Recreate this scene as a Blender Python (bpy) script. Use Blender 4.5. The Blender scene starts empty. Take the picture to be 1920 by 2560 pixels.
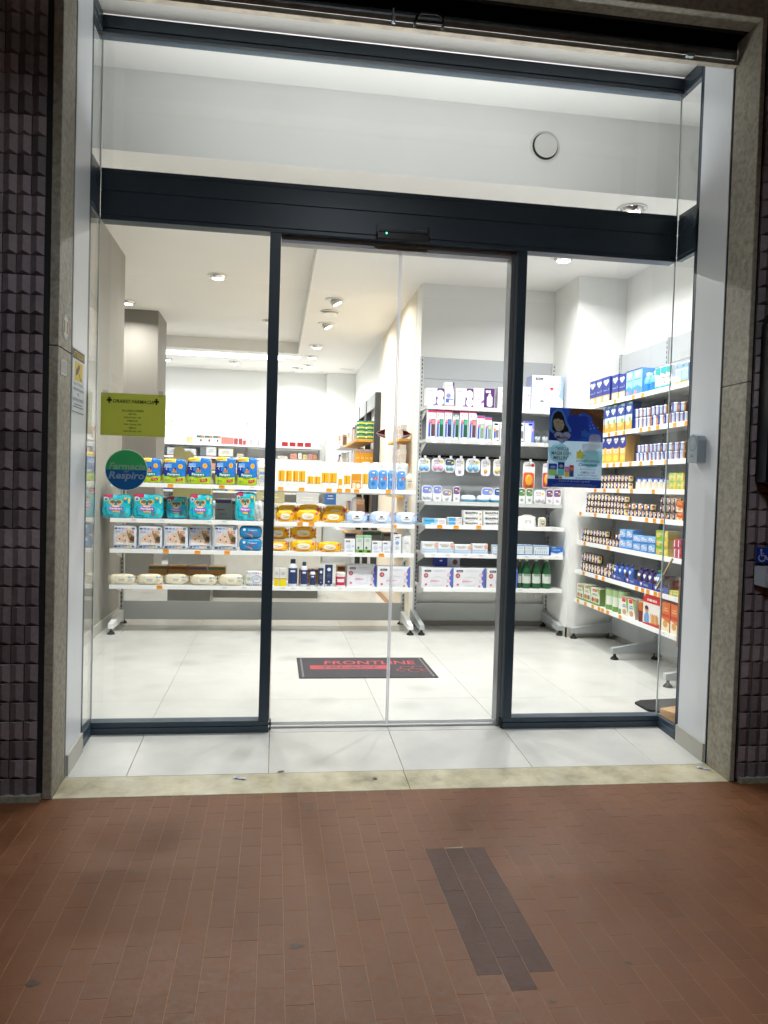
import bpy, math, random
from mathutils import Vector, Matrix

R = math.radians
rng = random.Random(7)
sc = bpy.context.scene
COL = sc.collection

# ------------------------------------------------------------------ camera
cam_d = bpy.data.cameras.new("camera")
cam_d.sensor_fit = 'VERTICAL'
cam_d.sensor_height = 36.0
cam_d.lens = 27.19
cam_d.clip_start = 0.05
cam_d.clip_end = 400
cam = bpy.data.objects.new("camera", cam_d)
COL.objects.link(cam)
_r = Vector((0.98976815, -0.13956745, 0.02966377))
_u = Vector((-0.02493144, 0.03553451, 0.99905742))
_f = Vector((0.14048998, 0.98957477, -0.03169131))
cam.matrix_world = Matrix(((_r.x, _u.x, -_f.x, 0.8430), (_r.y, _u.y, -_f.y, -3.1656), (_r.z, _u.z, -_f.z, 1.2268), (0, 0, 0, 1)))
sc.camera = cam

# ------------------------------------------------------------------ night sky, faint moon, exposure
world = bpy.data.worlds.new("World")
sc.world = world
world.use_nodes = True
_wn = world.node_tree
_bg = _wn.nodes['Background']
_sky = _wn.nodes.new('ShaderNodeTexSky')
_sky.sky_type = 'NISHITA'
_sky.sun_disc = False
_sky.sun_elevation = R(2)
_sky.sun_rotation = R(200)
_wn.links.new(_sky.outputs['Color'], _bg.inputs['Color'])
_bg.inputs['Strength'].default_value = 0.002
sun_d = bpy.data.lights.new("moon", 'SUN')
sun_d.energy = 0.004
sun_d.angle = R(0.5)
sun_d.color = (0.85, 0.9, 1.0)
sun = bpy.data.objects.new("moon", sun_d)
sun.rotation_euler = (R(65), 0, R(-20))
COL.objects.link(sun)
vs = sc.view_settings
vs.view_transform = 'Standard'
vs.look = 'None'
vs.exposure = 0.4
vs.gamma = 1.0
vs.use_curve_mapping = False
sc.render.engine = 'CYCLES'
sc.cycles.use_denoising = True
sc.cycles.use_adaptive_sampling = True
sc.cycles.adaptive_threshold = 0.02
sc.cycles.max_bounces = 8
sc.cycles.diffuse_bounces = 5
sc.cycles.glossy_bounces = 4
sc.cycles.transmission_bounces = 6
sc.cycles.transparent_max_bounces = 16
sc.cycles.caustics_reflective = False
sc.cycles.caustics_refractive = False
sc.cycles.sample_clamp_indirect = 6.0
P_FRONT, P_TRAY, P_BACK, P_LED, P_UPPER, P_ARCADE = 15.5, 15.0, 8.5, 13.0, 9.0, 33.0     # lamp watts

# ------------------------------------------------------------------ helpers
def lin(h):
    h = h.lstrip('#')
    o = []
    for i in (0, 2, 4):
        c = int(h[i:i + 2], 16) / 255.0
        o.append(c / 12.92 if c <= 0.04045 else ((c + 0.055) / 1.055) ** 2.4)
    return tuple(o)

def C(h):
    return lin(h) if isinstance(h, str) else h

class MB:
    """collects coloured faces; build() links them as one mesh object"""
    def __init__(s):
        s.v, s.f, s.c, s.m, s.sm = [], [], [], [], []
    def face(s, pts, c=(1, 1, 1), m=0, smooth=False):
        n = len(s.v)
        s.v.extend([tuple(p) for p in pts])
        s.f.append(tuple(range(n, n + len(pts))))
        s.c.append(C(c)); s.m.append(m); s.sm.append(smooth)
    def mesh(s, vs, fs, c, m=0, smooth=False):
        n = len(s.v)
        s.v.extend([tuple(p) for p in vs])
        for k, f in enumerate(fs):
            s.f.append(tuple(n + i for i in f))
            s.c.append(C(c[k]) if isinstance(c, list) else C(c)); s.m.append(m); s.sm.append(smooth)
    def box(s, x0, x1, y0, y1, z0, z1, c=(1, 1, 1), m=0, b=0.0):
        if b <= 0:
            v = [(x, y, z) for z in (z0, z1) for y in (y0, y1) for x in (x0, x1)]
            s.mesh(v, [(0, 2, 3, 1), (4, 5, 7, 6), (0, 1, 5, 4), (2, 6, 7, 3), (0, 4, 6, 2), (1, 3, 7, 5)], c, m)
            return
        b = min(b, (x1 - x0) * .45, (y1 - y0) * .45, (z1 - z0) * .45)
        vs, idx = [], {}
        for ix, X in ((0, x0), (1, x1)):
            for iy, Y in ((0, y0), (1, y1)):
                for iz, Z in ((0, z0), (1, z1)):
                    sx, sy, sz = (b if not ix else -b), (b if not iy else -b), (b if not iz else -b)
                    idx[ix, iy, iz, 'x'] = len(vs); vs.append((X, Y + sy, Z + sz))
                    idx[ix, iy, iz, 'y'] = len(vs); vs.append((X + sx, Y, Z + sz))
                    idx[ix, iy, iz, 'z'] = len(vs); vs.append((X + sx, Y + sy, Z))
        fs = []
        g = lambda a, b_, c_, k: idx[a, b_, c_, k]
        def add(f, n):
            a, b_, c_ = (Vector(vs[i]) for i in f[:3])
            nn = (b_ - a).cross(c_ - a)
            fs.append(tuple(f) if nn.dot(Vector(n)) > 0 else tuple(reversed(f)))
        for i in (0, 1):
            d = 1 if i else -1
            add([g(i, 0, 0, 'x'), g(i, 1, 0, 'x'), g(i, 1, 1, 'x'), g(i, 0, 1, 'x')], (d, 0, 0))
            add([g(0, i, 0, 'y'), g(1, i, 0, 'y'), g(1, i, 1, 'y'), g(0, i, 1, 'y')], (0, d, 0))
            add([g(0, 0, i, 'z'), g(1, 0, i, 'z'), g(1, 1, i, 'z'), g(0, 1, i, 'z')], (0, 0, d))
            for j in (0, 1):
                e = 1 if j else -1
                add([g(i, j, 0, 'x'), g(i, j, 0, 'y'), g(i, j, 1, 'y'), g(i, j, 1, 'x')], (d, e, 0))
                add([g(i, 0, j, 'x'), g(i, 0, j, 'z'), g(i, 1, j, 'z'), g(i, 1, j, 'x')], (d, 0, e))
                add([g(0, i, j, 'y'), g(0, i, j, 'z'), g(1, i, j, 'z'), g(1, i, j, 'y')], (0, d, e))
                for k in (0, 1):
                    add([g(i, j, k, 'x'), g(i, j, k, 'y'), g(i, j, k, 'z')], (d, e, 1 if k else -1))
        s.mesh(vs, fs, c, m)
    def lathe(s, prof, seg=20, c=(1, 1, 1), m=0, cx=0, cy=0, z0=0, sx=1, sy=1, smooth=True, cap=True):
        """prof: (r, z) bottom to top; c: colour or f(angle_deg, z) with 0 deg facing -y"""
        vs, fs, cs = [], [], []
        for r, z in prof:
            for k in range(seg):
                a = 2 * math.pi * k / seg
                vs.append((cx + sx * r * math.sin(a), cy - sy * r * math.cos(a), z0 + z))
        for i in range(len(prof) - 1):
            for k in range(seg):
                k2 = (k + 1) % seg
                fs.append((i * seg + k, i * seg + k2, (i + 1) * seg + k2, (i + 1) * seg + k))
                ang = ((k + .5) * 360 / seg + 180) % 360 - 180
                cs.append(c(ang, (prof[i][1] + prof[i + 1][1]) / 2) if callable(c) else c)
        if cap:
            fs.append(tuple(reversed(range(seg)))); cs.append(c(180, prof[0][1]) if callable(c) else c)
            t = (len(prof) - 1) * seg
            fs.append(tuple(range(t, t + seg))); cs.append(c(180, prof[-1][1]) if callable(c) else c)
        s.mesh(vs, fs, [C(q) for q in cs], m, smooth)
        if cap:
            s.sm[-1] = s.sm[-2] = False
    def tube(s, pts, r, seg=8, c=(1, 1, 1), m=0, closed=False):
        pts = [Vector(p) for p in pts]
        n = len(pts)
        vs, fs = [], []
        for i, p in enumerate(pts):
            a = pts[(i - 1) % n] if (closed or i > 0) else p
            b = pts[(i + 1) % n] if (closed or i < n - 1) else p
            t = (b - a).normalized()
            up = Vector((0, 0, 1)) if abs(t.z) < .9 else Vector((0, 1, 0))
            e1 = t.cross(up).normalized(); e2 = e1.cross(t)
            for k in range(seg):
                w = 2 * math.pi * k / seg
                vs.append(p + (e1 * math.cos(w) + e2 * math.sin(w)) * r)
        for i in range(n if closed else n - 1):
            j = (i + 1) % n
            for k in range(seg):
                fs.append((i * seg + k, j * seg + k, j * seg + (k + 1) % seg, i * seg + (k + 1) % seg))
        s.mesh(vs, fs, c, m, True)
        if not closed:
            s.face([vs[k] for k in range(seg)], c, m)
            s.face([vs[(n - 1) * seg + k] for k in reversed(range(seg))], c, m)
    def prism(s, poly, y0, y1, c=(1, 1, 1), m=0, cside=None):
        """poly: CCW (x, z) as seen from -y, extruded from y0 (front) to y1"""
        n = len(poly)
        s.face([(x, y0, z) for x, z in poly], c, m)
        s.face([(x, y1, z) for x, z in reversed(poly)], c, m)
        for i in range(n):
            a, b = poly[i], poly[(i + 1) % n]
            s.face([(a[0], y0, a[1]), (a[0], y1, a[1]), (b[0], y1, b[1]), (b[0], y0, b[1])], cside or c, m)
    def data(s, name, mats):
        me = bpy.data.meshes.new(name)
        me.from_pydata(s.v, [], s.f)
        at = me.attributes.new('Col', 'FLOAT_COLOR', 'CORNER')
        buf = []
        for f, c in zip(s.f, s.c):
            buf.extend((c[0], c[1], c[2], 1.0) * len(f))
        at.data.foreach_set('color', buf)
        for m in (mats if isinstance(mats, (list, tuple)) else [mats]):
            me.materials.append(m)
        me.polygons.foreach_set('material_index', s.m)
        me.polygons.foreach_set('use_smooth', s.sm)
        me.update()
        return me
    def build(s, name, mats, parent=None, loc=(0, 0, 0), rz=0.0):
        return link(name, s.data(name, mats), parent, loc, rz)

def link(name, data, parent=None, loc=(0, 0, 0), rz=0.0):
    o = bpy.data.objects.new(name, data)
    COL.objects.link(o)
    o.location = loc
    o.rotation_euler = (0, 0, rz)
    if parent is not None:
        o.parent = parent
    return o

def thing(name, label, cat, loc=(0, 0, 0), group=None, rz=0.0):
    o = link(name, None, None, loc, rz)
    return tag(o, label, cat, group)

def tag(o, label=None, cat=None, group=None, kind=None):
    if label: o['label'] = label
    if cat: o['category'] = cat
    if group: o['group'] = group
    if kind: o['kind'] = kind
    return o

# ------------------------------------------------------------------ lettering and print
_tx = {}
def glyphs(body, shear=0.0, bold=0.0):
    k = (body, shear, bold)
    if k not in _tx:
        cu = bpy.data.curves.new('lettering', 'FONT')
        cu.body = body; cu.shear = shear; cu.offset = bold; cu.resolution_u = 2
        cu.fill_mode = 'FRONT'
        ob = bpy.data.objects.new('lettering', cu)
        me = bpy.data.meshes.new_from_object(ob)
        vs = [(v.co.x, v.co.y) for v in me.vertices]
        fs = [tuple(p.vertices) for p in me.polygons]
        x0 = min(v[0] for v in vs); x1 = max(v[0] for v in vs)
        y0 = min(v[1] for v in vs); y1 = max(v[1] for v in vs)
        _tx[k] = ([((x - x0) / (x1 - x0), (y - y0) / (y1 - y0)) for x, y in vs], fs, (x1 - x0) / (y1 - y0))
        bpy.data.meshes.remove(me); bpy.data.objects.remove(ob); bpy.data.curves.remove(cu)
    return _tx[k]

class Print(MB):
    """flat print in the local x-z plane, seen from -y, stacked in thin layers"""
    def __init__(s, y=0.0, fun=None, step=0.0006):
        super().__init__(); s.y = y; s.fun = fun; s.step = step
    def _p(s, x, z, L):
        return (x, (s.fun(x, z) if s.fun else s.y) - s.step * (L + 1), z)
    def poly(s, pts, c, L=0):
        s.face([s._p(x, z, L) for x, z in pts], c)
    def rect(s, x0, z0, x1, z1, c, L=0, n=1):
        for i in range(n):
            for j in range(n):
                a, b = x0 + (x1 - x0) * i / n, x0 + (x1 - x0) * (i + 1) / n
                e, f = z0 + (z1 - z0) * j / n, z0 + (z1 - z0) * (j + 1) / n
                s.poly([(a, e), (b, e), (b, f), (a, f)], c, L)
    def ell(s, cx, cz, rx, rz, c, L=0, n=18, a0=0, a1=360):
        s.poly([(cx + rx * math.cos(R(a0 + (a1 - a0) * k / n)), cz + rz * math.sin(R(a0 + (a1 - a0) * k / n))) for k in range(n if a1 - a0 == 360 else n + 1)], c, L)
    def ring(s, cx, cz, rx, rz, w, c, L=0, n=20, a0=0, a1=360):
        for k in range(n):
            p, q = R(a0 + (a1 - a0) * k / n), R(a0 + (a1 - a0) * (k + 1) / n)
            s.poly([(cx + (rx - w) * math.cos(p), cz + (rz - w) * math.sin(p)), (cx + rx * math.cos(p), cz + rz * math.sin(p)),
                    (cx + rx * math.cos(q), cz + rz * math.sin(q)), (cx + (rx - w) * math.cos(q), cz + (rz - w) * math.sin(q))], c, L)
    def rrect(s, x0, z0, x1, z1, r, c, L=0):
        pts = []
        for cx, cz, a in ((x1 - r, z0 + r, -90), (x1 - r, z1 - r, 0), (x0 + r, z1 - r, 90), (x0 + r, z0 + r, 180)):
            for k in range(5):
                pts.append((cx + r * math.cos(R(a + 22.5 * k)), cz + r * math.sin(R(a + 22.5 * k))))
        s.poly(pts, c, L)
    def heart(s, cx, cz, w, h, c, L=0):
        pts = []
        for k in range(28):
            t = 2 * math.pi * k / 28
            x = 16 * math.sin(t) ** 3; y = 13 * math.cos(t) - 5 * math.cos(2 * t) - 2 * math.cos(3 * t) - math.cos(4 * t)
            pts.append((cx + w * x / 32, cz + h * (y + 2.5) / 29))
        pts.reverse()
        s.poly(pts, c, L)
    def text(s, body, cx, cz, w, h, c, L=1, shear=0.0, bold=0.0, rot=0.0, align='C'):
        """fit to width w (None keeps the letter shape) and height h"""
        vs, fs, asp = glyphs(body, shear, bold)
        if w is None: w = asp * h
        ca, sa = math.cos(rot), math.sin(rot)
        ox = {'C': -.5, 'L': 0.0, 'R': -1.0}[align]
        pts = []
        for x, y in vs:
            a, b = (x + ox) * w, (y - .5) * h
            pts.append(s._p(cx + a * ca - b * sa, cz + a * sa + b * ca, L))
        s.mesh(pts, fs, c)
    def lines(s, cx, cz, w, n, pitch, c, L=1, h=None, align='C'):
        """small illegible lines of print"""
        h = h or pitch * .45
        for k in range(n):
            ww = w * (0.72 + 0.28 * ((k * 37 + 11) % 10) / 10)
            x0 = cx - ww / 2 if align == 'C' else cx
            x, z = x0, cz - k * pitch
            j = 0
            while x < x0 + ww:
                q = h * (1.2 + ((j * 53 + k * 29) % 7) * .45)
                s.rect(x, z - h / 2, min(x + q, x0 + ww), z + h / 2, c, L)
                x += q + h * .5; j += 1

# ------------------------------------------------------------------ materials
def newmat(name):
    m = bpy.data.materials.new(name); m.use_nodes = True
    return m, m.node_tree.nodes, m.node_tree.links, m.node_tree.nodes['Principled BSDF']

def noise(N, L, scale, detail=4.0, vec=None, rough=.55):
    n = N.new('ShaderNodeTexNoise'); n.inputs['Scale'].default_value = scale
    n.inputs['Detail'].default_value = detail; n.inputs['Roughness'].default_value = rough
    if vec: L.new(vec, n.inputs['Vector'])
    return n

def ramp(N, L, src, stops):
    r = N.new('ShaderNodeValToRGB')
    e = r.color_ramp.elements
    while len(e) < len(stops): e.new(.5)
    for k, (p, c) in enumerate(stops):
        e[k].position = p; e[k].color = (*C(c), 1)
    L.new(src, r.inputs['Fac'])
    return r

def simple(name, col, rough=.5, metal=0.0, var=0.06, vscale=3.0, bump=0.0, bscale=60.0, spec=.5, detail=5.0):
    m, N, L, P = newmat(name)
    c = C(col)
    tc = N.new('ShaderNodeTexCoord')
    n = noise(N, L, vscale, detail, tc.outputs['Object'])
    r = ramp(N, L, n.outputs['Fac'], [(.3, tuple(x * (1 - var) for x in c)), (.7, tuple(min(1, x * (1 + var)) for x in c))])
    L.new(r.outputs['Color'], P.inputs['Base Color'])
    P.inputs['Roughness'].default_value = rough
    P.inputs['Metallic'].default_value = metal
    P.inputs['Specular IOR Level'].default_value = spec
    if bump:
        n2 = noise(N, L, bscale, 3, tc.outputs['Object'])
        b = N.new('ShaderNodeBump'); b.inputs['Strength'].default_value = bump; b.inputs['Distance'].default_value = .01
        L.new(n2.outputs['Fac'], b.inputs['Height']); L.new(b.outputs['Normal'], P.inputs['Normal'])
    return m

def printed(name, rough, bump=0.0, bscale=25.0, coat=0.0):
    """colour comes from the piece itself (its printed or dyed colour)"""
    m, N, L, P = newmat(name)
    a = N.new('ShaderNodeAttribute'); a.attribute_name = 'Col'
    tc = N.new('ShaderNodeTexCoord')
    n = noise(N, L, 14, 4, tc.outputs['Object'])
    mx = N.new('ShaderNodeMix'); mx.data_type = 'RGBA'; mx.blend_type = 'MULTIPLY'
    mx.inputs['Factor'].default_value = 1.0
    r = ramp(N, L, n.outputs['Fac'], [(.3, (.93, .93, .93)), (.7, (1, 1, 1))])
    L.new(a.outputs['Color'], mx.inputs['A']); L.new(r.outputs['Color'], mx.inputs['B'])
    L.new(mx.outputs['Result'], P.inputs['Base Color'])
    P.inputs['Roughness'].default_value = rough
    P.inputs['Specular IOR Level'].default_value = .4
    P.inputs['Coat Weight'].default_value = coat
    P.inputs['Coat Roughness'].default_value = .15
    if bump:
        n2 = noise(N, L, bscale, 2, tc.outputs['Object'])
        b = N.new('ShaderNodeBump'); b.inputs['Strength'].default_value = bump; b.inputs['Distance'].default_value = .02
        L.new(n2.outputs['Fac'], b.inputs['Height']); L.new(b.outputs['Normal'], P.inputs['Normal'])
    return m

def glassmat(name, tint, ior_r0=.06):
    m, N, L, P = newmat(name)
    N.remove(P)
    out = N['Material Output']
    lw = N.new('ShaderNodeLayerWeight'); lw.inputs['Blend'].default_value = .5
    pw = N.new('ShaderNodeMath'); pw.operation = 'POWER'; pw.inputs[1].default_value = 5
    ml = N.new('ShaderNodeMath'); ml.operation = 'MULTIPLY_ADD'; ml.inputs[1].default_value = 1 - ior_r0; ml.inputs[2].default_value = ior_r0
    L.new(lw.outputs['Facing'], pw.inputs[0]); L.new(pw.outputs[0], ml.inputs[0])
    t = N.new('ShaderNodeBsdfTransparent'); t.inputs['Color'].default_value = (*tint, 1)
    g = N.new('ShaderNodeBsdfGlossy'); g.inputs['Roughness'].default_value = .0
    mx = N.new('ShaderNodeMixShader')
    L.new(ml.outputs[0], mx.inputs[0]); L.new(t.outputs[0], mx.inputs[1]); L.new(g.outputs[0], mx.inputs[2])
    L.new(mx.outputs[0], out.inputs['Surface'])
    return m

def emit(name, col, strength):
    m, N, L, P = newmat(name)
    P.inputs['Base Color'].default_value = (*C(col), 1)
    P.inputs['Emission Color'].default_value = (*C(col), 1)
    P.inputs['Emission Strength'].default_value = strength
    return m

M = {}
M['card'] = printed('printed_card', .42)
M['film'] = printed('printed_film', .22, .6, 26)
M['plastic'] = printed('coloured_plastic', .28)
M['paper'] = printed('printed_paper', .55)
M['gloss'] = printed('glossy_jar', .18)
M['frame'] = simple('anthracite_aluminium', '#374856', .34, .0, .08, 6, .03, 400)
M['alu'] = simple('satin_aluminium', '#b4b6bb', .4, .25, .05, 8)
M['guide'] = simple('grey_guide', '#7d8388', .35, .3, .06, 8)
M['steelwhite'] = simple('white_powder_coat', '#eceeee', .35, 0, .02, 4)
M['steelgrey'] = simple('grey_powder_coat', '#a9adb0', .42, 0, .04, 3)
M['rackgrey'] = simple('rack_grey', '#c3c6c6', .4, 0, .04, 3)
M['black'] = simple('black_plastic', '#0c0d0f', .3, 0, .1, 10)
M['rubber'] = simple('black_rubber', '#1a1b1d', .7, 0, .15, 30, .3, 200)
M['whitepanel'] = simple('white_laminate', '#dfe4ea', .32, 0, .015, 2)
M['paint'] = simple('white_paint', '#eeefed', .75, 0, .02, 1.5, .04, 300)
M['paint_warm'] = simple('warm_white_paint', '#f0eeea', .8, 0, .02, 1.5, .04, 300)
M['beige'] = simple('beige_paint', '#e9dfcd', .75, 0, .03, 1.5, .04, 300)
M['taupe'] = simple('taupe_paint', '#98968f', .7, 0, .05, 1.2, .06, 200)
M['taupe2'] = simple('dark_taupe_paint', '#8a8781', .7, 0, .05, 1.2, .06, 200)
M['glass'] = glassmat('clear_glass', (.97, .985, .98), .032)
M['clearplastic'] = glassmat('clear_plastic', (.9, .92, .93), .1)
M['glassedge'] = simple('glass_edge', '#ccd8d4', .25, 0, .05, 3)
M['wood'] = simple('yellow_wood', '#d6a24a', .5, 0, .18, 9)
M['cardboard'] = simple('brown_cardboard', '#b08a58', .8, 0, .1, 6)
M['galv'] = simple('galvanised_steel', '#9fb0b6', .3, .45, .22, 12, .06, 120)
M['slotblack'] = simple('slot_black', '#08080a', .8)
M['mirror'] = simple('reflector_chrome', '#e4e4e2', .12, 1.0, .03)
M['lamp'] = emit('lamp_emitter', '#fff6ea', 14)
M['led'] = emit('led_strip', '#f4f6ff', 9)
M['green_led'] = emit('green_led', '#4dffb0', 5)
def thin(name, base, fac, rough=.5):
    m, N, L, P = newmat(name)
    if base is None:
        a = N.new('ShaderNodeAttribute'); a.attribute_name = 'Col'; src = a.outputs['Color']
    else:
        a = N.new('ShaderNodeRGB'); a.outputs[0].default_value = (*C(base), 1); src = a.outputs[0]
    t = N.new('ShaderNodeBsdfTranslucent'); mx = N.new('ShaderNodeMixShader'); mx.inputs[0].default_value = fac
    L.new(src, P.inputs['Base Color']); L.new(src, t.inputs['Color']); P.inputs['Roughness'].default_value = rough
    L.new(P.outputs[0], mx.inputs[1]); L.new(t.outputs[0], mx.inputs[2]); L.new(mx.outputs[0], N['Material Output'].inputs['Surface'])
    return m
M['thinpaper'] = thin('thin_printed_paper', None, .55)
M['seal'] = thin('door_brush_seal', '#eeeff4', .85)
M['skirt'] = simple('grey_skirting', '#b7b5ad', .45, 0, .04, 3)

def stone(name, cols, scale, rough, bump, big=1.2, bigv=.25):
    m, N, L, P = newmat(name)
    tc = N.new('ShaderNodeTexCoord')
    n = noise(N, L, scale, 8, tc.outputs['Object'], .7)
    r = ramp(N, L, n.outputs['Fac'], cols)
    v = N.new('ShaderNodeTexVoronoi'); v.inputs['Scale'].default_value = scale * .9
    L.new(tc.outputs['Object'], v.inputs['Vector'])
    rv = ramp(N, L, v.outputs['Distance'], [(.05, (.62, .62, .62)), (.32, (1, 1, 1))])
    mx = N.new('ShaderNodeMix'); mx.data_type = 'RGBA'; mx.blend_type = 'MULTIPLY'; mx.inputs['Factor'].default_value = .55
    L.new(r.outputs['Color'], mx.inputs['A']); L.new(rv.outputs['Color'], mx.inputs['B'])
    n3 = noise(N, L, big, 4, tc.outputs['Object'])
    r3 = ramp(N, L, n3.outputs['Fac'], [(.3, (1 - bigv,) * 3), (.7, (1, 1, 1))])
    m2 = N.new('ShaderNodeMix'); m2.data_type = 'RGBA'; m2.blend_type = 'MULTIPLY'; m2.inputs['Factor'].default_value = 1
    L.new(mx.outputs['Result'], m2.inputs['A']); L.new(r3.outputs['Color'], m2.inputs['B'])
    L.new(m2.outputs['Result'], P.inputs['Base Color'])
    P.inputs['Roughness'].default_value = rough
    b = N.new('ShaderNodeBump'); b.inputs['Strength'].default_value = bump; b.inputs['Distance'].default_value = .004
    L.new(n.outputs['Fac'], b.inputs['Height']); L.new(b.outputs['Normal'], P.inputs['Normal'])
    return m
M['granite'] = stone('grey_granite', [(.25, '#6f6c60'), (.5, '#a09b8c'), (.75, '#bcb8a8')], 38, .6, .35, 2.0, .3)
M['marble'] = stone('cream_marble', [(.25, '#8d8468'), (.48, '#c4bb9c'), (.7, '#d8d2bb')], 9, .32, .12, 3.0, .35)
M['porcelain'] = stone('grey_porcelain_tile', [(.2, '#bfbfbb'), (.5, '#cbcbc7'), (.8, '#d4d3cd')], 3, .28, .02, 1.5, .05)

def pavermat(name, a, b, rough, rnd=.16):
    m, N, L, P = newmat(name)
    tc = N.new('ShaderNodeTexCoord'); oi = N.new('ShaderNodeObjectInfo'); geo = N.new('ShaderNodeNewGeometry')
    n = noise(N, L, 2.2, 6, geo.outputs['Position'])
    n.inputs['Distortion'].default_value = .5
    r = ramp(N, L, n.outputs['Fac'], [(.3, a), (.7, b)])
    f = noise(N, L, 55, 5, geo.outputs['Position'], .65)
    rf = ramp(N, L, f.outputs['Fac'], [(.3, (.78, .78, .78)), (.7, (1.05, 1.05, 1.05))])
    rr = N.new('ShaderNodeMapRange'); rr.inputs['To Min'].default_value = 1 - rnd; rr.inputs['To Max'].default_value = 1 + rnd
    at = N.new('ShaderNodeAttribute'); at.attribute_name = 'Col'
    sp = N.new('ShaderNodeSeparateColor'); L.new(at.outputs['Color'], sp.inputs[0])
    ad = N.new('ShaderNodeMath'); ad.operation = 'ADD'; L.new(oi.outputs['Random'], ad.inputs[0]); L.new(sp.outputs[0], ad.inputs[1])
    fr = N.new('ShaderNodeMath'); fr.operation = 'FRACT'; L.new(ad.outputs[0], fr.inputs[0])
    L.new(fr.outputs[0], rr.inputs['Value'])
    m1 = N.new('ShaderNodeMix'); m1.data_type = 'RGBA'; m1.blend_type = 'MULTIPLY'; m1.inputs['Factor'].default_value = 1
    L.new(r.outputs['Color'], m1.inputs['A']); L.new(rf.outputs['Color'], m1.inputs['B'])
    m2 = N.new('ShaderNodeVectorMath'); m2.operation = 'SCALE'
    L.new(m1.outputs['Result'], m2.inputs[0]); L.new(rr.outputs['Result'], m2.inputs['Scale'])
    L.new(m2.outputs['Vector'], P.inputs['Base Color'])
    P.inputs['Specular IOR Level'].default_value = .32
    rg = ramp(N, L, f.outputs['Fac'], [(.3, (rough - .1,) * 3), (.7, (rough + .12,) * 3)])
    L.new(rg.outputs['Color'], P.inputs['Roughness'])
    b = N.new('ShaderNodeBump'); b.inputs['Strength'].default_value = .25; b.inputs['Distance'].default_value = .002
    L.new(f.outputs['Fac'], b.inputs['Height']); L.new(b.outputs['Normal'], P.inputs['Normal'])
    return m
M['paver'] = pavermat('brick_red_paver', '#6b4228', '#754a2d', .5, .06)
M['paver_dark'] = pavermat('dark_paver', '#4c3128', '#57392e', .56, .09)
M['mortar'] = simple('grey_mortar', '#99775a', .8, 0, .2, 12)
M['walltile'] = pavermat('glazed_wall_tile', '#6e656a', '#8b8084', .55, .36)
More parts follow.
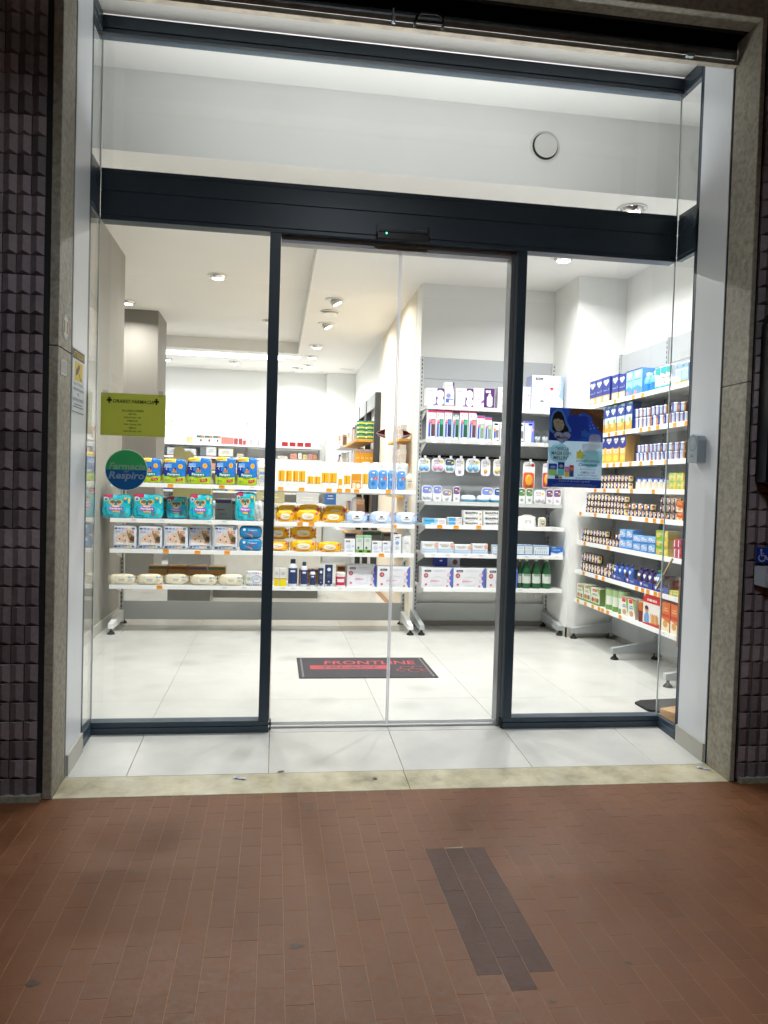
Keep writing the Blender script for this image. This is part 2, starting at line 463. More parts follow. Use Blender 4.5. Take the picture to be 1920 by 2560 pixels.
ROWS = {
 'A1': [('diaper_blue', -0.144, 0.18, 0.2, 0.0, 0.0),('diaper_blue', 0.043, 0.189, 0.201, 0.0, 0.0),('diaper_blue', 0.237, 0.193, 0.217, 0.0, 0.0),('diaper_blue', 0.444, 0.166, 0.229, 0.0, 0.0),('diaper_blue', 0.618, 0.168, 0.231, 0.0, 0.0),('lotion_pouch', 0.742, 0.072, 0.174, 0.0, 0.0),('paste_tall', 0.895, 0.055, 0.137, 0.0, 0.0),('paste_tall', 0.953, 0.057, 0.138, 0.0, 0.0),('paste_tall', 1.008, 0.05, 0.137, 0.0, 0.0),('paste_tall', 1.062, 0.055, 0.137, 0.0, 0.0),('paste_small', 1.131, 0.055, 0.096, 0.0, 0.0),('paste_small', 1.188, 0.058, 0.096, 0.0, 0.0),('paste_tall', 1.252, 0.063, 0.129, 0.0, 0.0),('paste_tall', 1.317, 0.061, 0.13, 0.0, 0.0),('paste_thin', 1.377, 0.034, 0.083, 0.0, 0.0),('paste_small', 1.433, 0.055, 0.112, 0.0, 0.0),('amber_box', 1.508, 0.08, 0.127, 0.0, 0.0),('paste_tall', 1.582, 0.047, 0.129, 0.0, 0.0),('wipes_upright', 1.649, 0.081, 0.159, 0.0, 0.0),('wipes_upright', 1.73, 0.074, 0.161, 0.0, 0.0),('wipes_upright', 1.809, 0.077, 0.16, 0.0, 0.0),('wipes_upright', 1.885, 0.068, 0.16, 0.0, 0.0),('wash_bottle', 1.952, 0.075, 0.139, 0.0, 0.0)],
 'A2': [('diaper_teal', -0.396, 0.229, 0.189, 0.0, 0.0),('diaper_teal', -0.158, 0.236, 0.198, 0.0, 0.0),('diaper_teal', 0.054, 0.177, 0.181, 0.12, 0.0),('diaper_teal', 0.256, 0.191, 0.207, 0.0, 0.0),('diaper_teal', 0.61, 0.17, 0.236, 0.0, 0.0),('silver_bag', 0.716, 0.103, 0.173, 0.0, 0.0),('wipes_yellow', 0.933, 0.154, 0.096, 0.0, 0.0),('wipes_yellow', 1.117, 0.205, 0.105, 0.0, 0.0),('wipes_yellow', 1.331, 0.201, 0.095, 0.1, 0.0),('wipes_yellow', 0.952, 0.185, 0.138, 0.16, 0.0),('wipes_yellow', 1.134, 0.212, 0.147, 0.16, 0.0),('wipes_yellow', 1.356, 0.21, 0.142, 0.2, 0.0),('wipes_blue', 1.521, 0.187, 0.103, 0.0, 0.0),('wipes_blue', 1.723, 0.201, 0.106, 0.0, 0.0),('wipes_blue', 1.933, 0.197, 0.105, 0.0, 0.0)],
 'A3': [('diaper_photo', -0.326, 0.186, 0.19, 0.0, 0.0),('diaper_photo', -0.131, 0.193, 0.191, 0.0, 0.0),('diaper_photo', 0.065, 0.192, 0.197, 0.0, 0.0),('diaper_photo', 0.253, 0.192, 0.198, 0.06, 0.0),('diaper_photo', 0.459, 0.199, 0.207, 0.0, 0.0),('swim_pack', 0.659, 0.19, 0.101, 0.0, 0.0),('swim_pack', 0.657, 0.189, 0.104, 0, 0.103),('wipes_yellow', 0.879, 0.189, 0.086, 0.05, 0.0),('wipes_yellow', 0.876, 0.188, 0.106, 0.08, 0.09),('wipes_yellow', 1.087, 0.218, 0.096, 0.0, 0.0),('wipes_yellow', 1.085, 0.22, 0.111, 0.08, 0.094),('wipes_yellow', 1.301, 0.206, 0.088, 0.0, 0.0),('white_box', 1.467, 0.091, 0.114, 0.0, 0.0),('green_box', 1.549, 0.064, 0.146, 0.0, 0.0),('green_box', 1.614, 0.064, 0.148, 0.0, 0.0),('white_box', 1.692, 0.086, 0.101, 0.0, 0.0),('white_box', 1.778, 0.08, 0.101, 0.0, 0.0),('tall_white_box', 1.862, 0.07, 0.159, 0.0, 0.0),('white_bag', 1.946, 0.093, 0.195, 0.0, 0.0)],
 'A4': [('wipes_cream', -0.345, 0.216, 0.084, 0.0, 0.0),('wipes_cream', -0.13, 0.208, 0.087, 0.0, 0.0),('wipes_cream', 0.07, 0.203, 0.084, 0.05, 0.0),('wipes_cream', 0.29, 0.219, 0.088, 0.0, 0.0),('wipes_cream', 0.51, 0.214, 0.093, 0.0, 0.0),('pattern_pack', 0.697, 0.154, 0.122, 0.0, 0.0),('yellow_white_box', 0.876, 0.042, 0.152, 0.0, 0.0),('yellow_white_box', 0.926, 0.054, 0.151, 0.0, 0.0),('navy_bottle', 1.007, 0.084, 0.224, 0.0, 0.0),('navy_bottle', 1.099, 0.063, 0.203, 0.0, 0.0),('navy_bottle', 1.17, 0.052, 0.148, 0.0, 0.0),('navy_box', 1.236, 0.043, 0.155, 0.0, 0.0),('navy_box', 1.301, 0.063, 0.183, 0.0, 0.0),('pink_jar', 1.401, 0.086, 0.122, 0.0, 0.0),('pads_box', 1.578, 0.252, 0.18, 0.06, 0.0),('pads_box', 1.845, 0.278, 0.176, 0.0, 0.0)],
 'B1': [('pump_box', 2.167, 0.155, 0.149, 0.0, 0.0),('feeder_box', 2.29, 0.083, 0.204, 0.0, 0.0),('pump_box', 2.423, 0.153, 0.158, 0.0, 0.0),('nipple_box', 2.55, 0.093, 0.167, 0.0, 0.0),('purple_box', 2.643, 0.088, 0.168, 0.0, 0.0),('nipple_box', 2.758, 0.089, 0.184, 0.0, 0.0),('sterilizer_box', 2.982, 0.08, 0.202, 0.03, 0.0),('sterilizer_box', 3.157, 0.285, 0.303, 0.0, 0.0)],
 'B2': [('bottle_pink', 2.145, 0.072, 0.253, 0.0, 0.0),('bottle_green', 2.218, 0.067, 0.254, 0.0, 0.0),('bottle_navy', 2.288, 0.067, 0.257, 0.0, 0.0),('bottle_green', 2.362, 0.059, 0.261, 0.03, 0.0),('bottle_green', 2.427, 0.072, 0.261, 0.0, 0.0),('bottle_pink', 2.501, 0.068, 0.262, 0.0, 0.0),('bottle_clear', 2.573, 0.068, 0.217, 0.0, 0.0),('bottle_clear', 2.641, 0.063, 0.205, 0.0, 0.0),('bottle_small', 2.71, 0.061, 0.168, 0.0, 0.0),('bottle_small', 2.772, 0.056, 0.168, 0.0, 0.0),('bottle_small', 2.931, 0.055, 0.17, 0.0, 0.0),('bottle_lilac', 3.007, 0.088, 0.186, 0.0, 0.0),('clear_bottle', 3.088, 0.065, 0.119, 0.0, 0.0),('clear_bottle', 3.157, 0.066, 0.122, 0.0, 0.0)],
 'B5': [('soother_lilac', 2.119, 0.094, 0.132, 0.0, 0.0),('soother_lilac', 2.208, 0.077, 0.134, 0.0, 0.0),('soother_grey', 2.292, 0.085, 0.102, 0.0, 0.0),('soother_purple', 2.375, 0.06, 0.131, 0.0, 0.0),('soft_pack', 2.487, 0.139, 0.048, 0.0, 0.0),('soft_pack', 2.617, 0.112, 0.049, 0.0, 0.0),('soother_lilac', 2.673, 0.112, 0.13, 0.1, 0.0),('soother_navy', 2.772, 0.083, 0.129, 0.1, 0.0),('soft_pack', 2.734, 0.114, 0.049, 0.0, 0.0),('soother_green', 2.96, 0.065, 0.135, 0.03, 0.0),('soother_green', 3.028, 0.066, 0.135, 0.03, 0.0),('soother_white', 3.109, 0.106, 0.124, 0.0, 0.0),('soother_purple', 3.199, 0.065, 0.129, 0.0, 0.0),('soother_purple', 3.269, 0.07, 0.133, 0.0, 0.0)],
 'B6': [('cream_box_wide', 2.176, 0.2, 0.055, 0.0, 0.0),('cream_box', 2.349, 0.125, 0.029, 0.0, 0.0),('cream_box', 2.348, 0.124, 0.037, 0, 0.031),('ointment_box', 2.502, 0.171, 0.036, 0.0, 0.0),('ointment_box', 2.678, 0.176, 0.039, 0.0, 0.0),('ointment_box', 2.5, 0.17, 0.044, 0, 0.037),('ointment_box', 2.676, 0.177, 0.045, 0, 0.039),('ointment_box', 2.498, 0.171, 0.046, 0, 0.082),('ointment_box', 2.675, 0.176, 0.045, 0, 0.085),('white_bag', 3.008, 0.168, 0.103, 0.06, 0.0),('small_pouch', 3.116, 0.08, 0.086, 0.0, 0.0)],
 'B7': [('baby_box', 2.141, 0.136, 0.099, 0.0, 0.0),('baby_box', 2.28, 0.135, 0.093, 0.0, 0.0),('baby_box', 2.426, 0.151, 0.081, 0.0, 0.0),('baby_box', 2.574, 0.137, 0.09, 0.0, 0.0),('blue_white_box', 2.726, 0.083, 0.082, 0.0, 0.0),('blue_white_box', 2.932, 0.066, 0.09, 0.0, 0.0),('blue_white_box', 3.002, 0.066, 0.092, 0.0, 0.0),('blue_white_box', 3.116, 0.134, 0.087, 0.0, 0.0),('blue_box', 3.251, 0.11, 0.075, 0.0, 0.0)],
 'B8': [('pads_box', 2.212, 0.271, 0.168, 0.0, 0.0),('pads_box', 2.491, 0.276, 0.169, 0.0, 0.0),('pads_box', 2.772, 0.277, 0.171, 0.0, 0.0),('green_bottle', 2.95, 0.039, 0.247, 0.05, 0.0),('green_bottle', 3.006, 0.087, 0.251, 0.02, 0.0),('green_bottle', 3.095, 0.087, 0.253, 0.02, 0.0),('green_bottle', 3.186, 0.088, 0.254, 0.02, 0.0),('blue_photo_box', 2.324, 0.222, 0.079, 0.12, 0.169)],
 'C1': [('navy_milk_box', 3.046, 0.131, 0.205, 0, 0.0),('navy_milk_box', 2.912, 0.13, 0.204, 0, 0.0),('navy_milk_box', 2.78, 0.127, 0.205, 0, 0.0),('navy_milk_box', 2.61, 0.126, 0.198, 0, 0.0),('navy_milk_box', 2.489, 0.111, 0.187, 0, 0.0),('sky_milk_box', 2.366, 0.116, 0.193, 0, 0.0),('sky_milk_box', 2.233, 0.14, 0.192, 0, 0.0),('sky_milk_bottle', 2.119, 0.074, 0.143, 0, 0.0),('sky_milk_bottle', 2.022, 0.109, 0.144, 0, 0.0),('teal_carton', 1.929, 0.075, 0.163, 0, 0.0),('teal_carton', 1.851, 0.073, 0.163, 0, 0.0),('teal_carton', 1.776, 0.071, 0.16, 0, 0.0),('meadow_carton', 1.649, 0.078, 0.145, 0, 0.0),('meadow_carton', 1.569, 0.076, 0.143, 0, 0.0)],
 'C2': [('cereal_box', 2.845, 0.128, 0.205, 0, 0.0),('cereal_box', 2.731, 0.094, 0.213, 0, 0.0),('cereal_box', 2.623, 0.115, 0.215, 0, 0.0),('cereal_box', 2.489, 0.144, 0.21, 0, 0.0),('cereal_box', 2.354, 0.117, 0.212, 0, 0.0),('fruit_pot', 2.221, 0.121, 0.078, 0, 0.0),('fruit_pot', 2.099, 0.117, 0.075, 0, 0.0),('fruit_pot', 1.987, 0.093, 0.075, 0, 0.0),('fruit_pot', 1.894, 0.09, 0.072, 0, 0.0),('fruit_pot', 1.804, 0.087, 0.07, 0, 0.0),('fruit_pot', 1.697, 0.111, 0.071, 0, 0.0),('fruit_pot', 1.588, 0.106, 0.066, 0, 0.0),('fruit_pot', 2.226, 0.122, 0.066, 0, 0.081),('fruit_pot', 2.105, 0.116, 0.062, 0, 0.078),('fruit_pot', 1.98, 0.113, 0.065, 0, 0.077),('fruit_pot', 1.868, 0.108, 0.063, 0, 0.074),('fruit_pot', 1.711, 0.096, 0.066, 0, 0.074),('fruit_pot', 1.615, 0.092, 0.061, 0, 0.071)],
 'C3': [('semolina_box', 2.819, 0.136, 0.223, 0, 0.0),('semolina_box', 2.681, 0.129, 0.218, 0, 0.0),('semolina_box', 2.554, 0.117, 0.215, 0, 0.0),('semolina_box', 2.434, 0.113, 0.212, 0, 0.0),('semolina_box', 2.539, 0.09, 0.225, 0.1, 0.0),('fruit_pot', 2.156, 0.188, 0.064, 0, 0.0),('fruit_pot', 1.972, 0.177, 0.061, 0, 0.0),('fruit_pot', 1.798, 0.165, 0.059, 0, 0.0),('fruit_pot', 1.636, 0.155, 0.057, 0, 0.0),('fruit_pot', 2.141, 0.183, 0.057, 0, 0.064),('fruit_pot', 1.961, 0.172, 0.057, 0, 0.062),('fruit_pot', 1.792, 0.161, 0.056, 0, 0.06),('fruit_pot', 1.634, 0.152, 0.056, 0, 0.058)],
 'C4': [('food_jar', 3.03, 0.142, 0.057, 0, 0.0),('food_jar', 2.888, 0.136, 0.056, 0, 0.0),('food_jar', 2.752, 0.13, 0.055, 0, 0.0),('food_jar', 2.622, 0.125, 0.055, 0, 0.0),('food_jar', 2.496, 0.12, 0.054, 0, 0.0),('food_jar', 2.377, 0.115, 0.054, 0, 0.0),('food_jar', 3.019, 0.14, 0.055, 0, 0.058),('food_jar', 2.879, 0.134, 0.054, 0, 0.057),('food_jar', 2.745, 0.129, 0.053, 0, 0.057),('food_jar', 2.615, 0.123, 0.052, 0, 0.056),('food_jar', 2.492, 0.118, 0.052, 0, 0.055),('food_jar', 2.373, 0.114, 0.051, 0, 0.055),('navy_can', 2.192, 0.084, 0.083, 0, 0.0),('navy_can', 2.107, 0.081, 0.082, 0, 0.0),('navy_can', 2.025, 0.079, 0.081, 0, 0.0),('navy_can', 1.945, 0.077, 0.08, 0, 0.0),('navy_can', 1.867, 0.074, 0.079, 0, 0.0),('navy_can', 1.791, 0.072, 0.078, 0, 0.0),('snack_box', 1.667, 0.096, 0.055, 0, 0.0),('snack_box', 1.571, 0.093, 0.053, 0, 0.0),('snack_box', 1.671, 0.097, 0.055, 0, 0.057),('snack_box', 1.575, 0.093, 0.057, 0, 0.055)],
 'C5': [('food_jar', 2.898, 0.132, 0.05, 0, 0.0),('food_jar', 2.764, 0.127, 0.049, 0, 0.0),('food_jar', 2.637, 0.122, 0.049, 0, 0.0),('food_jar', 2.514, 0.117, 0.048, 0, 0.0),('food_jar', 2.396, 0.112, 0.048, 0, 0.0),('food_jar', 2.282, 0.108, 0.047, 0, 0.0),('food_jar', 2.119, 0.118, 0.046, 0, 0.0),('food_jar', 2.0, 0.113, 0.046, 0, 0.0),('food_jar', 1.887, 0.109, 0.047, 0, 0.0),('food_jar', 1.778, 0.105, 0.047, 0, 0.0),('food_jar', 1.673, 0.1, 0.047, 0, 0.0),('food_jar', 1.582, 0.064, 0.043, 0, 0.0),('food_jar', 1.517, 0.063, 0.042, 0, 0.0),('food_jar', 2.888, 0.129, 0.046, 0, 0.052),('food_jar', 2.758, 0.124, 0.045, 0, 0.052),('food_jar', 2.633, 0.119, 0.045, 0, 0.051),('food_jar', 2.513, 0.115, 0.045, 0, 0.05),('food_jar', 2.397, 0.11, 0.046, 0, 0.049),('food_jar', 2.285, 0.106, 0.045, 0, 0.049),('food_jar', 2.139, 0.094, 0.049, 0, 0.047),('food_jar', 2.043, 0.092, 0.047, 0, 0.048),('food_jar', 1.95, 0.088, 0.047, 0, 0.048),('food_jar', 1.86, 0.086, 0.045, 0, 0.049),('food_jar', 1.655, 0.113, 0.047, 0, 0.047),('food_jar', 1.543, 0.108, 0.045, 0, 0.049),('food_jar', 2.885, 0.131, 0.055, 0, 0.099),('food_jar', 2.752, 0.125, 0.053, 0, 0.099),('food_jar', 2.627, 0.121, 0.052, 0, 0.098),('food_jar', 2.505, 0.116, 0.051, 0, 0.097),('food_jar', 2.389, 0.111, 0.049, 0, 0.097),('food_jar', 2.276, 0.107, 0.049, 0, 0.096),('food_jar', 1.651, 0.107, 0.048, 0, 0.097),('food_jar', 1.545, 0.103, 0.047, 0, 0.097),('orange_box', 1.431, 0.073, 0.053, 0, 0.0),('orange_box', 1.437, 0.073, 0.07, 0, 0.056)],
 'C6': [('food_jar', 2.955, 0.132, 0.054, 0, 0.0),('food_jar', 2.822, 0.126, 0.055, 0, 0.0),('food_jar', 2.694, 0.121, 0.056, 0, 0.0),('food_jar', 2.572, 0.116, 0.057, 0, 0.0),('food_jar', 2.449, 0.106, 0.053, 0, 0.0),('food_jar', 2.341, 0.102, 0.056, 0, 0.0),('food_jar', 2.939, 0.121, 0.05, 0, 0.056),('food_jar', 2.817, 0.115, 0.051, 0, 0.057),('food_jar', 2.7, 0.112, 0.052, 0, 0.057),('food_jar', 2.587, 0.108, 0.052, 0, 0.058),('food_jar', 2.341, 0.093, 0.046, 0, 0.057),('sky_pack', 2.227, 0.106, 0.069, 0, 0.0),('sky_pack', 2.12, 0.101, 0.072, 0, 0.0),('sky_pack', 2.003, 0.112, 0.056, 0, 0.0),('sky_pack', 1.89, 0.107, 0.06, 0, 0.0),('sky_pack', 1.783, 0.103, 0.065, 0, 0.0),('sky_pack', 2.232, 0.109, 0.071, 0, 0.071),('sky_pack', 2.122, 0.105, 0.07, 0, 0.075),('sky_pack', 2.008, 0.112, 0.052, 0, 0.058),('sky_pack', 1.896, 0.107, 0.052, 0, 0.062),('sky_pack', 1.788, 0.103, 0.053, 0, 0.065),('snack_box', 1.642, 0.164, 0.054, 0, 0.0),('snack_box', 1.644, 0.164, 0.052, 0, 0.057),('snack_box', 1.649, 0.164, 0.054, 0, 0.112),('red_box', 1.467, 0.046, 0.067, 0, 0.0),('red_box', 1.418, 0.045, 0.067, 0, 0.0),('red_box', 1.472, 0.047, 0.052, 0, 0.069),('red_box', 1.423, 0.045, 0.053, 0, 0.07)],
 'C7': [('food_jar', 2.946, 0.117, 0.074, 0, 0.0),('food_jar', 2.827, 0.113, 0.074, 0, 0.0),('food_jar', 2.712, 0.109, 0.074, 0, 0.0),('food_jar', 2.583, 0.132, 0.077, 0, 0.0),('food_jar', 2.449, 0.126, 0.074, 0, 0.0),('food_jar', 2.937, 0.112, 0.069, 0, 0.081),('food_jar', 2.823, 0.108, 0.07, 0, 0.082),('food_jar', 2.713, 0.105, 0.071, 0, 0.083),('food_jar', 2.442, 0.12, 0.054, 0, 0.059),('pouch_blue', 2.336, 0.082, 0.128, 0, 0.0),('pouch_blue', 2.251, 0.08, 0.133, 0, 0.0),('pouch_blue', 2.169, 0.078, 0.137, 0, 0.0),('pouch_blue', 2.089, 0.076, 0.141, 0, 0.0),('pouch_purple', 1.948, 0.079, 0.138, 0, 0.0),('pouch_purple', 1.867, 0.076, 0.138, 0, 0.0),('pouch_purple', 1.789, 0.074, 0.138, 0, 0.0),('pouch_purple', 1.713, 0.072, 0.138, 0, 0.0),('pouch_green', 1.683, 0.103, 0.144, 0, 0.0),('snack_box', 1.518, 0.077, 0.033, 0, 0.0),('snack_box', 1.44, 0.075, 0.039, 0, 0.0)],
 'C8': [('green_cereal_box', 2.986, 0.143, 0.129, 0, 0.0),('green_cereal_box', 2.84, 0.135, 0.141, 0, 0.0),('green_cereal_box', 2.679, 0.17, 0.134, 0, 0.0),('green_can', 2.478, 0.127, 0.165, 0, 0.0),('green_can', 2.357, 0.102, 0.17, 0, 0.0),('green_can', 2.254, 0.094, 0.177, 0, 0.0),('biscuit_box', 2.155, 0.102, 0.138, 0, 0.0),('biscuit_box', 2.04, 0.115, 0.144, 0, 0.0),('brown_jar', 1.926, 0.101, 0.146, 0, 0.0),('red_biscuit_box', 1.744, 0.251, 0.217, 0, 0.0),('orange_box', 1.555, 0.106, 0.19, 0, 0.0),('orange_box', 1.442, 0.105, 0.19, 0, 0.0)],
 'TA1': [(0.021, 'o'),(0.423, 'o'),(0.663, 'w'),(0.891, 'o'),(1.061, 'o'),(1.285, 'o'),(1.367, 'o'),(1.435, 'o'),(1.51, 'o'),(1.775, 'o')],
 'TA2': [(-0.254, 'w'),(-0.041, 'w'),(0.328, 'w'),(0.451, 'w'),(1.053, 'o'),(1.144, 'o'),(1.83, 'o')],
 'TA3': [(-0.006, 'o'),(0.243, 'o'),(0.477, 'o'),(1.469, 'w'),(1.58, 'w'),(1.73, 'o')],
 'TA4': [(-0.048, 'o'),(0.463, 'w'),(0.619, 'w'),(0.932, 'w'),(1.014, 'w'),(1.138, 'w'),(1.221, 'w'),(1.395, 'w')],
 'TB1': [(2.196, 'w'),(2.292, 'w'),(2.59, 'w'),(2.76, 'w'),(2.939, 'w'),(3.161, 'w')],
 'TB2': [(2.173, 'w'),(2.288, 'w'),(2.428, 'w'),(2.584, 'w'),(2.704, 'w'),(2.779, 'w'),(2.932, 'w'),(3.115, 'w')],
 'TB6': [(2.218, 'o'),(2.357, 'o'),(2.554, 'o'),(3.215, 'w')],
 'TB7': [(2.168, 'w'),(2.295, 'w'),(2.446, 'w'),(2.581, 'w'),(2.727, 'w'),(2.983, 'w'),(3.106, 'w'),(3.245, 'w')],
 'TB8': [(2.933, 'w')],
 'TC1': [(2.856, 'w'),(2.718, 'w'),(2.578, 'o'),(2.391, 'w'),(2.262, 'o'),(2.118, 'o'),(1.863, 'w'),(1.658, 'w'),(1.501, 'w')],
 'TC2': [(2.662, 'o'),(2.533, 'o'),(2.397, 'o'),(2.122, 'o'),(1.997, 'o'),(1.875, 'o'),(1.646, 'o'),(1.501, 'o')],
 'TC3': [(2.668, 'o'),(2.552, 'o'),(2.427, 'o'),(2.269, 'o'),(2.105, 'o'),(1.944, 'o'),(1.742, 'o')],
 'TC4': [(2.886, 'o'),(2.707, 'o'),(2.46, 'o'),(2.231, 'o'),(1.902, 'o')],
 'TC5': [(3.008, 'o'),(2.705, 'o'),(2.452, 'o'),(2.092, 'o'),(1.843, 'o'),(1.732, 'o'),(1.626, 'o')],
 'TC6': [(2.894, 'o'),(2.44, 'o')],
 'TC7': [(2.895, 'o'),(2.634, 'o'),(2.511, 'o'),(1.949, 'o'),(1.861, 'o'),(1.783, 'o'),(1.679, 'o'),(1.616, 'o')],
 'TC8': [(2.988, 'o'),(2.831, 'o'),(2.687, 'o'),(2.562, 'o'),(2.5, 'o'),(2.406, 'o'),(2.191, 'o'),(1.551, 'w'),(1.389, 'w')],
 'PEGS': [('blue', 2.104, 0.105, 0.119, 1.488),('pink', 2.226, 0.113, 0.116, 1.492),('teal', 2.329, 0.089, 0.12, 1.492),('lilac', 2.418, 0.078, 0.148, 1.495),('blue', 2.534, 0.128, 0.12, 1.499),('amber', 2.647, 0.081, 0.143, 1.496),('cream', 2.766, 0.104, 0.144, 1.502),('orange', 3.037, 0.11, 0.243, 1.488),('red', 3.2, 0.076, 0.213, 1.48)],
}
# ================================================================== large structure
W, YS, YP, YG = 2.887, 0.188, 0.456, 0.66          # opening width; depth of granite, white panel, shopfront
ZC, ZT = 3.05, 3.21                                # lower ceiling, ceiling tray
def fz(y):                                         # the entrance floor falls towards the street
    return -.0611 * (YG - y) if y < YG else 0.0

# ---- street paving
pave = MB()
pave.box(-40, 40, -40, -.002, -.3, -.0424)
pave_o = tag(pave.build('pavement', M['mortar']), kind='structure')
PX, PY, PZ = .0713, .1415, -.042
def paver_mesh(name, mat, w=PX - .0013, l=PY - .0013):
    b = MB(); b.box(-w / 2, w / 2, -l / 2, l / 2, -.02, 0, (0, 0, 0), 0, 0); return b.data(name, mat)
pm, pmd = paver_mesh('paver', M['paver']), paver_mesh('paver', M['paver_dark'])
cells = []
for i in range(-62, 68):
    off = 0 if i % 2 == 0 else .0708
    for k in range(-30, 12):
        y0 = -1.241 + off + PY * k
        x0 = 1.398 + PX * i
        if y0 >= -.004: continue
        top = min(y0 + PY, -.003)
        cells.append((x0, y0, top, i))
def near(c):
    x, y = c[0] + PX / 2, (c[1] + c[2]) / 2
    xl, xr = -.2 - .34 * y / -1.4 * -1, 3.05 - .72 * (-y)
    vis = (-.22 + .33 * (-y)) - .04 < x < (3.05 - .68 * (-y)) + .05 and y > -1.5
    return (0 if vis else 1, math.hypot(x - .843, y + 3.17))
cells.sort(key=near)
full = [c for c in cells if c[2] - c[1] > PY - .005]
chosen = full[:298]
cs = set((c[0], c[1]) for c in chosen)
for x0, y0, y1, i in chosen:
    dark = (0 <= i <= 2 and -1.26 < y0 < -.6 and i != 1) or (i == 1 and -1.34 < y0 < -.62)
    if i == 1 and abs(y0 + .604) < .02:                # half brick cut in at the end of the repair
        for m_, a_, b_ in ((pmd, y0, y0 + PY / 2), (pm, y0 + PY / 2, y1)):
            o = link('paver', m_, pave_o, (x0 + PX / 2, (a_ + b_) / 2, PZ)); o.scale = (1, .49, 1)
        continue
    o = link('paver', pmd if dark else pm, pave_o, (x0 + PX / 2, (y0 + y1) / 2, PZ + rng.uniform(-.0002, .0003)))
    o.rotation_euler = (rng.uniform(-.001, .001), rng.uniform(-.0015, .0015), rng.uniform(-.003, .003))
rest = MB()
for x0, y0, y1, i in cells:
    if (x0, y0) in cs: continue
    v = rng.random()
    rest.box(x0 + .00065, x0 + PX - .00065, y0 + .00065, y1 - .00065, PZ - .02, PZ + rng.uniform(-.0002, .0003), (v, v, v), 0, 0)
tag(rest.build('pavers', M['paver'], pave_o), kind='stuff')
for x, y, r in ((.932, -1.066, .018), (1.009, -.175, .012), (.271, -1.164, .018), (1.825, -1.227, .011), (.12, -.28, .01), (1.67, -.62, .009), (1.56, -1.36, .01), (1.78, -.76, .012)):
    g = MB()
    pts = [(x + r * (1 + .4 * math.sin(3 * a + x * 9) + .2 * math.sin(5 * a)) * math.cos(a), y + .62 * r * (1 + .3 * math.sin(2 * a + y * 7)) * math.sin(a)) for a in [2 * math.pi * k / 14 for k in range(14)]]
    g.face([(px, py, PZ + .0006) for px, py in pts], '#4a3a30')
    g.build('gum_spot', M['paper'], pave_o)
gp = MB(); gp.face([(1.466, -.532, PZ + .0007), (1.535, -.534, PZ + .0007), (1.536, -.524, PZ + .0007), (1.50, -.5265, PZ + .0007), (1.47, -.528, PZ + .0007)], '#8d8878')
gp.build('mortar_patch', M['paper'], pave_o)

# ---- entrance floor: marble sill and porcelain tiles
floor = MB()
floor.box(-.55, 3.78, .662, 9.65, -.06, -.0035)
floor_o = tag(floor.build('shop_floor', M['mortar']), kind='structure')
sub = MB(); sub.mesh([(0, .0, -.2), (W, .0, -.2), (W, .47, -.2), (0, .47, -.2), (0, 0, fz(0) - .004), (W, 0, fz(0) - .004), (W, .47, fz(.47) - .004), (0, .47, fz(.47) - .004)],
    [(0, 3, 2, 1), (4, 5, 6, 7), (0, 1, 5, 4), (1, 2, 6, 5), (2, 3, 7, 6), (3, 0, 4, 7)], (1, 1, 1))
tag(sub.build('entrance_floor', M['mortar']), kind='structure')
ent = bpy.data.objects['entrance_floor']
def slab(name, x0, x1, y0, y1, mat, parent, gap=.0012, t=.02):
    b = MB(); x0 += gap; x1 -= gap; y0 += gap; y1 -= gap
    zs = [fz(y0), fz(y0), fz(y1), fz(y1)]
    xy = [(x0, y0), (x1, y0), (x1, y1), (x0, y1)]
    e = .0012
    top = [(x0 + e, y0 + e), (x1 - e, y0 + e), (x1 - e, y1 - e), (x0 + e, y1 - e)]
    v = [(x, y, z - t) for (x, y), z in zip(xy, zs)] + [(x, y, z - .001) for (x, y), z in zip(xy, zs)] + [(x, y, z) for (x, y), z in zip(top, zs)]
    f = [(8, 9, 10, 11)]
    for k in range(4):
        j = (k + 1) % 4
        f += [(k, j, 4 + j, 4 + k), (4 + k, 4 + j, 8 + j, 8 + k)]
    b.mesh(v, f, (rng.random(),) * 3)
    return b.build(name, mat, parent)
for a, b in ((0.0, 1.44), (1.44, W)):
    slab('marble_slab', a, b, -.001, .19, M['marble'], ent)
TX = [.0, .25, .8465, 1.443, 2.0395, 2.636, W]
for a, b in zip(TX[:-1], TX[1:]):
    slab('floor_tile', a, b, .19, .659, M['porcelain'], ent)
ys = [.661, 1.245, 1.8415, 2.438, 3.0345, 3.631, 4.2275, 4.824, 5.4205, 6.017]
xs = [-.52, -.3465, .25, .8465, 1.443, 2.0395, 2.636, 3.2325, 3.76]
for a, b in zip(xs[:-1], xs[1:]):
    for c, d in zip(ys[:-1], ys[1:]):
        if b > 2.1 and d > 3.7: continue
        slab('floor_tile', a, b, c, d, M['porcelain'], floor_o, .0009)
far = MB(); far.box(-3.0, 2.1, 6.018, 9.62, -.02, -.0002); far.box(-3.0, -.5202, 4.03, 6.018, -.02, -.0002)
far.build('far_floor', M['porcelain'], floor_o)
hole = MB(); hole.lathe([(.011, 0), (.011, .0016)], 16, '#6d6a62', 0, 1.303, .111, fz(.111)); hole.lathe([(.007, 0), (.007, .0022)], 14, '#0b0b0b', 0, 1.303, .111, fz(.111))
hole.build('bolt_socket', M['plastic'], ent)

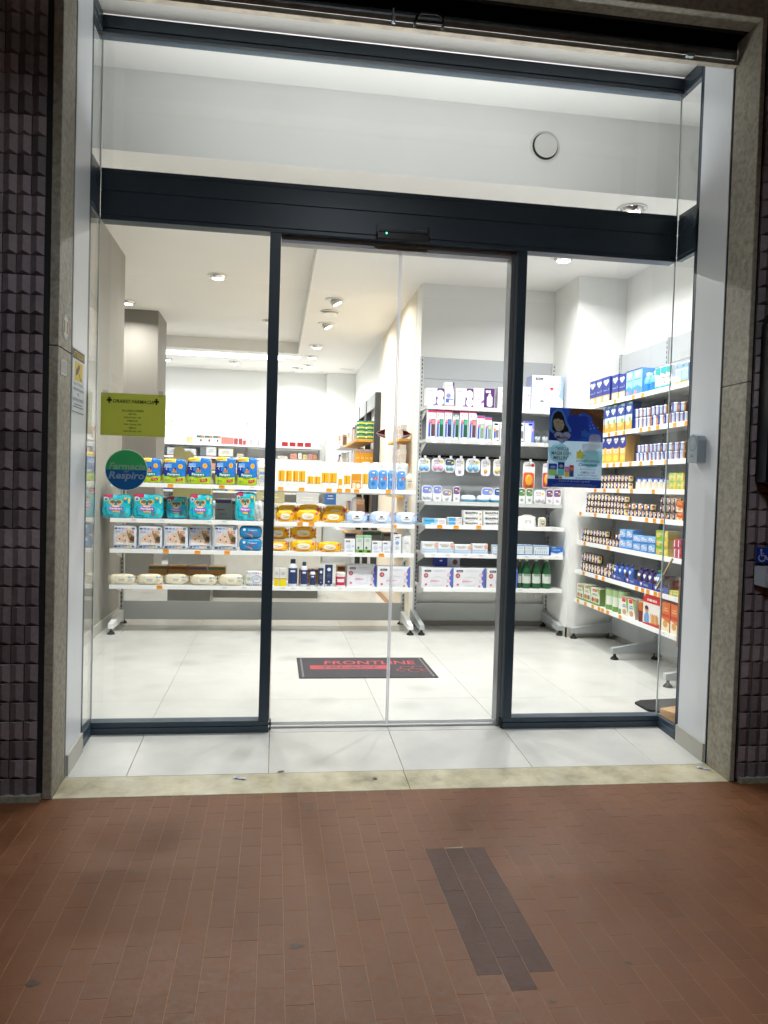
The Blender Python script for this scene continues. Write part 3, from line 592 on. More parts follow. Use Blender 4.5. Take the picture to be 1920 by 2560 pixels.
# ---- walls and ceilings of the shop
def struct(name, boxes, mat):
    b = MB()
    for q in boxes: b.box(*q)
    return tag(b.build(name, mat), kind='structure')
struct('wall_left', [(-.66, -.52, .45, 4.03, 0, 3.9), (-3.2, -.66, 3.93, 4.03, 0, 3.9)], M['taupe'])
struct('wall_far_left', [(-3.2, -3.05, 4.03, 9.75, 0, 3.9)], M['paint'])
struct('wall_back', [(-3.2, 2.25, 9.62, 9.75, 0, 3.9), (1.64, 2.098, 9.42, 9.618, 0, 3.4)], M['paint'])
struct('wall_middle', [(2.1, 2.25, 3.652, 3.9, 0, 3.4), (2.25, 3.9, 3.652, 3.9, 0, 3.4), (2.1, 2.25, 6.2, 9.62, 0, 3.4)], M['paint'])
struct('wall_beige', [(2.097, 2.24, 3.9, 6.2, 0, 3.4)], M['beige'])
struct('pillar_right', [(3.33, 3.9, 3.1, 3.651, 0, 3.4)], M['paint'])
struct('wall_right', [(3.76, 3.9, .45, 3.1, 0, 3.9)], M['paint'])
struct('pillar_taupe', [(-1.3, -.55, 6.22, 6.9, 0, 3.4)], M['taupe2'])
sk = MB()
sk.box(-.52, -.508, .7, 4.03, 0, .085); sk.box(3.318, 3.33, 3.088, 3.651, 0, .085); sk.box(3.318, 3.76, 3.088, 3.1, 0, .085); sk.box(3.748, 3.76, .7, 3.088, 0, .085)
sk.box(2.112, 3.318, 3.64, 3.652, 0, .085)
tag(sk.build('skirting', M['skirt']), kind='structure')
struct('ceiling', [(1.12, 3.9, 1.361, 9.65, ZC, ZC + .1), (-3.2, 1.1199, 1.361, 2.3, ZC, ZC + .1), (-3.2, 1.1199, 7.74, 9.65, ZC, ZC + .1),
    (-3.2, 1.2, 2.2, 7.8, ZT, ZT + .1), (1.12, 1.2, 2.3, 7.74, ZC + .1, ZT), (-3.2, 1.12, 2.2, 2.3, ZC + .1, ZT), (-3.2, 1.12, 7.74, 7.8, ZC + .1, ZT)], M['paint_warm'])
struct('bulkhead', [(-.66, 3.9, 1.352, 1.3605, ZC - .001, 3.7)], M['paint'])
struct('ceiling_upper', [(-.66, 3.9, .45, 1.3515, 3.498, 3.6)], M['paint'])
cp = MB(); cp.box(-.075, 3.01, .72, 1.345, 3.4945, 3.4979); tag(cp.build('ceiling_panel', M['paint']), kind='structure')

# ---- facade wall, tiles left and right
struct('facade_wall', [(-6, -.036, .004, .45, -.3, 6), (W + .036, 9, .004, .45, -.3, 6), (-.036, W + .036, .3, .45, 3.5, 6), (-.036, W + .036, .004, .3, 3.62, 6)], M['rubber'])
struct('arcade_ceiling', [(-8, 10, -5.5, -.04, 3.76, 3.9)], M['paint_warm'])
def tile_mesh(n):
    b = MB(); w, h, d, ch = .05, .0727, .0125, .0125
    for k in range(n):
        x = k * w + .0004 * k
        v = [(x, 0, 0), (x + w, 0, 0), (x + w / 2, -d, ch), (x + w / 2, -d, h - .003), (x, 0, h), (x + w, 0, h)]
        b.mesh(v, [(0, 2, 3, 4), (1, 5, 3, 2), (0, 1, 2), (4, 3, 5)], (0, 0, 0))
    b.box(0, n * w, 0, .01, 0, h, (0, 0, 0))
    return b.data('wall_tile', M['walltile'])
TM = {n: tile_mesh(n) for n in (1, 2, 3)}
def tiled_wall(label, xedge, sgn, cols):
    t = thing('tiled_wall', label, 'wall', (xedge, 0, 0))
    g = MB()
    g.box(min(0, sgn * 5.4), max(0, sgn * 5.4), -.0025, .003, -.045, 4.1)
    g.build('mortar_bed', M['rubber'], t)
    n_ind = 0
    st = MB()
    for r in range(56):
        z = 1.929 - .0753 * 26 + .0753 * r
        if z + .073 > 4.1: continue
        x = 0.0
        first = (3, 2, 1, 2, 3, 1, 2)[(r * 3 + r // 4) % 7]
        k = 0
        while x < 5.3:
            n = first if k == 0 else 3
            px = -x - n * .0506 if sgn < 0 else x
            if k < cols and z < 3.6 and n_ind < 295:
                o = link('wall_tile', TM[n], t, (px, -.0035 + rng.uniform(-.0012, .0012), z))
                o.rotation_euler = (0, rng.uniform(-.004, .004), rng.uniform(-.006, .006))
                n_ind += 1
            else:
                v = rng.random()
                for j in range(n):
                    a = px + j * .0504
                    vv = [(a, -.0035, z), (a + .05, -.0035, z), (a + .025, -.016, z + .0125), (a + .025, -.016, z + .0697), (a, -.0035, z + .0727), (a + .05, -.0035, z + .0727)]
                    st.mesh(vv, [(0, 2, 3, 4), (1, 5, 3, 2), (0, 1, 2), (4, 3, 5)], (v, v, v))
            x += n * .0504 + .0025; k += 1
    tag(st.build('wall_tiles', M['walltile'], t), kind='stuff')
    return t
tiled_wall('dark faceted ceramic tile wall left of the shop entrance', -.056, -1, 5)
tiled_wall('dark faceted ceramic tile wall right of the shop entrance', W + .034, 1, 5)
pl = MB(); pl.box(-6, -.037, -.03, .003, -.046, -.018); pl.box(W + .037, 9, -.03, .003, -.046, -.018)
tag(pl.build('wall_plinth', M['granite']), kind='structure')

# ---- granite surround
gs = thing('granite_surround', 'speckled grey granite lining framing the shop entrance', 'stone surround', (0, 0, 0))
def gbox(*q):
    b = MB(); b.box(*q, (1, 1, 1), 0, .0025); b.build('granite_slab', M['granite'], gs)
for s in (0, 1):
    x0, x1 = (-.0355, 0.0) if s == 0 else (W, W + .022)
    gbox(x0, x1, -.003, YS, -.041, 1.7365); gbox(x0, x1, -.003, YS, 1.7395, 3.307)
gbox(-.0355, W + .022, -.003, .105, 3.3085, 3.62)
# shutter guide channels
for s in (0, 1):
    g = MB(); x0, x1 = (-.035, -.003) if s == 0 else (W + .003, W + .035)
    g.box(x0, x1, YS + .0005, .2045, fz(.19), 3.45)
    g.build('guide_channel', M['slotblack'], gs)

# ---- white reveal panels, white soffit, skirting
rv = thing('reveal_panels', 'white laminate panels lining the entrance sides and soffit', 'wall panel', (0, 0, 0))
for s in (0, 1):
    b = MB(); x0, x1 = (-.03, 0) if s == 0 else (W, W + .03)
    b.box(x0, x1, .205, YP, fz(.205) - .03, 3.39, (1, 1, 1), 0, .001); b.build('side_panel', M['whitepanel'], rv)
    k = MB(); x0, x1 = (0.0, .011) if s == 0 else (W - .011, W)
    zz = [fz(.205), fz(YP)]
    v = [(x0, .205, zz[0] - .01), (x1, .205, zz[0] - .01), (x1, YP, zz[1] - .01), (x0, YP, zz[1] - .01), (x0, .205, zz[0] + .088), (x1, .205, zz[0] + .088), (x1, YP, zz[1] + .088), (x0, YP, zz[1] + .088)]
    k.mesh(v, [(0, 3, 2, 1), (4, 5, 6, 7), (0, 1, 5, 4), (1, 2, 6, 5), (2, 3, 7, 6), (3, 0, 4, 7)], (1, 1, 1))
    k.build('skirting_board', M['skirt'], rv)
b = MB(); b.box(-.03, W + .03, .206, .655, 3.391, 3.45); b.build('soffit_panel', M['paint'], rv)

# ---- roller shutter rolled up under the lintel
rs = thing('roller_shutter', 'rolled up steel shutter under the lintel with bottom rail and loop handle', 'shutter', (0, 0, 0))
sl = MB()
def slat_prof():
    p = []
    z = 3.229
    for k in range(1):
        for j in range(7):
            a = j / 6
            p.append((.187 + (0, .02, .028, .03)[k] - .013 * math.sin(math.pi * a), z + .044 * a))
        z += .046
    return p
pr = slat_prof()
for k, (a, b_) in enumerate(zip(pr[:-1], pr[1:])):
    sl.face([(.004, a[0], a[1]), (W - .004, a[0], a[1]), (W - .004, b_[0], b_[1]), (.004, b_[0], b_[1])], (1, 1, 1), 0, True)
sl.build('slat_curtain', M['galv'], rs)
br = MB(); br.box(.003, W - .003, .165, .200, 3.193, 3.1975, (1, 1, 1), 0, .001); br.box(.003, W - .003, .1925, .2, 3.1975, 3.23); br.build('bottom_rail', simple('old_zinc_rail', '#b6ad9c', .5, .35, .25, 14, .1, 90), rs)
h = MB(); h.tube([(1.383, .16, 3.2), (1.383, .135, 3.203), (1.39, .122, 3.226), (1.41, .12, 3.236), (1.478, .12, 3.238), (1.498, .122, 3.228), (1.504, .135, 3.205), (1.504, .16, 3.2)], .0062, 8)
h.tube([(1.389, .13, 3.204), (1.498, .13, 3.206)], .0055, 8); h.build('loop_handle', M['black'], rs)
h = MB(); h.box(1.286, 1.292, .135, .19, 3.198, 3.252, (1, 1, 1), 0, .001); h.box(1.292, 1.3, .15, .175, 3.198, 3.225); h.build('lock_tab', M['galv'], rs)
h = MB(); h.box(2.62, 2.66, .14, .18, 3.198, 3.212, (1, 1, 1), 0, .004); h.build('lock_bolt', M['galv'], rs)
lb = MB(); lb.box(-.03, W + .02, .106, .13, 3.31, 3.62); lb.box(-.03, W + .02, .2, .299, 3.4605, 3.62); lb.box(-.03, W + .02, .189, .199, 3.272, 3.62); lb.build('housing', M['slotblack'], rs)  # black fill stands in for the shade of the void above the slat

# ================================================================== the glazed shopfront
sf = thing('shopfront', 'anthracite aluminium shopfront with transom and fixed glass panes', 'shopfront', (0, 0, 0))
def part(name, boxes, mat='frame', parent=None, b=.0015):
    m_ = MB()
    for q in boxes: m_.box(*q, (1, 1, 1), 0, b)
    return m_.build(name, M[mat], parent or sf)
YB = .735
# transom: stacked fascia boards with shadow grooves, returning along both sides
part('transom', [(.001, W - .001, YG, YB, 2.447, 2.466), (.001, W - .001, YG, YB, 2.4685, 2.581), (.001, W - .001, YG, YB, 2.5835, 2.661), (.001, W - .001, YG + .004, YB, 2.6635, 2.687)])
part('transom_core', [(.004, W - .004, YG + .006, YB - .002, 2.449, 2.684)], 'slotblack')
for s in (0, 1):
    x0, x1 = (-.03, 0.0) if s == 0 else (W, W + .03)
    part('side_transom', [(x0, x1, YP + .001, YG - .0005, 2.447, 2.466), (x0, x1, YP + .001, YG - .0005, 2.4685, 2.581), (x0, x1, YP + .001, YG - .0005, 2.5835, 2.661), (x0 + (.004 if s else 0), x1 - (0 if s else .004), YP + .001, YG - .0005, 2.6635, 2.687)])
    part('side_post', [(x0, x1, YP + .0005, YP + .021, fz(YP) - .01, 3.388), (x0, x1, YP + .0235, YP + .03, fz(YP) - .01, 3.388)])
    part('side_top_rail', [(x0, x1, YP + .031, YG - .0005, 3.332, 3.389), (x0 + (0.003 if s else 0), x1 - (0 if s else .003), YP + .031, YG - .0005, 3.311, 3.3295)])
    part('side_bottom_rail', [(x0, x1, YP + .031, YG - .0005, -.02, .03), (x0 + (.003 if s else 0), x1 - (0 if s else .003), YP + .031, YG - .0005, .0325, .057)])
part('top_rail', [(-.03, W + .03, YG, YB, 3.332, 3.389), (-.03, W + .03, YG + .004, YB, 3.311, 3.3295)])
part('bottom_rail', [(-.03, .8415, YG, YB, .0002, .03), (-.03, .8415, YG + .003, YB, .0325, .057)])
part('bottom_rail', [(2.037, W + .03, YG, YB, .0002, .03), (2.037, W + .03, YG + .003, YB, .0325, .057)])
part('post', [(.791, .8435, YG + .001, YB + .001, .0575, 2.4465)])
part('post', [(2.037, 2.083, YG + .001, YB + .001, .0575, 2.4465)])
part('post_guide', [(2.012, 2.034, .70, .78, .004, 2.4465), (2.0345, 2.0365, .675, .78, .004, 2.4465)], 'guide')
part('post_foot', [(.8445, .853, .69, .73, .0004, .05)], 'black'); part('post_foot', [(2.027, 2.0355, .665, .699, .0004, .05)], 'black')
part('door_header', [(.845, 2.011, .7, .77, 2.412, 2.428), (.845, 2.011, .7, .77, 2.43, 2.446)], 'alu')
part('floor_track', [(.855, 2.01, .722, .765, .0003, .0045)], 'alu', None, .001)
def pane(name, x0, x1, y0, y1, z0, z1, parent):
    m_ = MB(); m_.box(x0, x1, y0, y1, z0, z1)
    dx, dy = x1 - x0, y1 - y0
    thin = 'x' if dx < dy else 'y'
    idx = {'x': (4, 5), 'y': (2, 3)}[thin]
    for i in range(6): m_.m[i] = 0 if i in idx else 1
    return m_.build(name, [M['glass'], M['glassedge']], parent)
pane('glass_pane', -.005, .8, .685, .693, .045, 2.46, sf)
pane('glass_pane', 2.07, W + .005, .685, .693, .045, 2.46, sf)
pane('glass_pane', -.005, W + .005, .685, .693, 2.675, 3.325, sf)
for s in (0, 1):
    x0, x1 = (-.014, -.006) if s == 0 else (W + .006, W + .014)
    pane('side_glass', x0, x1, YP + .025, .693, .045, 2.46, sf)
    pane('side_glass', x0, x1, YP + .025, .693, 2.675, 3.325, sf)
for x0, x1, lab in ((.835, 1.4395, 'left leaf of the frameless glass sliding door'), (1.4465, 2.045, 'right leaf of the frameless glass sliding door')):
    d = thing('sliding_door', lab, 'glass door', ((x0 + x1) / 2, .74, 0), 'sliding door leaves')
    pane('glass_pane', -(x1 - x0) / 2, (x1 - x0) / 2, -.005, .005, .012, 2.411, d)
    e = MB(); q = (x1 - x0) / 2
    ex = (q - .0045, q + .0025) if 'left' in lab else (-q - .0025, -q + .0045)
    e.box(ex[0], ex[1], -.0065, -.0055, .013, 2.41); e.build('edge_profile', M['seal'], d)
    e = MB(); e.box(-q, q, -.010, -.0055, .0135, .03); e.build('floor_guide', M['steelwhite'], d)
# motion sensor over the door
se = thing('motion_sensor', 'black automatic door motion sensor with green light on the transom', 'sensor', (1.438, YG, 2.447))
b = MB(); b.box(-.133, .133, -.03, -.001, -.004, .034, (1, 1, 1), 0, .006); b.box(-.128, .128, -.022, -.001, .034, .046, (1, 1, 1), 0, .003)
for x in (-.131, .123):
    b.prism([(x, .03), (x + .008, .03), (x + .008, .068), (x + .004, .076), (x, .07)], -.026, -.001, (1, 1, 1))
b.build('housing', M['black'], se)
b = MB(); b.box(-.122, .122, -.014, -.001, .047, .072); b.build('cover', M['frame'], se)
b = MB(); b.box(-.087, -.082, -.0315, -.03, .021, .029); b.build('indicator_light', M['green_led'], se)
p = Print(-.0142); p.text('AUTOMATIC', .094, .055, .05, .006, '#9aa4aa', 0); p.build('lettering', M['paper'], se)

# ---- signs on the glass
gl = .6835
def ondecal(name, label, cat, x, z, w, h, base, y=gl, t=.0008, round_=False):
    m_ = MB()
    if round_: m_.prism([(w / 2 * math.cos(R(a)), h / 2 * math.sin(R(a))) for a in range(0, 360, 8)], -t, 0, base)
    else: m_.box(-w / 2, w / 2, -t, 0, -h / 2, h / 2, base)
    return tag(m_.build(name, M['thinpaper'], None, (x, y, z)), label, cat)
o = ondecal('opening_hours_notice', 'olive green paper notice of opening hours taped inside the left pane', 'notice', .163, 1.538, .3, .202, '#bfc46e')
p = Print(-.0008, None, .0003)
ink = '#2b2e22'
p.text('ORARIO FARMACIA', 0, .063, .19, .0175, ink, 0, .25, .022)
for x in (-.111, .107):
    p.rect(x - .0035, .052, x + .0035, .082, ink, 0); p.rect(x - .0115, .062, x + .0115, .072, ink, 0)
    p.rect(x - .008, .075, x + .008, .078, ink, 0)
for k, (t, w) in enumerate((('DAL LUNEDI AL VENERDI', .1), ('MATTINA', .036), ('Dalle 8.30 alle 13.00', .078), ('POMERIGGIO', .05), ('Dalle 16.00 alle 20.00', .08), ('SABATO', .034), ('Dalle 8.30 alle 13.00', .082))):
    p.text(t, -.002, .02 - .0163 * k, w, .0085, ink, 0, 0, .014)
    if k in (0, 5): p.rect(-.002 - w / 2, .0148 - .0163 * k, -.002 + w / 2, .0155 - .0163 * k, ink, 0)
p.build('lettering', M['thinpaper'], o)
m_ = MB(); m_.box(-.012, .012, -.0016, -.0008, -.014, .014); m_.build('tape', M['clearplastic'], o, (.127, 0, .104))
m_ = MB(); m_.box(-.012, .012, -.0016, -.0008, -.014, .014); m_.build('tape', M['clearplastic'], o, (-.13, 0, .1))

o = ondecal('round_sticker', 'round green over blue sticker with pale lettering on left pane', 'sticker', .136, 1.274, .196, .196, '#c9dccf', gl, .0006, True)
p = Print(-.0006, None, .0003)
p.ell(0, 0, .0955, .0955, '#48b878', 0, 40, 0, 180); p.ell(0, 0, .0955, .0955, '#1c68bd', 0, 40, 180, 360)
p.text('Farmacia', .004, .0175, .17, .033, '#d2e2da', 1, .2, .03)
p.text('del', .0, -.006, .022, .0125, '#c2d6cc', 1, .2, .01)
p.text('Respiro', .002, -.031, .166, .046, '#d6e2e9', 1, .2, .03)
p.ring(.084, -.011, .0045, .0045, .001, '#9fb7cc', 1, 12)
p.build('lettering', M['thinpaper'], o)

# blue advertising poster (its cartoon figures are left out)
o = ondecal('advertising_poster', 'blue baby food advertising poster with child under a blanket on right pane', 'poster', 2.384, 1.461, .294, .41, '#cfe0ec')
p = Print(-.0008, None, .0003)
X0, X1, Z0, Z1 = -.147, .147, -.205, .205
p.rect(X0, .035, X1, Z1, '#1d3f8f', 0)
p.poly([(-.03, Z1), (-.045, .17), (0, .165), (.04, .185), (.075, .165), (.1, .12), (X1, .07), (X1, Z1)], '#6d4a30', 1)
p.poly([(.03, Z1), (.06, .188), (X1, .15), (X1, Z1)], '#8a5c33', 2)
for k in range(26):
    a, b_ = -.02 + ((k * 61) % 100) / 100 * .165, .1 + ((k * 37) % 100) / 100 * .1
    r_ = .0012 + (k % 4) * .0007
    p.ell(a, b_, r_, r_, '#f0e2c0', 3, 6)
p.poly([(-.04, .165), (-.02, .175), (.0, .172), (.02, .16), (.035, .172), (.055, .17), (.068, .14), (.066, .1), (.05, .06), (.01, .04), (-.06, .05), (-.05, .1), (-.055, .14)], '#24489f', 4)
p.poly([(X0, .1), (-.143, .15), (-.13, .185), (-.105, .2), (-.08, .195), (-.062, .165), (-.05, .13), (-.03, .1), (-.025, .085), (-.05, .075), (-.1, .06), (-.14, .075)], '#5f94d6', 5)
p.poly([(-.132, .14), (-.125, .17), (-.105, .188), (-.085, .182), (-.07, .155), (-.06, .12), (-.045, .1), (-.04, .085), (-.1, .07), (-.13, .09)], '#14161d', 6)
p.poly([(-.127, .135), (-.118, .15), (-.095, .148), (-.075, .14), (-.066, .118), (-.072, .096), (-.09, .082), (-.108, .085), (-.122, .108)], '#d8b59c', 7)
p.poly([(-.128, .14), (-.122, .168), (-.105, .184), (-.086, .178), (-.07, .15), (-.066, .125), (-.076, .146), (-.09, .141), (-.1, .152), (-.113, .143), (-.122, .15)], '#20160f', 8)
p.rect(-.107, .1285, -.094, .1305, '#3a241b', 8); p.rect(-.083, .124, -.072, .126, '#3a241b', 8); p.ell(-.082, .109, .004, .003, '#a87863', 8, 8); p.rect(-.094, .0955, -.079, .0975, '#8e4a45', 8)
p.poly([(X0, .035), (X0, .085), (-.12, .068), (-.06, .045), (.03, .035)], '#143078', 7)
p.ell(-.088, -.03, .056, .05, '#8fb9dd', 1, 24); p.ell(-.08, -.035, .047, .043, '#b9cbd8', 2, 24)
p.ell(.09, -.05, .06, .05, '#8fb9dd', 1, 24); p.ell(.085, -.045, .045, .04, '#a9bfcf', 2, 24)
p.heart(-.075, .05, .1, .07, '#2b62b4', 9); p.heart(-.075, .05, .088, .06, '#eef2f5', 10)
p.text('Mellin', -.076, .052, .062, .018, '#16264f', 11, 0, .012); p.ring(-.066, .033, .006, .004, .0013, '#16264f', 11, 10)
for k, (t, w) in enumerate((('"VIVI LA', .072), ('MAGIA CON', .104), ('MELLIN"', .08))):
    p.text(t, -.077 + (.006 if k == 0 else 0), -.006 - .0235 * k, w, .018, '#1d2e55', 3, 0, .003)
for k, (t, w, h_, b_) in enumerate((('RICEVI SUBITO UN PUZZLE', .128, .011, 0), ('Clementoni', .1, .0165, .014), ('a scelta', .03, .005, 0), ("ALL'ACQUISTO DI", .085, .01, 0), ('ALMENO 15 €', .078, .013, .006), ('DI PRODOTTI MELLIN', .106, .01, 0), ('IN UN UNICO SCONTRINO', .128, .01, 0))):
    p.text(t, .07, -.0665 - (0, .0185, .031, .043, .0585, .074, .089)[k], w, h_, '#1d2e55', 3, .2 if k == 1 else 0, b_)
# blank puzzle pieces and a small group of packs
p.rect(.027, .06, .062, .09, '#3f78c0', 9); p.ell(.045, .094, .006, .006, '#3f78c0', 10, 10); p.ell(.066, .075, .006, .006, '#3f78c0', 10, 10)
p.rect(.006, -.055, .042, -.018, '#d9a83c', 4); p.ell(.024, -.014, .006, .006, '#d9a83c', 5, 10); p.ell(.046, -.036, .006, .006, '#d9a83c', 5, 10)
p.rrect(.07, .0, .135, .075, .02, '#cfdbe4', 9)
p.rrect(.03, -.018, .115, .026, .015, '#cfd6dc', 10)
for x, z, w, h_, c1, c2 in ((-.12, -.115, .046, .062, '#1f3f8a', '#8fae62'), (-.075, -.11, .036, .068, '#16316f', '#5fa0a0'), (-.043, -.125, .024, .055, '#b0607a', '#c9a24a'), (-.018, -.12, .024, .06, '#a8341f', '#23406f'), (-.098, -.152, .018, .02, '#1b356f', '#1b356f'), (-.078, -.153, .022, .016, '#c9a862', '#8a6b3a')):
    p.rect(x - w / 2, z - h_ / 2, x + w / 2, z, c2, 4); p.rect(x - w / 2, z, x + w / 2, z + h_ / 2, c1, 4); p.ell(x, z + h_ * .2, w * .33, h_ * .12, '#e8edf2', 5, 10)
p.rect(X0, Z0, X1, -.163, '#13317c', 3)
p.text('Liberi di diventare grandi', 0, -.174, .17, .012, '#c9d5e8', 4, .35)
p.lines(0, -.187, .26, 3, .0062, '#8ea3cc', 4, .0022)
p.c = [tuple(min(.9, x * 1.75 + .015) for x in c_) for c_ in p.c]
p.build('printed_picture', M['thinpaper'], o)

# arrows on the sliding leaves
for sgn, x, lab in ((1, 1.369, 'left pointing dark red fin shaped sticker on left sliding leaf'), (-1, 1.502, 'right pointing dark red fin shaped sticker on right sliding leaf')):
    pts = [(-.026, .002), (-.012, -.012), (.025, -.025), (.022, .0), (.024, .025), (.0, .018)]
    pts = [(a * sgn, b_) for a, b_ in pts]
    if sgn < 0: pts.reverse()
    m_ = MB(); m_.prism(pts, -.0006, 0, '#e3d2d2')
    o = tag(m_.build('arrow_sticker', M['thinpaper'], None, (x, .7345, 1.5)), lab, 'sticker', 'arrow stickers on the door')
    p = Print(-.0006, None, .0003)
    q = [(-.021, .003), (.018, -.006), (.0185, .0), (.021, .021), (.0, .015)]
    q = [(a * sgn, b_) for a, b_ in q]; q2 = [(a * sgn, b_) for a, b_ in [(-.019, -.003), (-.008, -.012), (.022, -.021), (.021, -.016), (-.006, -.008)]]
    if sgn < 0: q.reverse(); q2.reverse()
    p.poly(q, '#741018', 0); p.poly(q2, '#741018', 0); p.lines(.004 * sgn, .007, .014, 2, .004, '#c98a8a', 1, .0012)
    p.build('print', M['thinpaper'], o)

# ---- stickers on the left reveal and granite (print faces +x)
def onleft(name, label, cat, y, z, w, h, base, round_=False):
    m_ = MB()
    if round_: m_.prism([(w / 2 * math.cos(R(a)), h / 2 * math.sin(R(a))) for a in range(0, 360, 10)], -.0008, .0004, base)
    else: m_.box(-w / 2, w / 2, -.0008, .0004, -h / 2, h / 2, base)
    o = tag(m_.build(name, M['paper'], None, (.0012, y, z), R(90)), label, cat)
    return o
o = onleft('surveillance_sign', 'white video surveillance warning sign with yellow camera panel on left reveal', 'sign', .303, 1.64, .2, .27, '#d4dbe0')
p = Print(-.0008, None, .0004)
p.rect(-.098, .088, .098, .128, '#3a3428', 0); p.text('ATTENZIONE', 0, .108, .17, .024, '#d8b93a', 1, 0, .01)
p.rect(-.066, .0, .066, .08, '#d9bb35', 0)
p.poly([(-.045, .018), (-.01, .03), (.02, .062), (.002, .072), (-.04, .045)], '#3a2f2a', 1); p.poly([(-.005, .022), (.008, .028), (.03, .006), (.052, .006), (.052, .011), (.034, .012), (.012, .034)], '#3a2f2a', 1)
for k, t in enumerate(('AREA SOTTOPOSTA', 'A VIDEOSORVEGLIANZA', 'PER', 'RAGIONI DI SICUREZZA')):
    p.text(t, 0, -.015 - .0215 * k, (.15, .18, .03, .18)[k], .013, '#3d454c', 0)
p.lines(0, -.1, .17, 2, .011, '#5a636a', 0, .005); p.rect(-.095, -.1335, .095, -.131, '#30373c', 0)
p.build('lettering', M['paper'], o)
o = onleft('round_flag_sticker', 'oval looking round white sticker with green white red bands on granite', 'sticker', .088, 1.828, .086, .1, '#c3c7c4', True)
p = Print(-.0008, None, .0004)
p.ell(0, 0, .039, .046, '#9aa09e', 0, 24); p.ell(0, 0, .035, .042, '#c9ccc8', 1, 24)
for k, c_ in enumerate(('#4d8a63', '#d9d6bc', '#b05058')): p.rect(-.027 + k * .018, -.024, -.009 + k * .018, .024, c_, 2)
p.build('print', M['paper'], o)
o = onleft('small_notice', 'small white printed card stuck on granite below the round sticker', 'notice', .073, 1.665, .084, .062, '#bfc2be')
p = Print(-.0008, None, .0004); p.lines(0, .02, .066, 5, .0095, '#8f9391', 0, .004); p.build('lettering', M['paper'], o)

# ---- key switch on the right reveal
ks = thing('key_switch', 'grey metal key switch box mounted on the right white reveal', 'key switch', (W, .345, 1.46))
b = MB()
prof = [(-.043, -.068), (.043, -.068), (.043, .038), (.03, .06), (.0, .07), (-.03, .06), (-.043, .038)]
b.prism(prof, -.046, -.0008, '#9aa8b1')
o = b.build('box', M['plastic'], ks, (0, 0, 0), R(-90))
p = Print(-.046, None, .0006)
p.ring(0, .024, .037, .037, .003, '#5d6a72', 0, 28); p.ell(0, .024, .033, .033, '#95a3ac', 0, 28)
p.ell(0, .032, .008, .012, '#c6c9c9', 1, 14); p.rect(-.0014, .022, .0014, .042, '#4a3a2a', 2); p.lines(0, -.032, .03, 2, .008, '#4a5660', 1, .004)
p.build('lock', M['alu'] if False else M['plastic'], ks, (0, 0, 0), R(-90))

# ---- right-hand wall: accessibility plate, call box, dark cabinet
o = MB(); o.box(-.001, .066, -.005, 0, -.034, .034, '#1f3a96', 0, .001)
wp = tag(o.build('accessibility_plate', M['plastic'], None, (2.953, -.0225, .978)), 'blue wheelchair symbol plate on the right tile wall', 'sign')
p = Print(-.005, None, .0004)
wc = '#b9c2d6'
p.ell(.021, .022, .0052, .0052, wc, 0, 14); p.poly([(.0175, .018), (.0205, -.004), (.041, -.004), (.041, .0), (.0245, .0), (.0225, .018)], wc, 0); p.rect(.022, .006, .034, .009, wc, 0)
p.poly([(.038, -.002), (.048, -.017), (.053, -.0145), (.043, .0)], wc, 0); p.ring(.026, -.012, .0175, .0175, .0042, wc, 0, 22, 130, 385); p.rect(.048, -.02, .058, -.0165, wc, 0)
p.build('symbol', M['paper'], wp)
cb = thing('call_box', 'pale grey call button box below the wheelchair plate', 'call button', (2.95, -.022, .888))
b = MB()
b.mesh([(0, 0, -.04), (.12, 0, -.04), (.12, 0, .042), (0, 0, .042), (.034, -.028, -.05), (.1, -.028, -.05), (.1, -.028, .035), (.034, -.028, .035)],
       [(0, 4, 7, 3), (4, 5, 6, 7), (3, 7, 6, 2), (0, 1, 5, 4), (1, 2, 6, 5)], '#9aa3ab')
b.build('housing', M['plastic'], cb)
b = MB(); b.box(.044, .086, -.034, -.0281, -.03, .022, '#b7bcc2', 0, .002); b.build('button', M['plastic'], cb)
dc = MB(); dc.prism([(0, .0), (.3, -.11), (.34, -.02), (.34, .73), (.02, .73), (0, .68)], -.075, 0, '#060608')
tag(dc.build('wall_cabinet', M['black'], None, (2.932, -.0215, 1.3)), 'black wall cabinet cut off by the right edge above call box', 'cabinet')

# ---- litter on the sill
for x, y, rz, lab in ((.725, .143, -.3, 'small white and blue paper slip on the marble sill left of centre'), (2.841, .134, -.62, 'small white and blue paper slip in the right sill corner')):
    m_ = MB(); n = 6
    for k in range(n):
        a, b_ = -.028 + .056 * k / n, -.028 + .056 * (k + 1) / n
        za, zb = .0012 + .003 * math.sin(k * .9) ** 2, .0012 + .003 * math.sin((k + 1) * .9) ** 2
        c_ = '#d6d9ea' if k not in (1, 2) else '#8d95cf'
        m_.face([(a, -.009, za), (b_, -.009, zb), (b_, .009, zb), (a, .009, za)], c_)
        m_.face([(a, -.003, za + .0004), (b_, -.003, zb + .0004), (b_, .001, zb + .0004), (a, .001, za + .0004)], '#6f78b5' if k > 2 else '#c9cde4')
    tag(m_.build('paper_slip', M['paper'], None, (x, y, fz(y) + .0006), rz), lab, 'paper slip', 'paper slips on the sill')
m_ = MB(); m_.prism([(-.016, 0), (-.004, -.006), (.012, -.004), (.018, .002), (.004, .006), (-.01, .005)], 0, .001, '#7d5a30')
o = tag(m_.build('dry_leaf', M['paper'], None, (.9, .2, fz(.2) + .003)), 'small curled brown leaf on the sill edge', 'leaf'); o.rotation_euler = (R(-80), 0, .3)
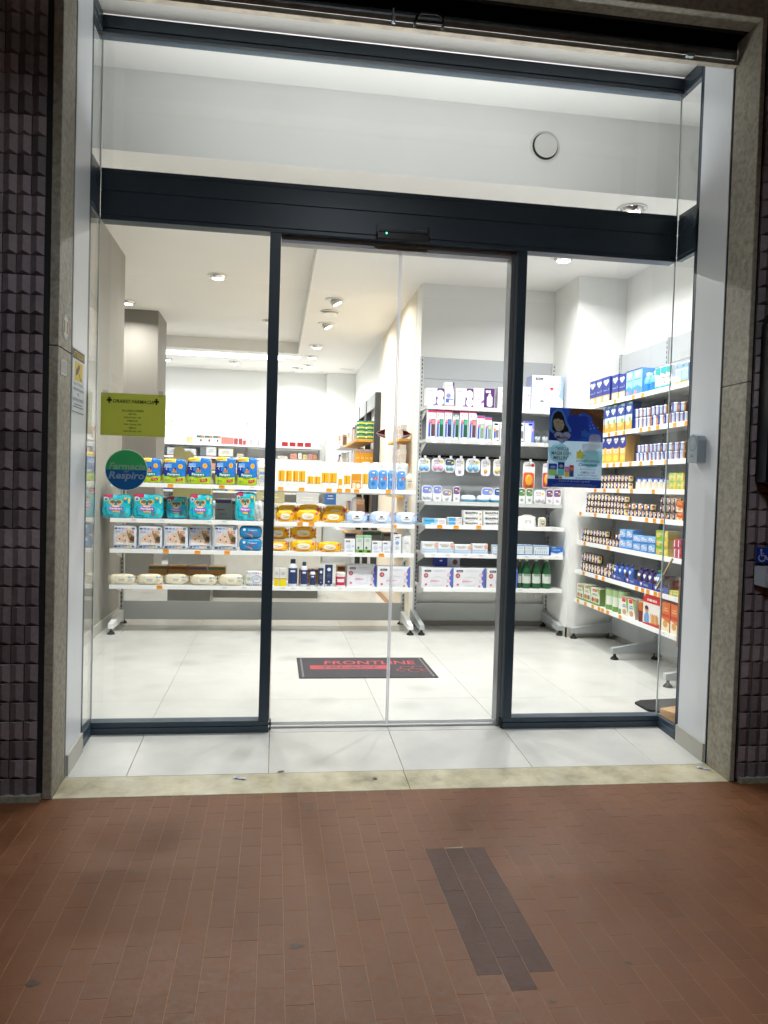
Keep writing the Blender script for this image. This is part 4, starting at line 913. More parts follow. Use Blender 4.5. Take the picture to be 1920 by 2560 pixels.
# ================================================================== goods: one builder per kind of pack
# a builder returns [(part name or None for the body, mesh)], front facing -y, base at z=0, depth centred on y=0
def card(w, h, d, c, side=None, top=None):
    b = MB(); b.box(-w / 2, w / 2, -d / 2, d / 2, 0, h, c, 0, .0012)
    if side or top:
        for k, f in enumerate(b.f):
            p = [b.v[i] for i in f]
            n = (Vector(p[1]) - Vector(p[0])).cross(Vector(p[2]) - Vector(p[0])).normalized()
            if abs(n.x) > .9 and side: b.c[k] = C(side)
            if abs(n.z) > .9 and top: b.c[k] = C(top)
    return b

def soft(w, h, d, cfun, n=6.0, nx=9, nz=9, ny=4, seed=0, dent=.0):
    """plump film pack: rounded block with slightly uneven sides"""
    b = MB(); r_ = random.Random(seed)
    ph = [r_.uniform(0, 6) for _ in range(6)]
    def mp(a, e, g):
        s = (abs(a) ** n + abs(e) ** n + abs(g) ** n) ** (-1 / n)
        x, y, z = a * s, e * s, g * s
        x *= 1 + dent * math.sin(5 * z + ph[0]) + dent * .6 * math.sin(11 * z + ph[1])
        z2 = z * (1 + dent * math.sin(4 * x + ph[2]) + dent * .6 * math.sin(9 * x + ph[3])) if z > 0 else z
        return (x * w / 2, y * d / 2, h / 2 + z2 * h / 2)
    def grid(f, nu, nv):
        vs = [f(-1 + 2 * i / nu, -1 + 2 * j / nv) for j in range(nv + 1) for i in range(nu + 1)]
        fs, cs = [], []
        for j in range(nv):
            for i in range(nu):
                q = (j * (nu + 1) + i, j * (nu + 1) + i + 1, (j + 1) * (nu + 1) + i + 1, (j + 1) * (nu + 1) + i)
                fs.append(q); m_ = [sum(vs[k][t] for k in q) / 4 for t in range(3)]
                cs.append(C(cfun(m_[0] / w * 2, m_[2] / h, m_[1] / d * 2)))
        b.mesh(vs, fs, cs, 0, True)
    grid(lambda a, g: mp(a, -1, g), nx, nz); grid(lambda a, g: mp(-a, 1, g), nx, nz)
    grid(lambda a, g: mp(1, a, g), ny, nz); grid(lambda a, g: mp(-1, -a, g), ny, nz)
    grid(lambda a, e: mp(a, e, 1), nx, ny); grid(lambda a, e: mp(a, -e, -1), nx, ny)
    return b
def softfun(w, h, d, n=6.0):
    def f(x, z):
        a, g = min(.985, abs(x) / (w / 2)), min(.985, abs(z - h / 2) / (h / 2))
        t = max(.02, 1 - a ** n - g ** n)
        return -d / 2 * t ** (1 / n) - .0012
    return f

def k_diaper_blue(w, h):
    d = .115
    lime, blue, navy, yel = '#b4cf2e', '#2f7fd6', '#23358c', '#f6d84a'
    def cf(x, z, y):
        if y > -.5: return '#e8dd80' if abs(x) > .8 else ('#9fbf2a' if z < .35 else '#3d7fcf')
        if z < .33 + .05 * math.sin(5 * x + 1): return lime
        if z > .86 and x < .1: return yel
        return navy if x + (z - .5) * .6 < -.35 else blue
    b = soft(w, h, d, cf, 7, 14, 14, 4, 3, .012)
    p = Print(0, softfun(w, h, d, 7)); u = w / .19; q = h / .2
    p.text('Pampers', -.002 * u, .073 * q, .095 * u, .02 * q, '#ffffff', 2, 0, .02); p.rect(-.055 * u, .06 * q, .052 * u, .088 * q, '#1a8d9c', 0, 2)
    p.text('Nuovo', -.05 * u, .183 * q, .05 * u, .011 * q, '#d2691e', 1, .2, .02, .12)
    p.ell(.05 * u, .14 * q, .019 * u, .019 * q, '#f4c04a', 0, 14); p.ell(.05 * u, .14 * q, .011 * u, .011 * q, '#f09a3a', 1, 12)
    p.ring(-.056 * u, .118 * q, .009 * u, .009 * q, .004 * u, '#dfe8f6', 0, 10, 60, 290)
    p.rrect(-.078 * u, .135 * q, -.02 * u, .158 * q, .009 * u, '#7fb0ea', 0); p.rect(-.08 * u, .13 * q, -.02 * u, .134 * q, '#dfe8f6', 1)
    p.poly([(-.022 * u, .089 * q), (.022 * u, .089 * q), (.02 * u, .105 * q), (.012 * u, .12 * q), (-.01 * u, .112 * q)], '#c08a72', 1); p.ell(.004 * u, .119 * q, .0115 * u, .0125 * q, '#4c2f27', 2, 12); p.ell(-.001 * u, .115 * q, .0065 * u, .008 * q, '#d9a88c', 3, 10)
    p.text('4', -.062 * u, .032 * q, .012 * u, .017 * q, '#2f7fae', 1, 0, .02); p.lines(-.04 * u, .034 * q, .026 * u, 2, .007, '#7f9a40', 1, .003)
    p.poly([(.014 * u, .02 * q), (.07 * u, .026 * q), (.07 * u, .046 * q), (.014 * u, .04 * q)], '#c9252c', 0); p.lines(.042 * u, .037 * q, .044 * u, 2, .0075, '#f1c9c9', 1, .003)
    p.lines(0, .054 * q, .08 * u, 1, .006, '#8a6a3a', 0, .005)
    return [(None, b, 'film'), ('front_print', p, 'film')], d

def k_diaper_teal(w, h):
    d = .12
    def cf(x, z, y):
        if y < -.5 and z > .87 and x < -.2: return '#c2305e'
        if y > -.5: return '#1aa9bd'
        k = math.sin(7 * x + 9 * z) + math.sin(11 * x - 6 * z + 2)
        return '#55cbdc' if k > 1.1 else ('#1395b4' if k < -1.25 else '#27bccb')
    b = soft(w, h, d, cf, 6, 16, 14, 4, 5, .016)
    p = Print(0, softfun(w, h, d, 6)); u = w / .225; q = h / .19
    p.heart(-.005 * u, .115 * q, .105 * u, .07 * q, '#e9b84a', 0); p.heart(-.005 * u, .117 * q, .086 * u, .055 * q, '#1f7f78', 1)
    for x in (-.028, .02): p.ell(x * u, .117 * q, .0155 * u, .0165 * q, '#e2b49a', 2, 12); p.ell(x * u, .127 * q, .013 * u, .008 * q, '#8a6248', 3, 10); p.ell((x - .004) * u, .116 * q, .0018, .0018, '#3a2a22', 4, 6); p.ell((x + .006) * u, .116 * q, .0018, .0018, '#3a2a22', 4, 6)
    p.ell(-.004 * u, .096 * q, .03 * u, .008 * q, '#f0d3c8', 3, 14)
    p.rect(-.058 * u, .062 * q, .052 * u, .09 * q, '#9a6cc8', 3, 2); p.text('Pampers', -.003 * u, .076 * q, .092 * u, .019 * q, '#ffffff', 5, 0, .02)
    p.rrect(-.03 * u, .048 * q, .026 * u, .06 * q, .005, '#e9c060', 2)
    p.ell(-.077 * u, .152 * q, .018 * u, .016 * q, '#e6d9b0', 1, 14); p.ell(-.077 * u, .15 * q, .012 * u, .01 * q, '#5a78b0', 2, 12)
    p.heart(.068 * u, .155 * q, .034 * u, .03 * q, '#8a5a2a', 0); p.heart(.068 * u, .157 * q, .027 * u, .023 * q, '#f0c868', 1)
    p.text('2', -.07 * u, .03 * q, .012 * u, .016 * q, '#1f3f7a', 1, 0, .02); p.lines(-.048 * u, .03 * q, .03 * u, 2, .006, '#1a7f96', 1, .003)
    p.ell(.042 * u, .035 * q, .0095 * u, .0095 * q, '#a0606a', 1, 12); p.ell(.07 * u, .035 * q, .0095 * u, .0095 * q, '#7fae8a', 1, 12)
    p.rect(.09 * u, .12 * q, .1 * u, .165 * q, '#e6d34a', 1)
    return [(None, b, 'film'), ('front_print', p, 'film')], d

def k_diaper_photo(w, h):
    d = .11
    b = soft(w, h, d, lambda x, z, y: '#dde3ec' if y < -.4 else '#b9c3d4', 9, 10, 10, 4, 9, .01)
    p = Print(0, softfun(w, h, d, 9)); u = w / .19; q = h / .185
    for z in (.152, .012):
        cols = ('#3f5f96', '#7d93bd', '#9db2d6', '#e3b4a4', '#e8cf9a', '#56749f')
        for k in range(6): p.rrect((-.082 + k * .0275) * u, z * q, (-.082 + k * .0275 + .023) * u, (z + .014) * q, .003, cols[k], 0)
    p.rect(-.078 * u, .034 * q, .076 * u, .148 * q, '#c9d4e2', 0, 3)
    p.poly([(-.07 * u, .05 * q), (.05 * u, .04 * q), (.076 * u, .055 * q), (.076 * u, .105 * q), (.04 * u, .125 * q), (0, .13 * q), (-.04 * u, .115 * q), (-.068 * u, .085 * q)], '#dfc3ae', 1)
    p.poly([(.015 * u, .128 * q), (.02 * u, .11 * q), (.03 * u, .085 * q), (.04 * u, .06 * q), (.03 * u, .045 * q), (.076 * u, .05 * q), (.076 * u, .098 * q), (.045 * u, .122 * q)], '#9a7d5a', 2)
    p.poly([(.05 * u, .1 * q), (.04 * u, .08 * q), (.05 * u, .062 * q), (.076 * u, .06 * q), (.076 * u, .095 * q)], '#5a463a', 3)
    p.ell(-.008 * u, .101 * q, .0055 * u, .0045 * q, '#4a3a36', 3, 10); p.ell(.004 * u, .066 * q, .0055 * u, .0045 * q, '#4a3a36', 3, 10); p.ell(-.04 * u, .078 * q, .006 * u, .008 * q, '#a8524a', 3, 10)
    p.poly([(-.078 * u, .034 * q), (.076 * u, .034 * q), (.06 * u, .046 * q), (0, .052 * q), (-.07 * u, .056 * q)], '#e9eaec', 3)
    p.ell(.02 * u, .134 * q, .008 * u, .011 * q, '#b98a72', 2, 10)
    p.text('Trudi', -.055 * u, .136 * q, .034 * u, .012 * q, '#c0303a', 3, 0, .02)
    p.rrect(.036 * u, .122 * q, .07 * u, .142 * q, .003, '#d98a4a', 3); p.lines(.053 * u, .135 * q, .024 * u, 2, .006, '#f6e3c9', 4, .0025)
    p.lines(-.004 * u, .028 * q, .12 * u, 1, .006, '#7f8ca6', 1, .004)
    return [(None, b, 'film'), ('front_print', p, 'film')], d

def wipes(w, h, d, main, edge, lid, seed, lidw=.45, lidh=.6):
    b = soft(w * .93, h, d, lambda x, z, y: edge if abs(x) > .9 else main, 3.2, 12, 8, 4, seed, .02)
    for s in (-1, 1):
        n = 7
        for k in range(n):
            z0, z1 = h * (.1 + .78 * k / n), h * (.1 + .78 * (k + 1) / n)
            a0, a1 = s * (w / 2 + .004 * math.sin(k * 2.4)), s * (w / 2 + .004 * math.sin((k + 1) * 2.4))
            i0 = s * w * .44
            y0, y1 = .004 * (-1) ** k, .004 * (-1) ** (k + 1)
            q = [(i0, -.004, z0), (a0, y0, z0), (a1, y1, z1), (i0, -.004, z1)]
            b.face(q if s > 0 else q[::-1], edge)
            b.face(q[::-1] if s > 0 else q, edge)
    l = MB(); pts = []
    for k in range(28):
        a = 2 * math.pi * k / 28
        pts.append((w * lidw / 2 * math.copysign(abs(math.cos(a)) ** .75, math.cos(a)), h * .5 + h * lidh / 2 * math.copysign(abs(math.sin(a)) ** .85, math.sin(a))))
    yf = -d / 2 - .0045
    l.prism(pts, yf, -d / 2 + .012, lid)
    l.prism([(x * .86, h * .5 + (z - h * .5) * .8) for x, z in pts], yf - .0015, yf + .0005, lid)
    return b, l, yf - .0015

def k_wipes_yellow(w, h):
    d = .07
    b, l, y = wipes(w, h, d, '#f2bd1c', '#e0a410', '#efe9d8', 11, .5, .52)
    p = Print(y)
    p.text('baby', -.012, h * .5 + .003, .03, .009, '#c98a2a', 0); p.rect(.0, h * .5 - .008, .035, h * .5 - .001, '#e0ad3a', 0); p.lines(.002, h * .5 - .011, .05, 1, .004, '#8a7a5a', 0, .0025)
    s = Print(0, softfun(w * .93, h, d, 3.2)); s.step = .0012
    s.ell(w * .36, h * .72, h * .11, h * .11, '#d8537a', 1, 14); s.ell(-w * .34, h * .3, h * .11, h * .11, '#d8537a', 1, 14); s.lines(0, h * .14, w * .5, 1, .006, '#e07a2a', 1, .004)
    l_p = Print(y); 
    for src in (p,): l.v, l.f, l.c, l.m, l.sm = l.v + src.v, l.f + [tuple(i + len(l.v) for i in f) for f in src.f], l.c + src.c, l.m + src.m, l.sm + src.sm
    return [(None, b, 'film'), ('lid', l, 'plastic'), ('front_print', s, 'film')], d

def k_wipes_blue(w, h):
    d = .07
    b, l, y = wipes(w, h, d, '#c3d8f2', '#8fb4e6', '#eef2f7', 13, .48, .6)
    p = Print(y); p.rrect(-.013, h * .53, .013, h * .53 + .011, .005, '#1d2a4d', 0); p.lines(0, h * .46, .06, 2, .006, '#4a5878', 0, .0028)
    l.f += [tuple(i + len(l.v) for i in f) for f in p.f]; l.v += p.v; l.c += p.c; l.m += p.m; l.sm += p.sm
    s = Print(0, softfun(w * .93, h, d, 3.2)); s.step = .0012
    s.ring(w * .36, h * .76, h * .1, h * .1, .004, '#c8506a', 1, 14); s.lines(0, h * .16, w * .4, 1, .006, '#5a78b0', 1, .004); s.rect(w * .33, h * .3, w * .38, h * .42, '#eef2f7', 1)
    return [(None, b, 'film'), ('lid', l, 'plastic'), ('front_print', s, 'film')], d

def k_wipes_cream(w, h):
    d = .075
    b, l, y = wipes(w, h, d, '#e9e2c9', '#cfc6a8', '#ece8d8', 17, .4, .62)
    p = Print(y); p.text('Aveeno', .0, h * .55, .05, .009, '#6a6a62', 0, .0, .01); p.lines(0, h * .44, .05, 2, .006, '#9a988a', 0, .0028)
    l.f += [tuple(i + len(l.v) for i in f) for f in p.f]; l.v += p.v; l.c += p.c; l.m += p.m; l.sm += p.sm
    s = Print(0, softfun(w * .93, h, d, 3.2)); s.step = .0012
    s.rect(w * .24, h * .66, w * .42, h * .78, '#7fa6cf', 1); s.lines(w * .33, h * .5, w * .2, 2, .01, '#a8a48e', 1, .004)
    return [(None, b, 'film'), ('lid', l, 'plastic'), ('front_print', s, 'film')], d

def k_swim_pack(w, h):
    d = .1
    b = soft(w * .96, h, d, lambda x, z, y: '#1f87c4' if z > .15 else '#1a6aa4', 5, 10, 8, 4, 21, .02)
    p = Print(0, softfun(w * .96, h, d, 5))
    p.poly([(-w * .42, h * .1), (w * .1, h * .1), (w * .05, h * .3), (-w * .2, h * .42), (-w * .42, h * .5)], '#e89a2a', 0)
    p.text('Huggies', w * .08, h * .66, w * .4, h * .12, '#e6ecf2', 1, .2, .02); p.text('swimmers', w * .1, h * .48, w * .42, h * .12, '#c0405a', 1, .2, .02); p.ell(-w * .27, h * .7, h * .11, h * .11, '#dfe6ee', 0, 12)
    return [(None, b, 'film'), ('front_print', p, 'film')], d

def k_silver_bag(w, h):
    b = soft(w, h, .1, lambda x, z, y: '#c6cbcb' if math.sin(9 * x + 7 * z) > -.2 else '#aab0b0', 2.6, 10, 12, 6, 23, .03)
    return [(None, b, 'film')], .1
def k_white_bag(w, h):
    b = MB(); n = 10
    def ring(t):
        z = h * t
        ww = w / 2 * (1 - .05 * t) if t < .8 else w / 2 * (.96 - (t - .8) * 3.2)
        dd = .035 * (1 - t ** 2) + .004
        return [(ww * math.cos(a) * (1 + .03 * math.sin(3 * a + 8 * t)), dd * math.sin(a) * (1 + .15 * math.sin(5 * a + 9 * t)), z) for a in [2 * math.pi * k / 16 for k in range(16)]]
    vs, fs = [], []
    for i in range(n + 1): vs += ring(i / n)
    for i in range(n):
        for k in range(16): fs.append((i * 16 + k, i * 16 + (k + 1) % 16, (i + 1) * 16 + (k + 1) % 16, (i + 1) * 16 + k))
    fs.append(tuple(range(n * 16, n * 16 + 16)))
    b.mesh(vs, fs, '#dcdedd', 0, True)
    p = Print(-.036); p.lines(0, h * .5, w * .45, 2, .012, '#8e9298', 0, .005)
    return [(None, b, 'film'), ('front_print', p, 'film')], .08
def k_small_pouch(w, h):
    b = soft(w * .9, h, .04, lambda x, z, y: '#d8d4c4', 4, 8, 8, 3, 27, .02)
    p = Print(0, softfun(w * .9, h, .04, 4)); p.rect(-w * .15, h * .3, w * .2, h * .6, '#4a4a48', 0); p.rect(-w * .12, h * .4, w * .17, h * .55, '#dcdad2', 1)
    return [(None, b, 'film'), ('front_print', p, 'film')], .04
def k_soft_pack(w, h):
    b = soft(w, h * 1.3, .12, lambda x, z, y: '#5fb4e0' if z < .4 else '#cfe2ee', 2.4, 10, 6, 6, 29, .05)
    return [(None, b, 'film')], .12
def k_pattern_pack(w, h):
    d = .08
    b = soft(w, h, d, lambda x, z, y: '#dfe3ea', 6, 8, 8, 4, 31, .015)
    p = Print(0, softfun(w, h, d, 6))
    for z in (.86, .08):
        for k in range(7): p.rect(-w * .42 + k * w * .12, h * z, -w * .42 + k * w * .12 + w * .08, h * (z + .07), ('#6f86b4', '#d98a7a', '#e3c98a', '#8aa4cf')[k % 4], 0)
    p.ring(w * .12, h * .48, w * .26, h * .26, .003, '#6f7fc0', 0, 18); p.text('Trudi', w * .1, h * .5, w * .22, h * .1, '#4a5a8a', 1); p.ell(-w * .3, h * .5, w * .1, h * .13, '#b9cf9a', 0, 12)
    return [(None, b, 'film'), ('front_print', p, 'film')], d

def k_paste(w, h):
    d = .05
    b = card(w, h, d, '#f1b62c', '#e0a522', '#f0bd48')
    p = Print(-d / 2)
    p.rect(-w / 2, 0, w / 2, h * .3, '#f4f1e6', 0); p.ell(0, h * .26, w * .46, h * .13, '#f4f1e6', 1, 18, 0, 180); p.ell(0, h * .18, w * .34, h * .13, '#dfe4e0', 2, 16)
    for k in range(5): p.rect(-w * .36 + k * w * .16, h * .345, -w * .36 + k * w * .16 + w * .09, h * .40 + (h * .015 if k % 2 else 0), '#5a6a72', 2)
    p.text('babygella', -w * .16, h * .68, h * .5, w * .2, '#a8401c', 1, 0, .01, R(90)); p.lines(w * .12, h * .8, w * .22, 1, .004, '#b08a3a', 1, .002)
    return [(None, b, 'card'), ('front_print', p, 'card')], d
def k_amber_box(w, h):
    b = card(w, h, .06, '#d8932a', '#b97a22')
    p = Print(-.03); p.rect(-w * .45, h * .5, w * .45, h * .56, '#eac070', 0); p.rect(-w * .4, h * .02, -w * .1, h * .4, '#efe9da', 0); p.text('baby', -w * .26, h * .2, h * .3, w * .14, '#c04a6a', 1, 0, 0, R(90)); p.ell(w * .2, h * .22, w * .22, h * .16, '#eee6d4', 0, 14)
    return [(None, b, 'card'), ('front_print', p, 'card')], .06
def k_wipes_upright(w, h):
    d = .06
    b = soft(w, h, d, lambda x, z, y: '#5d9de0' if y < -.3 else '#4a86c8', 7, 8, 10, 4, 37, .02)
    p = Print(0, softfun(w, h, d, 7))
    p.rrect(-w * .2, h * .83, w * .2, h * .92, w * .07, '#16264f', 0); p.rrect(-w * .16, h * .845, w * .16, h * .905, w * .05, '#e8edf4', 1)
    p.ell(w * .2, h * .6, w * .21, w * .21, '#c62f3a', 0, 16); p.lines(w * .2, h * .64, w * .26, 3, .009, '#f0d0d0', 1, .004)
    p.lines(0, h * .4, w * .5, 3, .012, '#2f5f9e', 0, .004); p.ell(-w * .2, h * .55, w * .1, w * .14, '#a9cdf0', 0, 12)
    c = MB(); c.box(-w * .35, w * .35, -.02, .02, h, h + .014, '#eef0f2', 0, .005)
    return [(None, b, 'film'), ('lid', c, 'plastic'), ('front_print', p, 'film')], d
def k_wash_bottle(w, h):
    b = MB(); b.lathe([(.42, 0), (.5, .06), (.5, .55), (.46, .78), (.3, .93), (.2, .96)], 20, lambda a, z: '#e2d6bd', 0, 0, 0, 0, w, w * .55)
    b.v = [(x, y, z * h) for x, y, z in b.v]
    c = MB(); c.lathe([(.22, .96), (.22, 1.0), (.18, 1.02)], 14, '#efe9da', 0, 0, 0, 0, w, w * .6); c.v = [(x, y, z * h) for x, y, z in c.v]
    p = Print(-w * .28); p.text('Aveeno', 0, h * .68, w * .5, h * .06, '#6a6a60', 0); p.rect(-w * .25, h * .54, w * .25, h * .6, '#5f8fbf', 0); p.lines(0, h * .46, w * .45, 4, h * .08, '#a8a088', 0, h * .03)
    return [(None, b, 'plastic'), ('cap', c, 'plastic'), ('label_print', p, 'plastic')], w * .55
def k_lotion_pouch(w, h):
    d = .05
    b = soft(w, h, d, lambda x, z, y: '#e2dcc6', 6, 8, 8, 3, 41, .01)
    p = Print(0, softfun(w, h, d, 6)); p.text('Aveeno', 0, h * .85, w * .6, h * .05, '#77776a', 0); p.rect(-w * .38, h * .55, w * .4, h * .68, '#7fa6d6', 0); p.rect(-w * .38, h * .2, w * .4, h * .36, '#b4c2dc', 0); p.lines(0, h * .46, w * .7, 2, .01, '#a8a48e', 0, .004)
    return [(None, b, 'film'), ('front_print', p, 'film')], d

def plain(base, deco, d=.06, side=None):
    def f(w, h):
        b = card(w, h, d, base, side)
        p = Print(-d / 2); deco(p, w, h)
        return [(None, b, 'card'), ('front_print', p, 'card')], d
    return f
def chicco(p, x, z, w, c='#18223f', t='#f0f2f5', L=1):
    p.rrect(x - w / 2, z - w * .16, x + w / 2, z + w * .16, w * .12, c, L); p.text('chicco', x, z, w * .72, w * .17, t, L + 1, 0, .02)
def d_white(p, w, h):
    chicco(p, -w * .18, h * .84, w * .4); p.ell(-w * .1, h * .45, w * .24, h * .17, '#dfa24a' if w > .09 else '#c9d6ea', 0, 14); p.ell(w * .32, h * .5, w * .1, h * .08, '#b4c4e2', 0, 10); p.lines(0, h * .16, w * .7, 2, h * .07, '#7f88a0', 0, h * .025)
def d_green(p, w, h):
    p.rect(-w / 2, 0, w / 2, h * .2, '#6fae4a', 0); p.rect(-w / 2, h * .86, w / 2, h, '#8fc6a0', 0); p.rect(-w * .05, h * .04, w * .4, h * .15, '#2a2420', 1); p.ell(-w * .15, h * .3, w * .14, h * .07, '#3f5a3a', 1, 12); p.lines(0, h * .76, w * .6, 3, h * .05, '#6f9a8a', 0, h * .02)
def d_tallw(p, w, h):
    chicco(p, 0, h * .85, w * .5); p.ell(0, h * .56, w * .24, h * .1, '#7fa8d6', 0, 14); p.lines(0, h * .36, w * .55, 3, h * .06, '#7a86a0', 0, h * .02); p.ell(-w * .2, h * .74, w * .06, w * .06, '#4a78b8', 0, 8)
def d_yw(p, w, h):
    p.rect(-w / 2, 0, w / 2, h * .42, '#e6d414', 0); p.rect(-w / 2, h * .42, w / 2, h * .45, '#d05a4a', 1); p.lines(0, h * .78, w * .7, 3, h * .06, '#8e9290', 0, h * .025)
def d_navy(p, w, h):
    p.rect(-w / 2, 0, w / 2, h * .14, '#dfe2e8', 0); p.ell(0, h * .2, w * .5, h * .1, '#27375f', 1, 16); p.ell(0, h * .8, w * .26, h * .08, '#dfe4ee', 0, 14); p.ell(0, h * .25, w * .12, w * .12, '#b9c4dc', 2, 10); p.lines(0, h * .6, w * .6, 3, h * .07, '#7f8cb0', 0, h * .022); p.rect(-w * .3, h * .05, w * .3, h * .09, '#3f4f80', 1)
def d_pads(p, w, h):
    u = w / .275
    chicco(p, -.085 * u, h * .85, .058 * u); p.lines(.02 * u, h * .88, .12 * u, 2, h * .06, '#b4bccb', 0, h * .02)
    p.ell(-.1 * u, h * .62, .02 * u, .02 * u, '#b02434', 0, 18); p.lines(-.1 * u, h * .65, .026 * u, 2, .009, '#f0cfd2', 1, .005)
    p.ring(.0, h * .34, .062 * u, h * .24, .003, '#c3c9d6', 0, 24); p.ring(.03 * u, h * .34, .06 * u, h * .22, .003, '#cfd3dd', 0, 24); p.poly([(-.065 * u, h * .3), (.01 * u, h * .32), (.03 * u, h * .36), (-.05 * u, h * .4)], '#dba9bd', 1)
    p.poly([(w * .5, 0), (w * .5, h), (w * .46, h), (w * .4, h * .85), (w * .38, h * .5), (w * .4, h * .2), (w * .46, 0)], '#5a6fc4', 0)
    for z in (.66, .36): p.ell(w * .37, h * z, .016 * u, .016 * u, '#e8cfd6', 1, 14); p.ring(w * .37, h * z, .016 * u, .016 * u, .002, '#d08a9a', 2, 14)
    p.rect(-.108 * u, h * .12, -.09 * u, h * .22, '#d9626f', 0); p.ell(.088 * u, h * .1, .01 * u, .01 * u, '#d08a9a', 0, 10)
def d_pump(p, w, h):
    p.poly([(w * .02, 0), (w / 2, 0), (w / 2, h), (w * .12, h), (w * .06, h * .6)], '#54206b', 0); p.ell(w * .28, h * .67, w * .22, h * .25, '#e9e6ea', 1, 20); p.ell(w * .3, h * .26, w * .22, h * .23, '#dcd8de', 2, 20); p.ring(w * .02, h * .62, w * .09, h * .11, .002, '#54206b', 2, 16); p.ell(w * .02, h * .62, w * .078, h * .095, '#f4f2f4', 3, 14)
    p.text('AVENT', -w * .24, h * .83, w * .38, h * .1, '#4a4a5a', 1); p.lines(-w * .28, h * .66, w * .28, 3, h * .08, '#b4b0bc', 1, h * .025); p.rect(-w * .1, h * .03, w * .14, h * .1, '#7f6ac0', 1)
def d_feeder(p, w, h):
    p.text('AVENT', -w * .02, h * .88, w * .72, h * .07, '#3f4658', 1); p.ell(-w * .1, h * .45, w * .26, h * .1, '#8f84c0', 0, 14); p.rect(-w * .38, h * .16, w * .44, h * .33, '#3a6fc0', 0); p.rect(-w * .02, h * .06, w * .4, h * .28, '#e9eef6', 1); p.rect(-w / 2, 0, w / 2, h * .05, '#a8303a', 1); p.poly([(w * .3, h), (w / 2, h), (w / 2, h * .55)], '#54206b', 0)
def d_nipple(p, w, h):
    p.text('AVENT', -w * .05, h * .82, w * .7, h * .1, '#4f6ea0', 1); p.lines(-w * .1, h * .66, w * .5, 3, h * .07, '#b9b7c4', 1, h * .025); p.ell(0, h * .28, w * .32, h * .2, '#bdb6cf', 0, 18); p.ell(0, h * .28, w * .2, h * .12, '#e3dfec', 1, 14); p.poly([(w * .25, h * .2), (w / 2, h * .28), (w / 2, h * .42), (w * .3, h * .36)], '#8a5aa0', 1)
def d_purple(p, w, h):
    p.rect(-w * .4, h * .78, w * .1, h * .9, '#e9e4ee', 0); p.rrect(-w * .26, h * .08, w * .32, h * .62, w * .2, '#cfd8d4', 0); p.ell(w * .02, h * .66, w * .14, h * .09, '#dfe3e6', 1, 12); p.lines(-w * .15, h * .84, w * .4, 1, h * .05, '#54206b', 1, h * .03)
def d_ster(p, w, h):
    u = w
    chicco(p, -u * .28, h * .9, u * .24); p.lines(u * .1, h * .9, u * .36, 2, h * .05, '#9aa0b4', 0, h * .022)
    p.rrect(-u * .4, h * .2, u * .06, h * .72, u * .08, '#d5d1dc', 0); p.rrect(-u * .36, h * .5, u * .02, h * .69, u * .06, '#e6e3ea', 1); p.ell(-u * .17, h * .27, u * .06, h * .025, '#6a6a78', 1, 12)
    p.poly([(u * .5, h * .3), (u * .5, h), (u * .4, h), (u * .42, h * .6), (u * .36, h * .42)], '#8fb2e6', 0)
    for z in (.82, .64): p.ell(u * .38, h * z, u * .075, h * .07, '#a9adb8', 1, 16); p.ell(u * .38, h * z, u * .05, h * .045, '#c9cdd6', 2, 14)
    p.heart(u * .13, h * .62, u * .12, h * .11, '#d02f4a', 1); p.lines(u * .25, h * .2, u * .2, 3, h * .05, '#b4b6c4', 0, h * .018)
def d_bottle(col, band='#d9446a'):
    def f(p, w, h):
        p.rect(-w / 2, h * .89, w / 2, h * .955, '#d23a62', 0); p.rect(-w / 2, h * .955, w / 2, h, '#7a74c0', 0)
        p.rrect(-w * .3, h * .78, w * .3, h * .845, w * .1, '#1c2440', 0); p.rrect(-w * .24, h * .79, w * .24, h * .835, w * .08, '#e9ecf2', 1)
        p.rect(-w * .06, h * .1, w * .44, h * .68, col, 0); p.rrect(.02 * w, h * .5, w * .4, h * .66, w * .12, band, 1); p.rect(-w * .4, h * .08, -w * .14, h * .6, '#3f62b8', 0); p.ell(-w * .22, h * .6, w * .2, h * .07, '#e08aa0', 2, 14); p.heart(-w * .16, h * .555, w * .22, h * .06, '#cf2f55', 3); p.lines(0, h * .74, w * .6, 1, h * .03, '#9aa2b8', 0, h * .012)
        p.ell(-w * .28, h * .07, w * .08, h * .02, '#c9d6f0', 1, 10)
    return f
def d_small(p, w, h):
    p.rrect(-w * .3, h * .84, w * .3, h * .93, w * .1, '#1c2440', 0); p.rect(-w * .32, h * .16, -w * .05, h * .62, '#3f62c0', 0); p.rrect(-w * .02, h * .2, w * .4, h * .66, w * .15, '#7d7678', 0); p.ell(-w * .2, h * .6, w * .18, h * .09, '#e59a4a', 1, 12); p.ell(w * .2, h * .64, w * .2, h * .06, '#e6e6ea', 1, 12); p.rect(w * .1, h * .03, w * .45, h * .09, '#4a9a5a', 0)
def d_lilac(p, w, h):
    p.rect(-w / 2, h * .92, w / 2, h, '#5a64c8', 0); p.rrect(-w * .1, h * .8, w * .3, h * .9, w * .08, '#1f2f78', 0); p.poly([(w * .2, 0), (w / 2, 0), (w / 2, h * .92), (w * .3, h * .92)], '#6f80d8', 0); p.rrect(-w * .36, h * .06, w * .16, h * .5, w * .12, '#e6e9f4', 1); p.ell(-w * .1, h * .56, w * .2, h * .1, '#dfe4f2', 2, 14); p.ell(w * .28, h * .6, w * .13, h * .08, '#e9b4b4', 1, 12)
